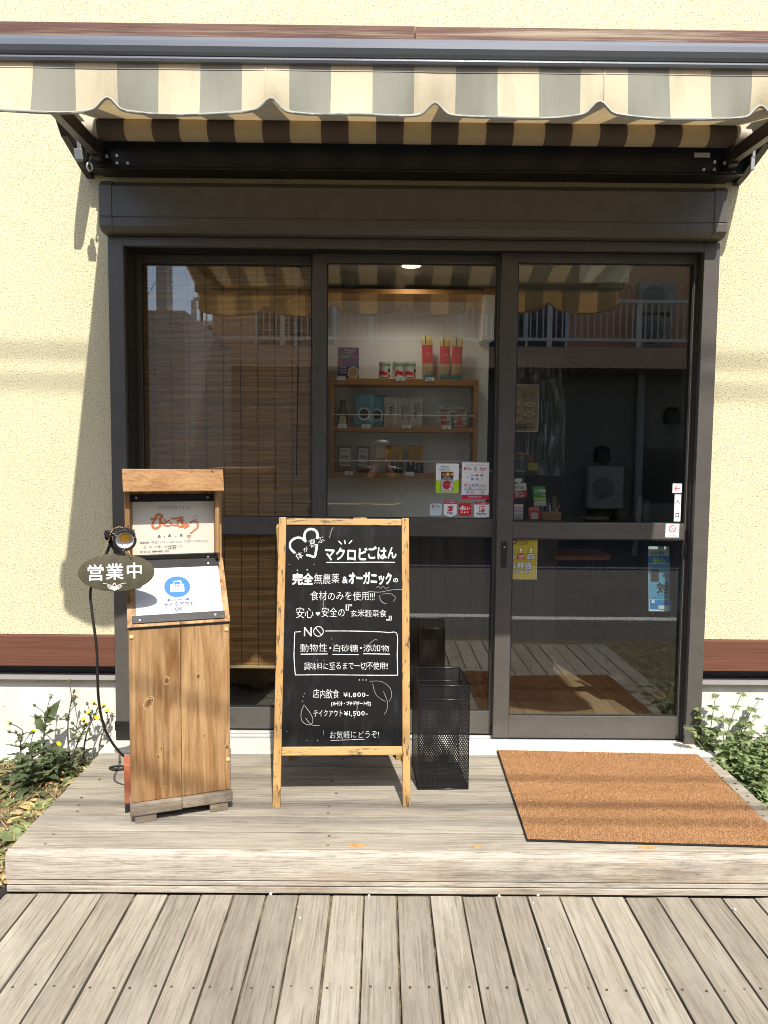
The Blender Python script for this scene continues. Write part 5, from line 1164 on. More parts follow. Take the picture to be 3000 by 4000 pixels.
def sweets(label, x, sd):
    random.seed(sd); t = thing('gluten_bag', label, 'bag', (x, .54, Z2), group='clear bags of white fu pieces'); m = MB()
    for i in range(64): m.lathe([(.0075, -.005), (.0085, -.004), (.0085, .004), (.0075, .005)], (x + random.uniform(-.031, .031), .54 + random.uniform(-.012, .012), Z2 + .008 + random.uniform(0, .098)), (random.uniform(-1, 1), random.uniform(-1, 1), random.uniform(-1, 1)), 9)
    m.build('fu_piece', C('fu_white', (.85, .80, .68)), t, smooth=50, kind='stuff')
    fn = packmesh(.084, .148, .045); m = MB()
    for s_ in (1, -1): m.grid(lambda u, v: Vector(fn(u, v, s_)) + Vector((x, .54, Z2)), 10, 16)
    m.build('film', CLEARP, t, smooth=60)
    P_ = face_plane(x, .514, Z2); m = MB(); m.prect(P_, -.028, .022, .087, .097, .001, mi=0); text(m, '国産小麦100%', P_, -.003, .092, w=.046, mi=2, n=.0014, bold=.02); text(m, 'オーサワの', P_, -.014, .078, w=.026, mi=0, n=.001, bold=.02); text(m, '小町', P_, -.012, .056, w=.034, h=.026, mi=1, n=.001, bold=.05); text(m, '麩', P_, -.006, .024, w=.03, h=.024, mi=1, n=.001, bold=.05); m.build('printing', [C('maroon', (.10, .02, .02)), RED, CREAM], t)
sweets('clear bag of white fu pieces with red characters, left of the pair', spot(za, 1185, 915, .54), 3); sweets('clear bag of white fu pieces with red characters, right of the pair', spot(za, 1345, 915, .54), 4); random.seed(21)
# third shelf
def dfu(m, P_):
    m.prect(P_, -.022, .022, .028, .112, .0008, mi=0); m.prect(P_, -.016, .010, .096, .100, .0012, mi=2); text(m, 'オーサワの', P_, -.002, .089, w=.026, mi=1, n=.0012); text(m, '車麩', P_, -.001, .071, w=.032, h=.017, mi=1, n=.0012, bold=.01); text(m, 'こだわり製法', P_, -.001, .056, w=.03, mi=1, n=.0012)
    for q in range(10): m.prect(P_, -.020 + q * .0043, -.0178 + q * .0043, .034 + .002 * (q % 3), .046, .0012, mi=1)
    return [C('label_white', (.62, .62, .58)), BLK, INKS[6]]
t = pack('fu_bag', 'brown fu bag with a white label at the left end of the bottom shelf', 'bag', 'white labelled fu bags', .056, .122, .03, (1.0,), [C('brown_fu', (.22, .115, .035))], dfu); t.scale = (1.27, 1.2, 1.12); t.location = (spot(zb, 175, 400, .54), .54, Z3); t.rotation_euler = (R(-3), 0, .05)
d_ = dup(t, (spot(zb, 352, 400, .545), .545, Z3), 0, 'brown fu bag with a white label, second from left, leaning slightly', 1.12); d_.rotation_euler = (R(-4), R(3), -.1)
def dkon(m, P_):
    m.pell(P_, .002, .068, .016, .016, .001, mi=0); m.pell(P_, .002, .068, .013, .013, .0013, mi=3)
    for i, ch in enumerate('こんにゃく'): text(m, ch, P_, .016, .043 - i * .0085, h=.0075, mi=1, n=.001, bold=.02)
    for i, ch in enumerate('おから'): text(m, ch, P_, .002, .040 - i * .011, h=.009, mi=1, n=.001, bold=.02)
    m.prect(P_, -.021, -.014, .030, .044, .001, mi=2); return [C('ring_tan', (.36, .24, .08)), C('chalky', (.55, .53, .5)), INKS[7], C('ochre', (.42, .24, .03))]
t = pack('konnyaku_pack', 'black and yellow konnyaku pack on the bottom shelf beside the fu bags', 'pack', 'black and yellow konnyaku packs', .066, .112, .024, (.36, 1.0), [BLK, C('ochre2', (.46, .25, .02))], dkon); t.scale = (1.35, 1.2, 1.27); t.location = (spot(zb, 672, 400, .54), .54, Z3); t.rotation_euler = (R(-3), 0, .04)
d_ = dup(t, (spot(zb, 885, 400, .54), .54, Z3), 0, 'black and yellow konnyaku pack nearer the lucky cat figurines', 1.3); d_.rotation_euler = (R(-3), 0, -.03)
def cat(label, x, y, s_, arm):
    t = thing('cat_figurine', label, 'figurine', (x, y, Z3), group='white cat figurines'); o = Vector((x, y, Z3)); m = MB()
    prof = [(0, 0), (.016, 0), (.019, .006), (.018, .016), (.013, .026), (.012, .028), (.0165, .034), (.0175, .041), (.014, .049), (.007, .053), (0, .054)]
    m.lathe([(r * s_, z * s_) for r, z in prof], o, (0, 0, 1), 20)
    for sx in (-1, 1): m.lathe([(.0055 * s_, 0), (.003 * s_, .006 * s_), (0, .010 * s_)], o + Vector((sx * .010 * s_, 0, .047 * s_)), (sx * .3, 0, 1), 8)
    if arm: m.tube([o + Vector((.014 * s_, -.004 * s_, .022 * s_)), o + Vector((.019 * s_, -.008 * s_, .034 * s_)), o + Vector((.018 * s_, -.010 * s_, .046 * s_))], [.005 * s_, .005 * s_, .0055 * s_], 8)
    m.build('body', C('porcelain', (.60, .57, .52), .3), t, smooth=50)
    m = MB()
    for sx in (-1, 1): m.ball(o + Vector((sx * .006 * s_, -.0162 * s_, .042 * s_)), .0018 * s_, nu=8, nv=6)
    m.ball(o + Vector((0, -.0175 * s_, .0385 * s_)), .0012 * s_, nu=8, nv=6); m.build('face', BLK, t)
    m = MB(); m.tube([o + Vector((.0135 * s_ * math.cos(q), .0135 * s_ * math.sin(q), .028 * s_)) for q in [2 * math.pi * i / 16 for i in range(16)]], .002 * s_, 6, closed=True); m.build('collar', RED, t)
xq = spot(zb, 1340, 400, .55)
cat('white lucky cat figurine raising a paw on the bottom shelf', xq, .56, 1.12, True); cat('small white cat figurine left of the lucky cat', spot(zb, 1262, 400, .545), .545, .92, False); cat('small white cat figurine right of the lucky cat', spot(zb, 1405, 400, .545), .545, .92, False)
# price tags on the shelf edges
tags = [(za, 92, 441, 179, 481, '玄米ペンネ', '¥740', 'left end of the top shelf edge'), (za, 694, 449, 781, 489, 'トマト缶', '¥450', 'top shelf edge under the tomato cans'), (za, 991, 450, 1079, 490, '有機スパゲティ', '¥330', 'top shelf edge under the first pasta pack'), (za, 105, 925, 193, 966, 'メープルシロップ', '¥650', 'middle shelf edge under the syrup bottle'), (za, 346, 927, 433, 967, 'ココア', '¥1250', 'middle shelf edge under the cocoa pouches'), (za, 756, 931, 843, 967, 'そうめん', '¥500', 'middle shelf edge under the noodle packs'), (za, 1161, 935, 1248, 975, 'こまち麩', '¥310', 'middle shelf edge under the fu pieces'), (zb, 173, 417, 258, 457, 'こだわり車麩', '¥540', 'bottom shelf edge under the fu bags'), (zb, 787, 423, 873, 462, 'おからこんにゃく', '¥430', 'bottom shelf edge under the konnyaku packs')]
PTG = Plane((0, YF - .0012, 0), (1, 0, 0), (0, 0, 1))
for (z_, a0, b0, a1, b1, t1, t2_, lab) in tags:
    s = Sticker(PTG, z_, a0, b0, a1, b1, 0, 'wht', th=.0008); s.txt(t1, a0 + 8, b0 + 5, a1 - 18, b0 + 16, 'drk', .01, jit=.04); s.txt(t2_, a0 + 18, b0 + 22, a0 + 60, b0 + 36, 'drk', .01, jit=.04)
    s.done('price_tag', 'small white handwritten price tag on the ' + lab, 'price tag', 'price tags on the shelf edges')
# ceiling downlight
c = atZ(888 * K, 575 * K, IZ1 - .012); DL = thing('ceiling_lamp', 'round lit ceiling downlight above the shelf unit', 'lamp', (c.x, c.y, IZ1))
m = MB(); m.lathe([(.055, -.001), (.055, -.010), (.046, -.012), (.044, -.004)], (c.x, c.y, IZ1), (0, 0, 1), 32); m.build('trim_ring', WHITEP, DL, smooth=40)
m = MB(); m.lathe([(.0435, -.0035), (.0435, -.0050)], (c.x, c.y, IZ1), (0, 0, 1), 32); m.build('light_disc', pm('lamp_glow', (1.0, .80, .50), .5, emit=6.0), DL)
dl = bpy.data.lights.new('downlight', 'SPOT'); dl.energy = 3.0; dl.color = (1, .90, .76); dl.spot_size = R(165); dl.spot_blend = 1.0; dl.shadow_soft_size = .045
lo = bpy.data.objects.new('downlight', dl); COL.objects.link(lo); lo.parent = DL; lo.location = (0, 0, -.02)

# ================================================================ right hand room: counter, till, cards, chair
zq = zoom(1950, 1450, 2700)
CT = thing('register_counter', 'dark plank counter standing just inside the right door', 'counter', (.60, .75, 0))
ctop = atY(*zq(300, 1283), .55).z
m = MB(); x = .455
while x < .80: m.box(x, x + .113, .56, 1.0, .0, ctop - .03, rnd=random.random()); x += .115
m.build('body', PLANKD, CT)
m = MB(); m.box(.45, .815, .50, 1.02, ctop - .0295, ctop - .001); m.build('countertop', PLANKD, CT, bevel=.003)
m = MB(); zt = atY(*zq(200, 857), .68).z; m.box(.45, .64, .66, .98, ctop, zt - .008); m.build('riser_box', pm('dark_green_box', (.022, .035, .028), .5), CT)
m = MB(); m.box(.445, .645, .64, 1.0, zt - .0075, zt); m.build('riser_shelf', pm('shelf_edge', (.30, .32, .32), .4), CT)
xa = atY(*zq(100, 800), .70).x; xb = atY(*zq(278, 800), .70).x; zh = atY(*zq(200, 712), .70).z
TL = thing('till_terminal', 'dark till terminal with an orange frame on the counter riser', 'till', ((xa + xb) / 2, .75, zt))
m = MB(); m.box(xa - .03, xb - .006, .705, .80, zt + .0005, zh - .006); m.build('screen_back', pm('till_grey', (.085, .10, .10), .35), TL, bevel=.004)
m = MB(); pts = [(xa - .03, .70, zh), (xb - .010, .70, zh), (xb, .70, zh - .012), (xb - .004, .70, zt + .015)]; m.tube(pts, .006, 8); m.build('orange_trim', pm('orange_trim', (.72, .18, .07), .4), TL, smooth=40)
P_ = Plane(((xa + xb) / 2 - .02, .7045, (zt + zh) / 2 + .01), (1, 0, 0), (0, 0, 1)); m = MB(); text(m, 'sunmi', P_, -.005, .012, w=.045, bold=.01); m.build('lettering', pm('till_ink', (.35, .36, .36), .4), TL)
c = atY(*zq(290, 850), .66); m = MB(); m.box(c.x - .03, c.x + .028, .648, .66, zt + .0005, zt + .042); m.build('yellow_card', pm('dull_yellow', (.30, .27, .02), .5), loc=(c.x, .655, zt), label='small dull yellow card leaning before the till terminal', category='card')
# pop sign, cards
PQ = Plane((0, .53, 0), (1, 0, 0), (0, 0, 1))
s = Sticker(PQ, zq, 108, 925, 242, 1105, 0, 'wht', th=.001, poly=[(112, 985), (120, 974), (222, 966), (232, 974), (242, 1078), (235, 1088), (130, 1104), (120, 1098)])
s.poly([(150, 926), (172, 924), (186, 972), (160, 974)], 'wht'); s.poly([(108, 930), (196, 926), (197, 956), (109, 962)], 'wht'); s.poly([(117, 1042), (237, 1026), (242, 1078), (235, 1088), (130, 1104), (121, 1098)], 'crim')
s.txt('R', 126, 994, 148, 1024, 'crim', .03); s.line([(126, 1030), (148, 1026)], .0012, 'crim'); s.txt('Pay', 158, 988, 216, 1024, 'drk', 0); s.txt('楽天ペイ', 138, 1044, 214, 1066, 'wht', .015, tilt=True); s.txt('使えます', 140, 1066, 216, 1088, 'wht', .015, tilt=True)
s.done('hanging_pay_sign', 'white and crimson hanging card reading R Pay inside the right door', 'sign')
s = Sticker(PQ, zq, 285, 993, 407, 1168, 0, 'grn', th=.001, poly=[(285, 997), (396, 991), (407, 1164), (300, 1168)])
s.txt('LINE', 308, 1018, 376, 1046, 'wht', .02); s.txt('公式アカウント', 312, 1048, 374, 1056, 'wht', 0); s.txt('はじめました', 316, 1062, 366, 1069, 'wht', 0); s.ell(388, 1034, 12, 13, 'wht'); s.ell(384, 1070, 13, 11, 'gry'); s.poly([(302, 1094), (402, 1090), (404, 1112), (303, 1115)], 'lime'); s.poly([(303, 1120), (404, 1117), (407, 1163), (300, 1167)], 'gry'); s.rect(340, 1126, 398, 1129, 'wht'); s.rect(340, 1136, 392, 1139, 'wht')
s.done('message_app_card', 'green card reading LINE above a yellow band inside the right door', 'card')
s = Sticker(PQ, zq, 112, 1148, 208, 1283, 0, 'wht', th=.001); s.rect(114, 1170, 207, 1188, 'pnk'); s.txt('決済アプリ', 124, 1154, 150, 1165, 'drk', 0); s.txt('お支払い', 162, 1152, 202, 1160, 'drk', 0); s.rect(116, 1200, 206, 1214, 'pale'); s.txt('PayPay', 146, 1200, 198, 1214, 'blu', .01); s.rect(122, 1201, 138, 1213, 'blu'); s.rect(122, 1222, 202, 1280, 'gry')
s.done('pay_stand_card', 'white upright pay card reading PayPay on the counter', 'card')
s = Sticker(PQ, zq, 252, 1170, 357, 1283, 0, 'red', th=.001, poly=[(252, 1190), (262, 1176), (345, 1172), (352, 1182), (357, 1280), (258, 1283)]); s.ell(277, 1188, 17, 15, 'wht'); s.ell(277, 1188, 14, 12, 'red'); s.ell(321, 1188, 17, 15, 'wht'); s.ell(321, 1188, 14, 12, 'red'); s.rect(276, 1222, 332, 1276, 'pale'); s.rect(282, 1228, 326, 1270, 'gry')
s.done('red_code_card', 'red upright card with a pale square and two rings on the counter', 'card')
xa = atY(*zq(374, 1250), .56).x; xb = atY(*zq(534, 1250), .56).x; zt2 = atY(*zq(450, 1216), .56).z
PN = thing('pen_box', 'light wooden pen box on the counter behind the right door', 'pen box', ((xa + xb) / 2, .6, ctop)); m = MB()
for a_, b_, c_, d_ in ((xa, xb, .56, .566), (xa, xb, .634, .64), (xa, xa + .006, .567, .633), (xb - .006, xb, .567, .633)): m.box(a_, b_, c_, d_, ctop, zt2)
m.box(xa, xb, .567, .633, ctop - .0005, ctop + .005); m.build('wooden_tray', CEDARX, PN)
for i, (dx, tx, col, hh, lab) in enumerate(((.010, -.004, (.30, .33, .36), .075, 'slim grey pen'), (.030, .01, (.10, .12, .25), .06, 'dark blue pen'), (.052, -.006, (.45, .46, .46), .05, 'short pale pen'), (.066, .035, (.62, .20, .20), .042, 'pink red pen leaning right'))):
    m = MB(); p0 = Vector((xa + dx, .60, ctop + .006)); p1 = p0 + Vector((tx, .0, hh + (zt2 - ctop) - .012)); m.tube([p0, p0.lerp(p1, .85), p1], [.0042, .0042, .0012], 8); m.build('pen', pm('pen_%d' % i, col, .35), loc=tuple(p0), smooth=40, label=lab + ' standing in the wooden pen box', category='pen', group='pens in the pen box')
# take out poster on a clear vinyl curtain
VC = thing('vinyl_curtain', 'crinkled clear vinyl curtain hanging inside the right door', 'curtain', (.65, .66, 2.2))
xa = atY(*zq(95, 600), .66).x; xb = atY(*zq(560, 600), .66).x; zlo = atY(*zq(300, 900), .66).z; zhi = atY(2150, 1392, .66).z
m = MB(); m.grid(lambda u, v: (xa + (xb - xa) * u, .66 + .016 * math.sin(u * 17 + v * 2.0) + .010 * math.sin(u * 41 + v * 5 + 2 * math.sin(v * 9)) + random.uniform(-.0015, .0015), zlo + (zhi - zlo) * v), 50, 40); m.build('sheet', glassmat('clear_vinyl', .16, (.95, .95, .95), .10, 1.0), VC, smooth=180)
m = MB(); m.tube([(xa - .02, .66, zhi + .004), (xb + .05, .66, zhi + .004)], .004, 10); m.build('rod', BLACKM, VC)
PV = Plane((0, .64, 0), (1, 0, 0), (0, 0, 1)); s = Sticker(PV, zq, 92, 115, 346, 524, 0, 'wht', th=.0006, poly=[(85, 113), (346, 117), (336, 524), (85, 520)])
KRAFT = INKS.index(INKS[9]); 
INKS2 = list(INKS); INKS2[ri['org']] = C('kraft', (.34, .235, .125)); INKS2[ri['gry']] = C('kraft_pale', (.52, .41, .27))
s.poly([(88, 118), (341, 122), (331, 518), (88, 514)], 'org'); s.txt('TAKE OUT', 142, 152, 256, 172, 'drk', .0); s.txt('【メイン1品】+【ご飯+2種類の副菜】', 98, 188, 300, 202, 'drk', .01); s.txt('それぞれ1500円でのご提供になります。', 98, 210, 306, 224, 'drk', .01)
for a, b, ra, rb in ((140, 280, 46, 30), (262, 290, 58, 28), (136, 355, 44, 26), (260, 372, 58, 28), (145, 438, 34, 24), (185, 420, 26, 20), (232, 445, 20, 14), (268, 445, 18, 14)): s.ell(a, b, ra, rb, 'drk'); s.ell(a - 1, b - 2, ra - 3, rb - 4, 'gry'); s.ell(a, b - 1, ra * .6, rb * .5, 'org')
for a0, b0, t_ in ((110, 292, '大豆から揚げ'), (222, 310, '有機豆腐ピラフ'), (110, 365, 'てり焼き定食'), (222, 396, 'コーンコロッケ')): s.txt(t_, a0, b0, a0 + 62, b0 + 9, 'drk', .01)
for q in range(4): s.rect(104, 462 + q * 11, 296 - 60 * (q % 2), 467 + q * 11, 'drk')
o = s.m.build('takeout_poster', INKS2, loc=tuple(s.c)); props(o, 'brown paper poster headed TAKE OUT with drawings of food inside the right door', 'poster')
# chair and table in the room
CH = thing('wooden_chair', 'chair with curved wooden seat and pale metal back posts inside the right door', 'chair', (.98, 1.35, 0))
zS = atY(1258 * K, 1206 * K, 1.15).z; xa = atY(1186 * K, 1206 * K, 1.15).x; xb = atY(1332 * K, 1206 * K, 1.15).x; cx_ = (xa + xb) / 2; hw = (xb - xa) / 2
m = MB(); pl_ = []
for i in range(25): q = math.pi + math.pi * i / 24; pl_.append((cx_ + hw * math.copysign(abs(math.cos(q)) ** .35, math.cos(q)), 1.30 + .15 * math.sin(q) * 1.0, zS - .013))
pl_ += [(cx_ + hw, 1.55, zS - .013), (cx_ - hw, 1.55, zS - .013)]
m.extrude(pl_, (0, 0, .026)); m.build('seat', wood('chair_seat', (.75, .36, .10), (.55, .24, .06), axis=0, g=18, rough=.4), CH, bevel=.006)
for sx, px_b, px_t in ((-1, 1204, 1200), (1, 1370, 1378)):
    m = MB(); p0 = atY(px_b * K, 1197 * K, 1.5); p1 = atY(px_t * K, 1130 * K, 1.5); dd = (p1 - p0); m.obox((p0 + p1) / 2 + dd * .4, (.014, 0, 0), (0, .008, 0), dd * .95); m.build('back_post', pm('pale_metal', (.40, .40, .38), .4, .3), CH)
for sx in (-1, 1):
    for yy in (1.24, 1.52): m = MB(); m.tube([(cx_ + sx * hw * .8, yy, zS - .014), (cx_ + sx * hw * .9, yy, .003)], .012, 8); m.build('leg', BLACKM, CH, smooth=60)
TB = thing('bar_table', 'dark narrow bar table standing deeper in the room behind the right door', 'table', (1.25, 2.0, 0)); zt3 = atY(*zq(900, 1283), 1.9).z
m = MB(); m.box(.9, 1.85, 1.8, 2.3, zt3 - .03, zt3); m.build('tabletop', PLANKD, TB, bevel=.004)
for x_ in (.95, 1.8):
    for y_ in (1.85, 2.25): m = MB(); m.box(x_ - .02, x_ + .02, y_ - .02, y_ + .02, 0.001, zt3 - .0305); m.build('leg', BLACKM, TB)
c = atY(*zq(848, 1280), 1.9); m = MB(); m.box(c.x - .08, c.x + .08, 1.88, 2.0, zt3 + .0005, zt3 + .02); m.build('white_box', WALLIN, loc=(c.x, 1.94, zt3), bevel=.005, label='flat white box lying on the bar table', category='box')
c = atY(*zq(1283, 1280), 1.9); m = MB(); m.lathe([(.026, 0), (.028, .005), (.028, .09), (.018, .11), (.016, .115), (.020, .117), (.020, .14), (.016, .143)], (c.x, 1.93, zt3), (0, 0, 1), 18); m.build('white_bottle', pm('milky_plastic', (.45, .45, .42), .35), loc=(c.x, 1.93, zt3), smooth=40, label='milky plastic bottle with a domed cap on the bar table', category='bottle')
# hanging chain with cord, two white ceiling tags
c0 = atY(1355 * K, 572 * K, .75); c1 = atY(1350 * K, 628 * K, .75); HC = thing('hanging_chain', 'dark link chain with a loose cord hanging from the ceiling behind the right door', 'chain', (c0.x, .75, IZ1)); m = MB()
z_ = IZ1; i = 0
while z_ > c1.z:
    ang = 0 if i % 2 == 0 else math.pi / 2; m.tube([(c0.x + .006 * math.cos(q) * math.cos(ang), .75 + .006 * math.cos(q) * math.sin(ang), z_ - .014 + .014 * math.sin(q)) for q in [2 * math.pi * k / 12 for k in range(12)]], .002, 5, closed=True); z_ -= .022; i += 1
m.build('links', BLACKM, HC, smooth=60)
m = MB(); m.tube(smoothline([(c0.x - .025, .75, IZ1), (c0.x - .03, .75, c1.z + .10), (c0.x, .745, c1.z + .05), (c0.x + .028, .75, c1.z + .0), (c0.x + .025, .75, c1.z - .02)], 8), .003, 6); m.build('cord', BLACKM, HC, smooth=60)
for a, w_, nm in ((2333, .155, 'longer'), (2410, .10, 'shorter')):
    c = atZ(a, 1079, IZ1 - .06); m = MB(); m.obox((c.x, c.y, IZ1 - .045), (w_ * .55, 0, 0), (0, .012, 0), (0, 0, .044)); m.build('ceiling_tag', pm('tag_white', (.85, .84, .80), .5), loc=(c.x, c.y, IZ1 - .001), label='%s white tag hanging from the ceiling of the room' % nm, category='tag', group='white ceiling tags')
# ================================================================ plants and litter beside the step
LEAF_D = leafmat('thistle_leaf', (.075, .10, .050), (.17, .20, .105), (.19, .27, .08))
LEAF_L = leafmat('nettle_leaf', (.15, .21, .085), (.31, .37, .17), (.32, .42, .12))
STEM_D = pm('thistle_stem', (.075, .060, .045), .6, var=.3, vs=20); STEM_L = pm('nettle_stem', (.14, .17, .07), .6, var=.2)
PETAL = pm('yellow_petal', (.75, .52, .02), .6); BUD = pm('green_bud', (.07, .10, .03), .6)
def leaf(mb, base, d, up, ln, wd, droop=.3, n=6, teeth=.25, fold=.25, tip=.8, rnd=None):
    d = Vector(d).normalized(); up = Vector(up); up = (up - d * up.dot(d)); up = up.normalized() if up.length > 1e-4 else d.orthogonal().normalized(); sd = d.cross(up)
    vs = []; r_ = random.random() if rnd is None else rnd
    for i in range(n + 1):
        t = i / n; w_ = wd * (math.sin(math.pi * min(1, t ** tip * .97 + .03)) + .04) * (1 + teeth * (1 if i % 2 else -1) * (0 < i < n)); c = base + d * ln * t - up * droop * ln * t * t
        c += up * .02 * ln * math.sin(t * 7 + r_ * 9); f = fold * (1 + .5 * math.sin(r_ * 40 + i))
        vs += [c + sd * w_ + up * w_ * f, c, c - sd * w_ + up * w_ * f]
    fs = []
    for i in range(n): a = 3 * i; fs += [(a, a + 1, a + 4, a + 3), (a + 1, a + 2, a + 5, a + 4)]
    mb.add(vs, fs, rnd=r_ + .001)
def rdir(a, el): return Vector((math.cos(a) * math.cos(el), math.sin(a) * math.cos(el), math.sin(el)))
def flower(mb, p, d, r=.011):
    d = Vector(d).normalized(); a = d.orthogonal().normalized(); b = d.cross(a)
    for k in range(16):
        q = 2 * math.pi * k / 16 + random.uniform(-.1, .1); e = (a * math.cos(q) + b * math.sin(q)); o = e * random.uniform(.8, 1.1); s_ = d.cross(e) * r * .18
        mb.add([p - s_ * .5, p + s_ * .5, p + o * r + d * r * .35 + s_, p + o * r + d * r * .35 - s_], [(0, 1, 2, 3)])
    mb.ball(p + d * .001, r * .4, nu=8, nv=5)
def thistle(base, h, lean, label, nl=16, flowers=3, lf=1.0, seed=0, group='yellow flowering weeds left of the step'):
    random.seed(seed); t = thing('thistle_weed', label, 'plant', tuple(base), group=group); base = Vector(base); st = MB(); lv = MB(); bd_ = MB()
    pts = []; n = 9; ln = Vector((lean[0], lean[1], 0)); wob = random.uniform(0, 6)
    for i in range(n + 1): q = i / n; pts.append(base + Vector((0, 0, h * q * (1 - .15 * q * ln.length * 2))) + ln * h * q ** 1.5 + Vector((math.sin(wob + q * 5), math.cos(wob + q * 4), 0)) * .010 * q)
    st.tube(pts, [.0048 * (1 - .6 * i / n) for i in range(n + 1)], 7)
    for i in range(nl):
        q = (i + .5) / nl * .92; k = q * n; a = pts[int(k)].lerp(pts[min(int(k) + 1, n)], k % 1); ang = i * 2.4 + random.uniform(-.5, .5)
        big = lf * (1.15 - .75 * q) * random.uniform(.75, 1.2); leaf(lv, a, rdir(ang, random.uniform(.1, .75)), (0, 0, 1), .115 * big, .021 * big, random.uniform(.15, .55), 8, .34, .35, .75)
    for i in range(int(nl * .8)):
        ang = random.uniform(0, 6.28); r_ = random.uniform(.0, .05); a = base + Vector((math.cos(ang) * r_, math.sin(ang) * r_, random.uniform(0, .3) * h)); leaf(lv, a, rdir(ang, random.uniform(-.1, .9)), (0, 0, 1), .085 * lf * random.uniform(.6, 1.2), .022 * lf, .45, 7, .3, .3, .8)
    if 'large pointed leaf' in label: leaf(lv, pts[7], (.55, -.1, .85), (0, -1, .2), .125, .024, .1, 9, .05, .3, .7); leaf(lv, pts[6], (-.3, -.3, .8), (0, -1, .2), .09, .02, .1, 9, .1, .3, .7)
    fl = []
    tops = []
    for i in range(flowers + 3):
        q = random.uniform(.7, 1.0) if i else 1.0; k = q * n; a = pts[min(int(k), n)]; d = (rdir(random.uniform(0, 6.28), random.uniform(.5, 1.3)) + ln * .4).normalized(); l_ = random.uniform(.03, .075); b = a + d * l_
        st.tube([a, a + d * l_ * .5 + Vector((0, 0, .004)), b], .0017, 6); tops.append((b, d))
    for i, (b, d) in enumerate(tops):
        bd_.lathe([(.001, -.004), (.0055, 0), (.0062, .005), (.0035, .011), (.001, .014 if i >= flowers else .011)], b, d, 9)
        if i < flowers: f_ = MB(); flower(f_, b + d * .010, d, random.uniform(.010, .0135)); fl.append(f_)
    st.build('stem', STEM_D, t, smooth=60); lv.build('leaves', LEAF_D, t, smooth=50); bd_.split('flower_bud', BUD, t, smooth=50)
    for f_ in fl: f_.build('flower', PETAL, t)
    random.seed(seed + 100); return t
TH = [((-1.615, -.12, -.11), .36, (.02, -.03), 'tall dark weed at the far left edge with a large pointed leaf at its top', 22, 1, 1.15),
      ((-1.515, -.10, -.11), .335, (.02, -.02), 'upright weed with two yellow flowers on a bare purple stem against the concrete', 14, 2, .7),
      ((-1.58, -.30, -.12), .25, (-.05, -.1), 'bushy dark green weed in front of the taller weeds at the left', 30, 1, 1.0),
      ((-1.50, -.16, -.11), .27, (.42, -.02), 'weed leaning right along the concrete toward the door frame', 16, 3, .75),
      ((-1.46, -.09, -.10), .29, (.22, .0), 'thin weed with several small yellow flowers near the door frame', 12, 4, .6),
      ((-1.66, -.22, -.12), .30, (.0, -.05), 'leafy weed cut by the left edge of the picture', 26, 1, 1.1),
      ((-1.545, -.20, -.12), .20, (.12, -.1), 'low dense weed filling the middle of the weed patch', 28, 1, .9),
      ((-1.40, -.06, -.10), .20, (.18, .02), 'smallest flowering weed beside the corner of the sill', 10, 2, .5)]
for i, (b, h, l_, lab, nl, nf, lf) in enumerate(TH): thistle(b, h * (.8 if nl > 20 else 1), l_, lab, int(nl * .68), nf, lf * .92, 40 + i)
def nettle(base, h, lean, label, seed, wh=7, sz=1.0):
    random.seed(seed); t = thing('dead_nettle', label, 'plant', tuple(base), group='dead nettles right of the step'); base = Vector(base); st = MB(); lv = MB(); ln = Vector((lean[0], lean[1], 0)); n = 10
    for sI in range(4):
        a0 = random.uniform(0, 6.28); l2 = ln + Vector((math.cos(a0), math.sin(a0) * .6, 0)) * (.22 if sI else .0); hh = h * (1 if sI == 0 else random.uniform(.45, .85)); b = base + (Vector((math.cos(a0), math.sin(a0), 0)) * random.uniform(.01, .035) if sI else Vector())
        pts = [b + Vector((0, 0, hh * q * (1 - .25 * q * l2.length))) + l2 * hh * q ** 1.8 for q in [i / n for i in range(n + 1)]]
        st.tube(pts, [.0024 * (1 - .5 * i / n) for i in range(n + 1)], 5)
        for w_ in range(wh):
            q = (.06 + .94 * (w_ / (wh - 1))); k = min(q * n, n - .001); a = pts[int(k)].lerp(pts[int(k) + 1], k % 1); s_ = sz * (1.2 - .55 * q) * random.uniform(.8, 1.15); kk = 6 if w_ == wh - 1 else 5
            for i in range(kk):
                ang = i * 2 * math.pi / kk + w_ * .9 + random.uniform(-.3, .3); leaf(lv, a + rdir(ang, .3) * .004, rdir(ang, random.uniform(-.1, .8)), (0, 0, 1), .034 * s_, .0165 * s_, random.uniform(.2, .6), 7, .22, .30, .72)
    st.build('stem', STEM_L, t, smooth=60); lv.build('leaves', LEAF_L, t, smooth=50); random.seed(seed + 1)
NT = [((1.365, -.06, -.06), .27, (.05, -.05), 'nettle whose stem stands nearest the right door jamb'), ((1.41, -.10, -.08), .32, (.18, -.05), 'tallest nettle arching right over the pale concrete'), ((1.47, -.08, -.08), .30, (.30, -.03), 'nettle with a long stem bending right near the wall'), ((1.44, -.20, -.09), .20, (.1, -.1), 'short nettle behind the mat corner'), ((1.53, -.16, -.09), .25, (.25, -.05), 'nettle in the middle of the clump at the right edge'), ((1.40, -.30, -.09), .14, (-.02, -.1), 'low nettle touching the edge of the step'), ((1.49, -.34, -.1), .17, (.1, -.1), 'low bushy nettle in front of the clump'), ((1.57, -.28, -.1), .20, (.1, -.1), 'nettle partly cut by the right edge of the picture'), ((1.43, -.42, -.1), .11, (0, -.1), 'smallest nettle at the front of the clump'), ((1.62, -.12, -.1), .26, (.1, -.05), 'nettle farthest right against the concrete'), ((1.375, -.18, -.08), .17, (-.04, -.05), 'nettle squeezed between sill end and clump'),
      ((1.52, -.45, -.11), .12, (.05, -.1), 'sparse low nettle on the bare soil at the right edge')]
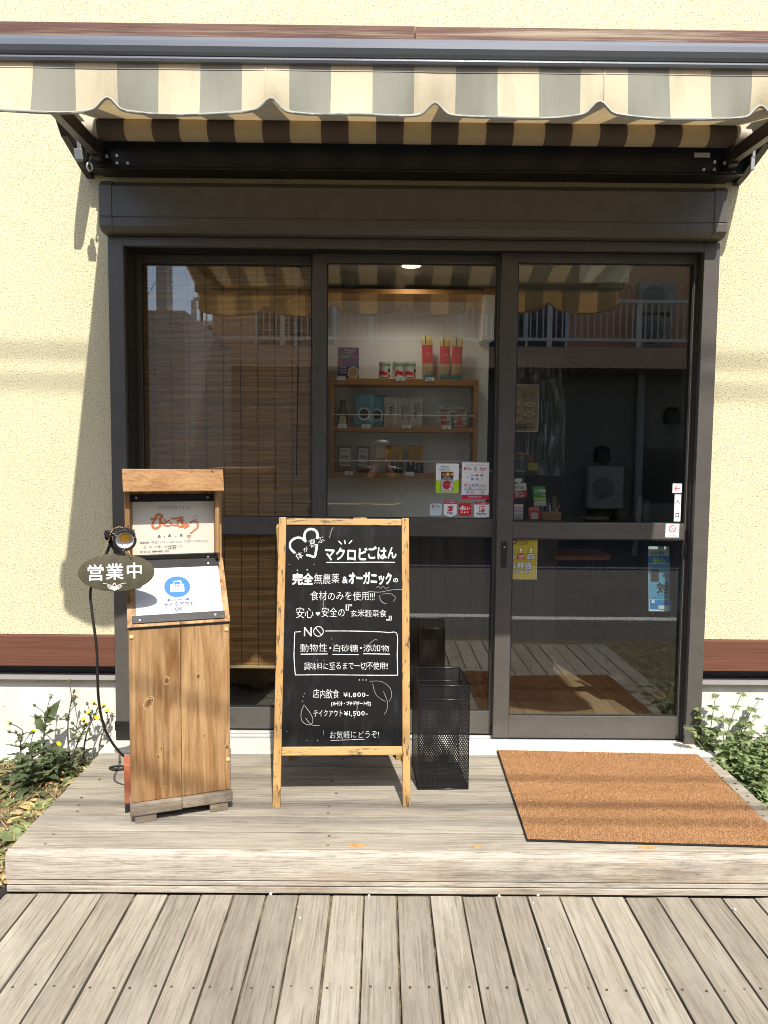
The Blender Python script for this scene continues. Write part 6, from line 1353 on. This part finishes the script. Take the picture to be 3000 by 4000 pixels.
for i, (b, h, l_, lab) in enumerate(NT): nettle(b, h * 1.12, l_, lab, 70 + i, 6, .98)
# the shoot that reaches across the door jamb
random.seed(5); t = thing('nettle_shoot', 'single nettle shoot reaching left across the right door jamb', 'plant', (1.36, -.07, -.03)); st = MB(); lv = MB()
pts = smoothline([(1.365, -.08, -.05), (1.32, -.10, .01), (1.275, -.11, .065), (1.255, -.115, .095)], 5); st.tube(pts, .0022, 5)
for p, s_ in ((Vector((1.278, -.11, .062)), .9), (Vector((1.255, -.115, .095)), 1.2)):
    for i in range(7): leaf(lv, p, rdir(i * .9, random.uniform(0, .8)), (0, 0, 1), .026 * s_, .013 * s_, .4, 7, .22, .3, .72)
st.build('stem', STEM_L, t); lv.build('leaves', LEAF_L, t, smooth=50)
# ground cover, straw and leaf litter (uncountable)
random.seed(11)
m = MB()
def gz(y): return -0.16 + 0.05 * max(0, min(1, (y + 1.2) / 1.2))
for i in range(2600):
    side = -1 if random.random() < .72 else 1; x = side * (random.uniform(1.355, 1.95)); y = random.uniform(-1.35, -.02); z = gz(y) + random.uniform(.004, .03); a = random.uniform(0, 6.28); l_ = random.uniform(.03, .13); d = rdir(a, random.uniform(-.1, .35)); k = random.uniform(-.4, .4); s_ = Vector((-d.y, d.x, 0)) * random.uniform(.0006, .0016)
    if side * (x + d.x * l_) < 1.35: continue
    p = Vector((x, y, z)); q = p + d * l_ * .5 + Vector((0, 0, .012)); r_ = p + rdir(a + k, 0) * l_; rn = random.random(); m.add([p - s_, p + s_, q + s_, q - s_, r_], [(0, 1, 2, 3), (3, 2, 4)], rnd=rn + .001)
def strawm():
    m_, t_, b = nodes('straw'); at = N(t_, 'ShaderNodeAttribute', attribute_name='rnd'); L(t_, ramp(t_, at.outputs['Fac'], [(0, (.16, .09, .035)), (.4, (.40, .28, .12)), (.8, (.60, .48, .25)), (1, (.24, .08, .03))]), b.inputs['Base Color']); b.inputs['Roughness'].default_value = .8; return m_
m.build('dry_straw', strawm(), kind='stuff', label='dry straw and thin dead stalks covering the soil beside the step', category='straw')
m = MB()
for i in range(420):
    side = -1 if random.random() < .6 else 1; x = side * random.uniform(1.37, 1.9); y = random.uniform(-1.3, -.03); z = gz(y) + random.uniform(.006, .025)
    if side < 0 and not (x < -1.38): continue
    for k in range(3): leaf(m, Vector((x, y, z)), rdir(random.uniform(0, 6.28), random.uniform(.1, .6)), (0, 0, 1), random.uniform(.02, .05), random.uniform(.007, .014), .3, 4, .1, .2)
m.build('ground_cover', LEAF_L, kind='stuff', label='small green sprouts growing between the straw beside the step', category='ground cover', smooth=50)
m = MB()
for i in range(330):
    side = -1 if random.random() < .75 else 1; x = side * random.uniform(1.38, 1.9); y = random.uniform(-1.1, -.03); z = gz(y) + random.uniform(.006, .03)
    leaf(m, Vector((x, y, z)), rdir(random.uniform(0, 6.28), random.uniform(-.1, .3)), (random.uniform(-.5, .5), random.uniform(-.5, .5), 1), random.uniform(.02, .05), random.uniform(.007, .016), random.uniform(-.3, .3), 4, .1, random.uniform(-.3, .5))
m.build('leaf_litter', strawm(), kind='stuff', label='brown fallen leaf litter on the soil beside the step', category='leaf litter', smooth=50)
DRY = pm('dry_leaf', (.62, .44, .18), .7, var=.25, vs=40); DRY2 = pm('dry_leaf_brown', (.42, .22, .09), .7, var=.25, vs=40)
def dry(px, py, dx, dy, ln, wd, label, mat_, z=-.115):
    c = atZ(px, py, z); m = MB(); leaf(m, c, (dx, dy, .12), (0, -.25, 1), ln, wd, .12, 8, .06, .3, .8, .5); m.build('fallen_leaf', mat_, loc=tuple(c), smooth=60, label=label, category='leaf', group='large fallen leaves left of the step')
dry(82, 3140, .75, -.55, .115, .020, 'largest pale yellow fallen leaf lying beside the step edge', DRY); dry(95, 3080, .9, .15, .06, .014, 'curled yellow fallen leaf behind the largest one', DRY); dry(25, 3215, .7, .5, .07, .016, 'pale fallen leaf at the left picture edge', DRY)
dry(235, 3015, .9, .1, .09, .014, 'reddish brown fallen leaf near the weed roots', DRY2); dry(60, 3235, 1, -.1, .06, .013, 'small tan fallen leaf in front of the others', DRY)
# broad young leaves at the front left
for px, py, lab, s_ in ((60, 3290, 'bright green young weed at the lower left of the step', 1.2), (110, 3240, 'bright green seedling touching the step edge at the left', .9), (160, 3165, 'small green seedling beside the largest fallen leaf', .9)):
    c = atZ(px, py, -.12); t = thing('green_seedling', lab, 'plant', tuple(c), group='green seedlings left of the step'); lv = MB()
    for i in range(7): leaf(lv, c, rdir(i * .95 + px, random.uniform(.2, .9)), (0, 0, 1), .055 * s_, .017 * s_, .4, 7, .15, .25, .8, .8)
    st = MB(); st.tube([c - Vector((0, 0, .03)), c + Vector((0, 0, .012))], .003, 6); st.build('stem', STEM_L, t); lv.build('leaves', LEAF_L, t, smooth=50)
# crumpled white plastic and black hose
c = atZ(225, 2985, -.09); d = atZ(320, 2915, -.08); m = MB(); m.tube(smoothline([c, c.lerp(d, .3) + Vector((0, 0, .014)), c.lerp(d, .65) + Vector((0, .01, .008)), d], 5), [.012, .02, .026, .022, .027, .023, .029, .026, .03, .024, .028, .02, .024, .016, .02, .012][:16], 9); m.v = [p + Vector((random.uniform(-1, 1), random.uniform(-1, 1), random.uniform(-1, 1))) * .004 for p in m.v]
m.build('plastic_scrap', pm('crumpled_plastic', (.62, .62, .66), .35), loc=tuple(c), smooth=25, label='crumpled white plastic scrap lying under the leaning weed', category='scrap')
c = atZ(30, 3470, -.135); m = MB(); m.tube([c + Vector((.004, .02, -.008)), c + Vector((-.02, -.06, -.012)), c + Vector((-.06, -.22, -.02)), c + Vector((-.1, -.5, -.03))], .017, 14); m.lathe([(.012, -.012), (.019, -.006), (.0195, .004), (.013, .006), (.011, 0)], c + Vector((.005, .024, -.007)), (.2, .95, .25), 14); m.build('black_hose', RUBBER, loc=tuple(c), smooth=50, label='black plastic hose end at the lower left beside the deck', category='hose')
# grass verge in front of the deck, seen in the glass
m = MB(); random.seed(3)
for i in range(3500):
    x = random.uniform(1.6, 4.2); y = random.uniform(-2.4, -.9); a = random.uniform(0, 6.28); h = random.uniform(.02, .09); s_ = Vector((math.cos(a), math.sin(a), 0)) * .002; p = Vector((x, y, -.165)); m.add([p - s_, p + s_, p + Vector((math.cos(a + 1) * .03, math.sin(a + 1) * .03, h))], [(0, 1, 2)], rnd=random.random() + .001)
m.build('grass', LEAF_L, kind='stuff', label='rough grass growing right of the wooden deck', category='grass')

# ================================================================ across the street (seen in the glass)
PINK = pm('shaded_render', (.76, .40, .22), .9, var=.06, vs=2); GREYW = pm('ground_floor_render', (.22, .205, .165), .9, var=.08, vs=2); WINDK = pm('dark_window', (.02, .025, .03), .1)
OB = thing('apartment_building', 'pinkish apartment building with white balcony railing across the street', 'building', (3, -12, -.26)); OY = -11.7
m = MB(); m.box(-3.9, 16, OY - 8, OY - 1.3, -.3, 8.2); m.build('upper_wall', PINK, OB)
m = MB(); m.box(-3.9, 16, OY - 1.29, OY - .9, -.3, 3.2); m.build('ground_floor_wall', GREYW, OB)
m = MB(); m.box(-4.0, 16, OY - 1.35, OY + .05, 3.2, 3.62); m.build('balcony_slab', pm('balcony_slab', (.66, .40, .26), .8), OB)
RW = pm('railing_white', (.82, .70, .60), .5); m = MB(); m.box(-4.0, 16, OY - .03, OY + .03, 4.52, 4.58); m.box(-4.0, 16, OY - .03, OY + .03, 3.74, 3.80)
x = -4.0; i = 0
while x < 16:
    w_ = .05 if i % 14 == 0 else .010; m.box(x - w_, x + w_, OY - .02, OY + .02, 3.62 if i % 14 == 0 else 3.8, 4.52); x += .13; i += 1
m.build('balcony_railing', RW, OB)
for x0 in (-2.9, 2.2):
    m = MB(); m.box(x0, x0 + 1.7, OY - 1.3, OY - 1.24, 3.7, 5.6); w_ = m.build('window', WINDK, OB)
    m = MB(); m.box(x0 - .06, x0, OY - 1.3, OY - 1.22, 3.65, 5.66); m.box(x0 + 1.7, x0 + 1.76, OY - 1.3, OY - 1.22, 3.65, 5.66); m.box(x0 + .82, x0 + .88, OY - 1.3, OY - 1.22, 3.7, 5.6); m.build('frame', ALU, w_)
m = MB(); m.box(5.6, 6.6, OY - .9, OY - .86, .42, 1.6); w_ = m.build('window', WINDK, OB); m = MB(); m.box(5.53, 5.6, OY - .9, OY - .84, .35, 1.67); m.box(6.6, 6.67, OY - .9, OY - .84, .35, 1.67); m.build('frame', BRONZE_D, w_)
m = MB(); m.tube([(5.47, OY - .8, -.25), (5.47, OY - .8, 3.2)], .09, 12); m.build('downpipe', pm('downpipe_grey', (.36, .35, .32), .6), OB, smooth=60)
for x_, z_ in ((4.68, 1.30), (6.17, 2.15)): m = MB(); m.lathe([(.17, 0), (.17, .2), (.13, .3), (.05, .34), (0, .345)], (x_, OY - .84, z_), (0, 0, 1), 14); m.build('vent_hood', BRONZE_D, OB, smooth=60)
def acunit(x, y, z, label, W=.38, H=.66):
    t = thing('outdoor_unit', label, 'air conditioner', (x, y, z), group='air conditioner units across the street'); m = MB(); m.box(x - W, x + W, y - .28, y, z, z + H); m.build('casing', pm('ac_beige', (.40, .37, .31), .5), t, bevel=.03)
    m = MB(); m.lathe([(.24, 0), (.24, .015), (.05, .03), (.0, .03)], (x - .06, y + .001, z + H / 2), (0, 1, 0), 24); m.build('fan_grille', pm('grille_dark', (.20, .19, .17), .5), t, smooth=30)
    m = MB(); m.box(x - .3, x - .22, y - .26, y - .02, z - (.5 if z < 1 else .06), z - .0005); m.box(x + .22, x + .3, y - .26, y - .02, z - (.5 if z < 1 else .06), z - .0005); m.split('foot', BRONZE_D, t)
acunit(4.70, OY - .55, .28, 'beige outdoor unit on a low stand below the vent hood', .38, .92); acunit(5.6, OY - .45, 3.69, 'lower outdoor unit behind the balcony railing'); acunit(5.62, OY - .45, 4.42, 'upper outdoor unit stacked on the balcony')
LH = thing('low_house', 'low brown house left of the apartment building across the street', 'house', (-8, -15, -.3)); m = MB(); m.box(-12, -4.1, -20, -14, -.4, 4.3); m.build('wall', pm('brown_house', (.26, .18, .12), .9), LH); m = MB(); m.extrude([(-12.3, -13.6, 4.3), (-12.3, -17, 5.1), (-12.3, -20.4, 4.3)], (8.4, 0, 0)); m.build('roof', pm('roof_tile', (.10, .09, .08), .7), LH)
WH = thing('grey_house', 'pale grey house at the far left across the street', 'house', (-7, -8, -.3)); m = MB(); m.box(-12, -3.1, -11, -7.6, -.4, 3.5); m.build('wall', pm('grey_render', (.50, .49, .47), .9), WH); m = MB(); m.box(-3.52, -3.36, -7.9, -7.59, 3.5, 7.5); m.build('pillar', pm('pillar_white', (.55, .54, .52), .8), WH); m = MB(); m.box(-4.6, -3.9, -7.62, -7.59, 1.9, 2.8); m.build('window', WINDK, WH)
AN = thing('roof_antenna', 'television antenna with guy wires on the low house roof', 'antenna', (-5.0, -16.5, 4.9)); m = MB(); m.tube([(-5.0, -16.5, 4.9), (-5.0, -16.5, 8.6)], .03, 6); m.build('mast', BLACKM, AN)
m = MB(); m.tube([(-5.8, -16.5, 7.6), (-4.2, -16.5, 7.6)], .018, 5)
for i in range(7): m.tube([(-5.7 + i * .23, -16.75, 7.6), (-5.7 + i * .23, -16.25, 7.6)], .01, 4)
m.build('aerial', BLACKM, AN); m = MB()
for dx in (-2, 2): m.tube([(-5, -16.5, 8.0), (-5 + dx, -16.5, 4.8)], .008, 4)
m.build('guy_wire', BLACKM, AN)
# overhead cables whose shadows cross the wall and mat
def cable(name, y, z, r, label):
    m = MB(); pts = [(x, y + .01 * (x / 20) ** 2, z + .00025 * x * x - .006 * x) for x in range(-20, 21, 2)]; m.tube(pts, r, 8); m.build(name, RUBBER, loc=pts[10], smooth=60, label=label, category='cable', group='overhead cables along the street')
T_ = 1.345
zA = atY(100, 1374, 0).z; zB = atY(100, 1495, 0).z
cable('overhead_cable', -4.3, zA + 4.3 * T_, .013, 'upper thick overhead cable along the street'); cable('overhead_cable', -4.3, zB + 4.3 * T_, .012, 'lower thick overhead cable along the street')
for (py, r, lab) in ((3045, .012, 'thin overhead cable nearest the cafe'), (3150, .016, 'overhead cable above the middle of the road'), (3215, .010, 'thinnest overhead cable above the road')):
    ym = atZ(2500, py, 0).y; cable('overhead_cable', -4.3, (4.3 + ym) * T_, r * .8, lab)
for x_, lab in ((-20, 'far left utility pole carrying the overhead cables'), (20, 'far right utility pole carrying the overhead cables')):
    m = MB(); m.tube([(x_, -4.3, -.3), (x_, -4.3, 9.5)], [.17, .12], 14); m.build('utility_pole', CONC, loc=(x_, -4.3, -.3), smooth=60, label=lab, category='pole', group='utility poles')

# ================================================================ the photographer, reflected in the middle door
PZ = -0.216; px_, py_ = -.125, -3.62
PS = thing('person', 'person in a dark jacket holding a phone up to photograph, reflected in the glass', 'person', (px_, py_, PZ))
def skin(name, mat, parent, vs, es, rads, sub=2, root=0):
    me = bpy.data.meshes.new(name); Mi = WM[parent].inverted(); me.from_pydata([Mi @ Vector(v) for v in vs], es, []); me.materials.append(mat)
    o = bpy.data.objects.new(name, me); COL.objects.link(o); o.parent = parent; WM[o] = WM[parent]
    sk = o.modifiers.new('skin', 'SKIN'); sk.use_smooth_shade = True
    bpy.context.view_layer.update()
    if not me.skin_vertices: me.skin_vertices.new() if hasattr(me.skin_vertices, 'new') else None
    lay = me.skin_vertices[0].data
    for i, r_ in enumerate(rads): lay[i].radius = (r_, r_) if not isinstance(r_, tuple) else r_; lay[i].use_root = (i == root)
    sb_ = o.modifiers.new('sub', 'SUBSURF'); sb_.levels = sb_.render_levels = sub; return o
SKN = pm('skin', (.56, .36, .26), .55); JK = pm('dark_jacket', (.045, .045, .05), .85, bmp=.3, bs=60); TR = pm('dark_trousers', (.05, .055, .075), .85); HR = pm('brown_hair', (.055, .028, .015), .5)
X, Yp, Zp = px_, py_, PZ
hz = 1.284 + .10
J = dict(pel=(X, Yp, .72), sp=(X, Yp, .92), ch=(X, Yp, 1.10), nk=(X, Yp, 1.235), hd=(X, Yp + .01, 1.33), tp=(X, Yp, 1.43))
V = [J['pel'], J['sp'], J['ch'], J['nk'], (X, Yp + .005, 1.29), (X, Yp + .01, 1.36), (X, Yp, 1.44)]
Ed = [(0, 1), (1, 2), (2, 3), (3, 4), (4, 5), (5, 6)]; Rd = [(.155, .11), (.15, .105), (.165, .105), .058, .056, (.072, .088), (.062, .072)]
for sx in (-1, 1):
    b = len(V); V += [(X + sx * .155, Yp, 1.17), (X + sx * .215, Yp + .04, .96), (X + sx * .09, Yp + .20, 1.155), (X + sx * .05, Yp + .255, 1.21)]; Ed += [(2, b), (b, b + 1), (b + 1, b + 2), (b + 2, b + 3)]; Rd += [.062, .050, .034, .027]
    b = len(V); V += [(X + sx * .09, Yp, .62), (X + sx * .095, Yp + .01, .26), (X + sx * .10, Yp - .02, -.13), (X + sx * .105, Yp + .02, -.18), (X + sx * .12, Yp + .14, -.195)]; Ed += [(0, b), (b, b + 1), (b + 1, b + 2), (b + 2, b + 3), (b + 3, b + 4)]; Rd += [.085, .062, .045, .042, .028]
body = skin('body', SKN, PS, V, Ed, Rd)
jv = [J['pel'], J['sp'], J['ch'], (X, Yp, 1.20), (X, Yp, 1.235)]; je = [(0, 1), (1, 2), (2, 3), (3, 4)]; jr = [(.175, .13), (.168, .122), (.185, .125), (.10, .085), (.068, .068)]
for sx in (-1, 1): b = len(jv); jv += [(X + sx * .165, Yp, 1.16), (X + sx * .218, Yp + .04, .96), (X + sx * .095, Yp + .19, 1.15)]; je += [(2, b), (b, b + 1), (b + 1, b + 2)]; jr += [.082, .070, .048]
skin('jacket', JK, PS, jv, je, jr)
tv = [(X, Yp, .76), (X, Yp, .66)]; te = [(0, 1)]; tr_ = [(.168, .125), (.165, .125)]
for sx in (-1, 1): b = len(tv); tv += [(X + sx * .09, Yp, .58), (X + sx * .095, Yp + .01, .26), (X + sx * .10, Yp - .02, -.14)]; te += [(1, b), (b, b + 1), (b + 1, b + 2)]; tr_ += [.10, .078, .064]
skin('trousers', TR, PS, tv, te, tr_)
for sx in (-1, 1):
    m = MB(); m.ball((X + sx * .112, Yp + .07, -.18), .048, .125, .034, 14, 8); m.build('shoe', BLACKM, PS, smooth=60)
    m = MB(); m.ball((X + sx * .030, Yp + .095, 1.365), .011, .007, .0075, 12, 8); m.build('eye', pm('eye_dark', (.03, .02, .018), .2), PS, smooth=60)
    m = MB(); m.ball((X + sx * .077, Yp + .005, 1.355), .012, .022, .033, 10, 8); m.build('ear', SKN, PS, smooth=60)
m = MB(); m.tube([(X, Yp + .095, 1.37), (X, Yp + .112, 1.335), (X, Yp + .10, 1.325)], [.008, .014, .012], 8); m.build('nose', SKN, PS, smooth=60)
m = MB(); m.tube([(X - .024, Yp + .094, 1.297), (X, Yp + .100, 1.298), (X + .024, Yp + .094, 1.297)], [.003, .006, .003], 8); m.build('mouth', pm('lips', (.45, .17, .14), .5), PS, smooth=60)
m = MB(); m.grid(lambda u, v: (X + .091 * math.cos(u * 6.2832) * math.sin(.05 + v * 1.75), Yp - .012 + .104 * math.sin(u * 6.2832) * math.sin(.05 + v * (1.25 + .75 * (math.sin(u * 6.2832) < .2))), 1.385 + .098 * math.cos(.05 + v * (1.25 + .75 * (math.sin(u * 6.2832) < .2)))), 40, 14); m.build('hair', HR, PS, smooth=60)
# hands closed on the phone
for sx in (-1, 1):
    hv = [(X + sx * .05, Yp + .255, 1.21), (X + sx * .046, Yp + .285, 1.243)]; he = [(0, 1)]; hr = [.024, (.030, .016)]
    for k in range(4):
        b = len(hv); zz = 1.222 + k * .018; hv += [(X + sx * .054, Yp + .292, zz), (X + sx * .052, Yp + .318, zz + .004), (X + sx * .030, Yp + .326, zz + .004), (X + sx * (.014 - .003 * (k == 3)), Yp + .324, zz + .002)]; he += [(1, b), (b, b + 1), (b + 1, b + 2), (b + 2, b + 3)]; hr += [.010, .0088, .008, .007]
    b = len(hv); hv += [(X + sx * .040, Yp + .272, 1.262), (X + sx * .022, Yp + .284, 1.272), (X + sx * .008, Yp + .288, 1.268)]; he += [(1, b), (b, b + 1), (b + 1, b + 2)]; hr += [.010, .009, .008]
    skin('hand', SKN, PS, hv, he, hr, 2)
PH = thing('phone', 'dark slim phone held upright in both hands of the person', 'phone', (CAM_POS.x, CAM_POS.y - .03, 1.15))
m = MB(); m.box(CAM_POS.x - .036, CAM_POS.x + .036, CAM_POS.y - .032, CAM_POS.y - .024, 1.155, 1.312); m.build('phone_body', pm('phone_grey', (.05, .055, .06), .3), PH, bevel=.003)
m = MB(); m.lathe([(.011, 0), (.011, .003), (.007, .0032)], (CAM_POS.x, CAM_POS.y - .024, 1.285), (0, 1, 0), 16); m.build('lens', BLACKM, PH)
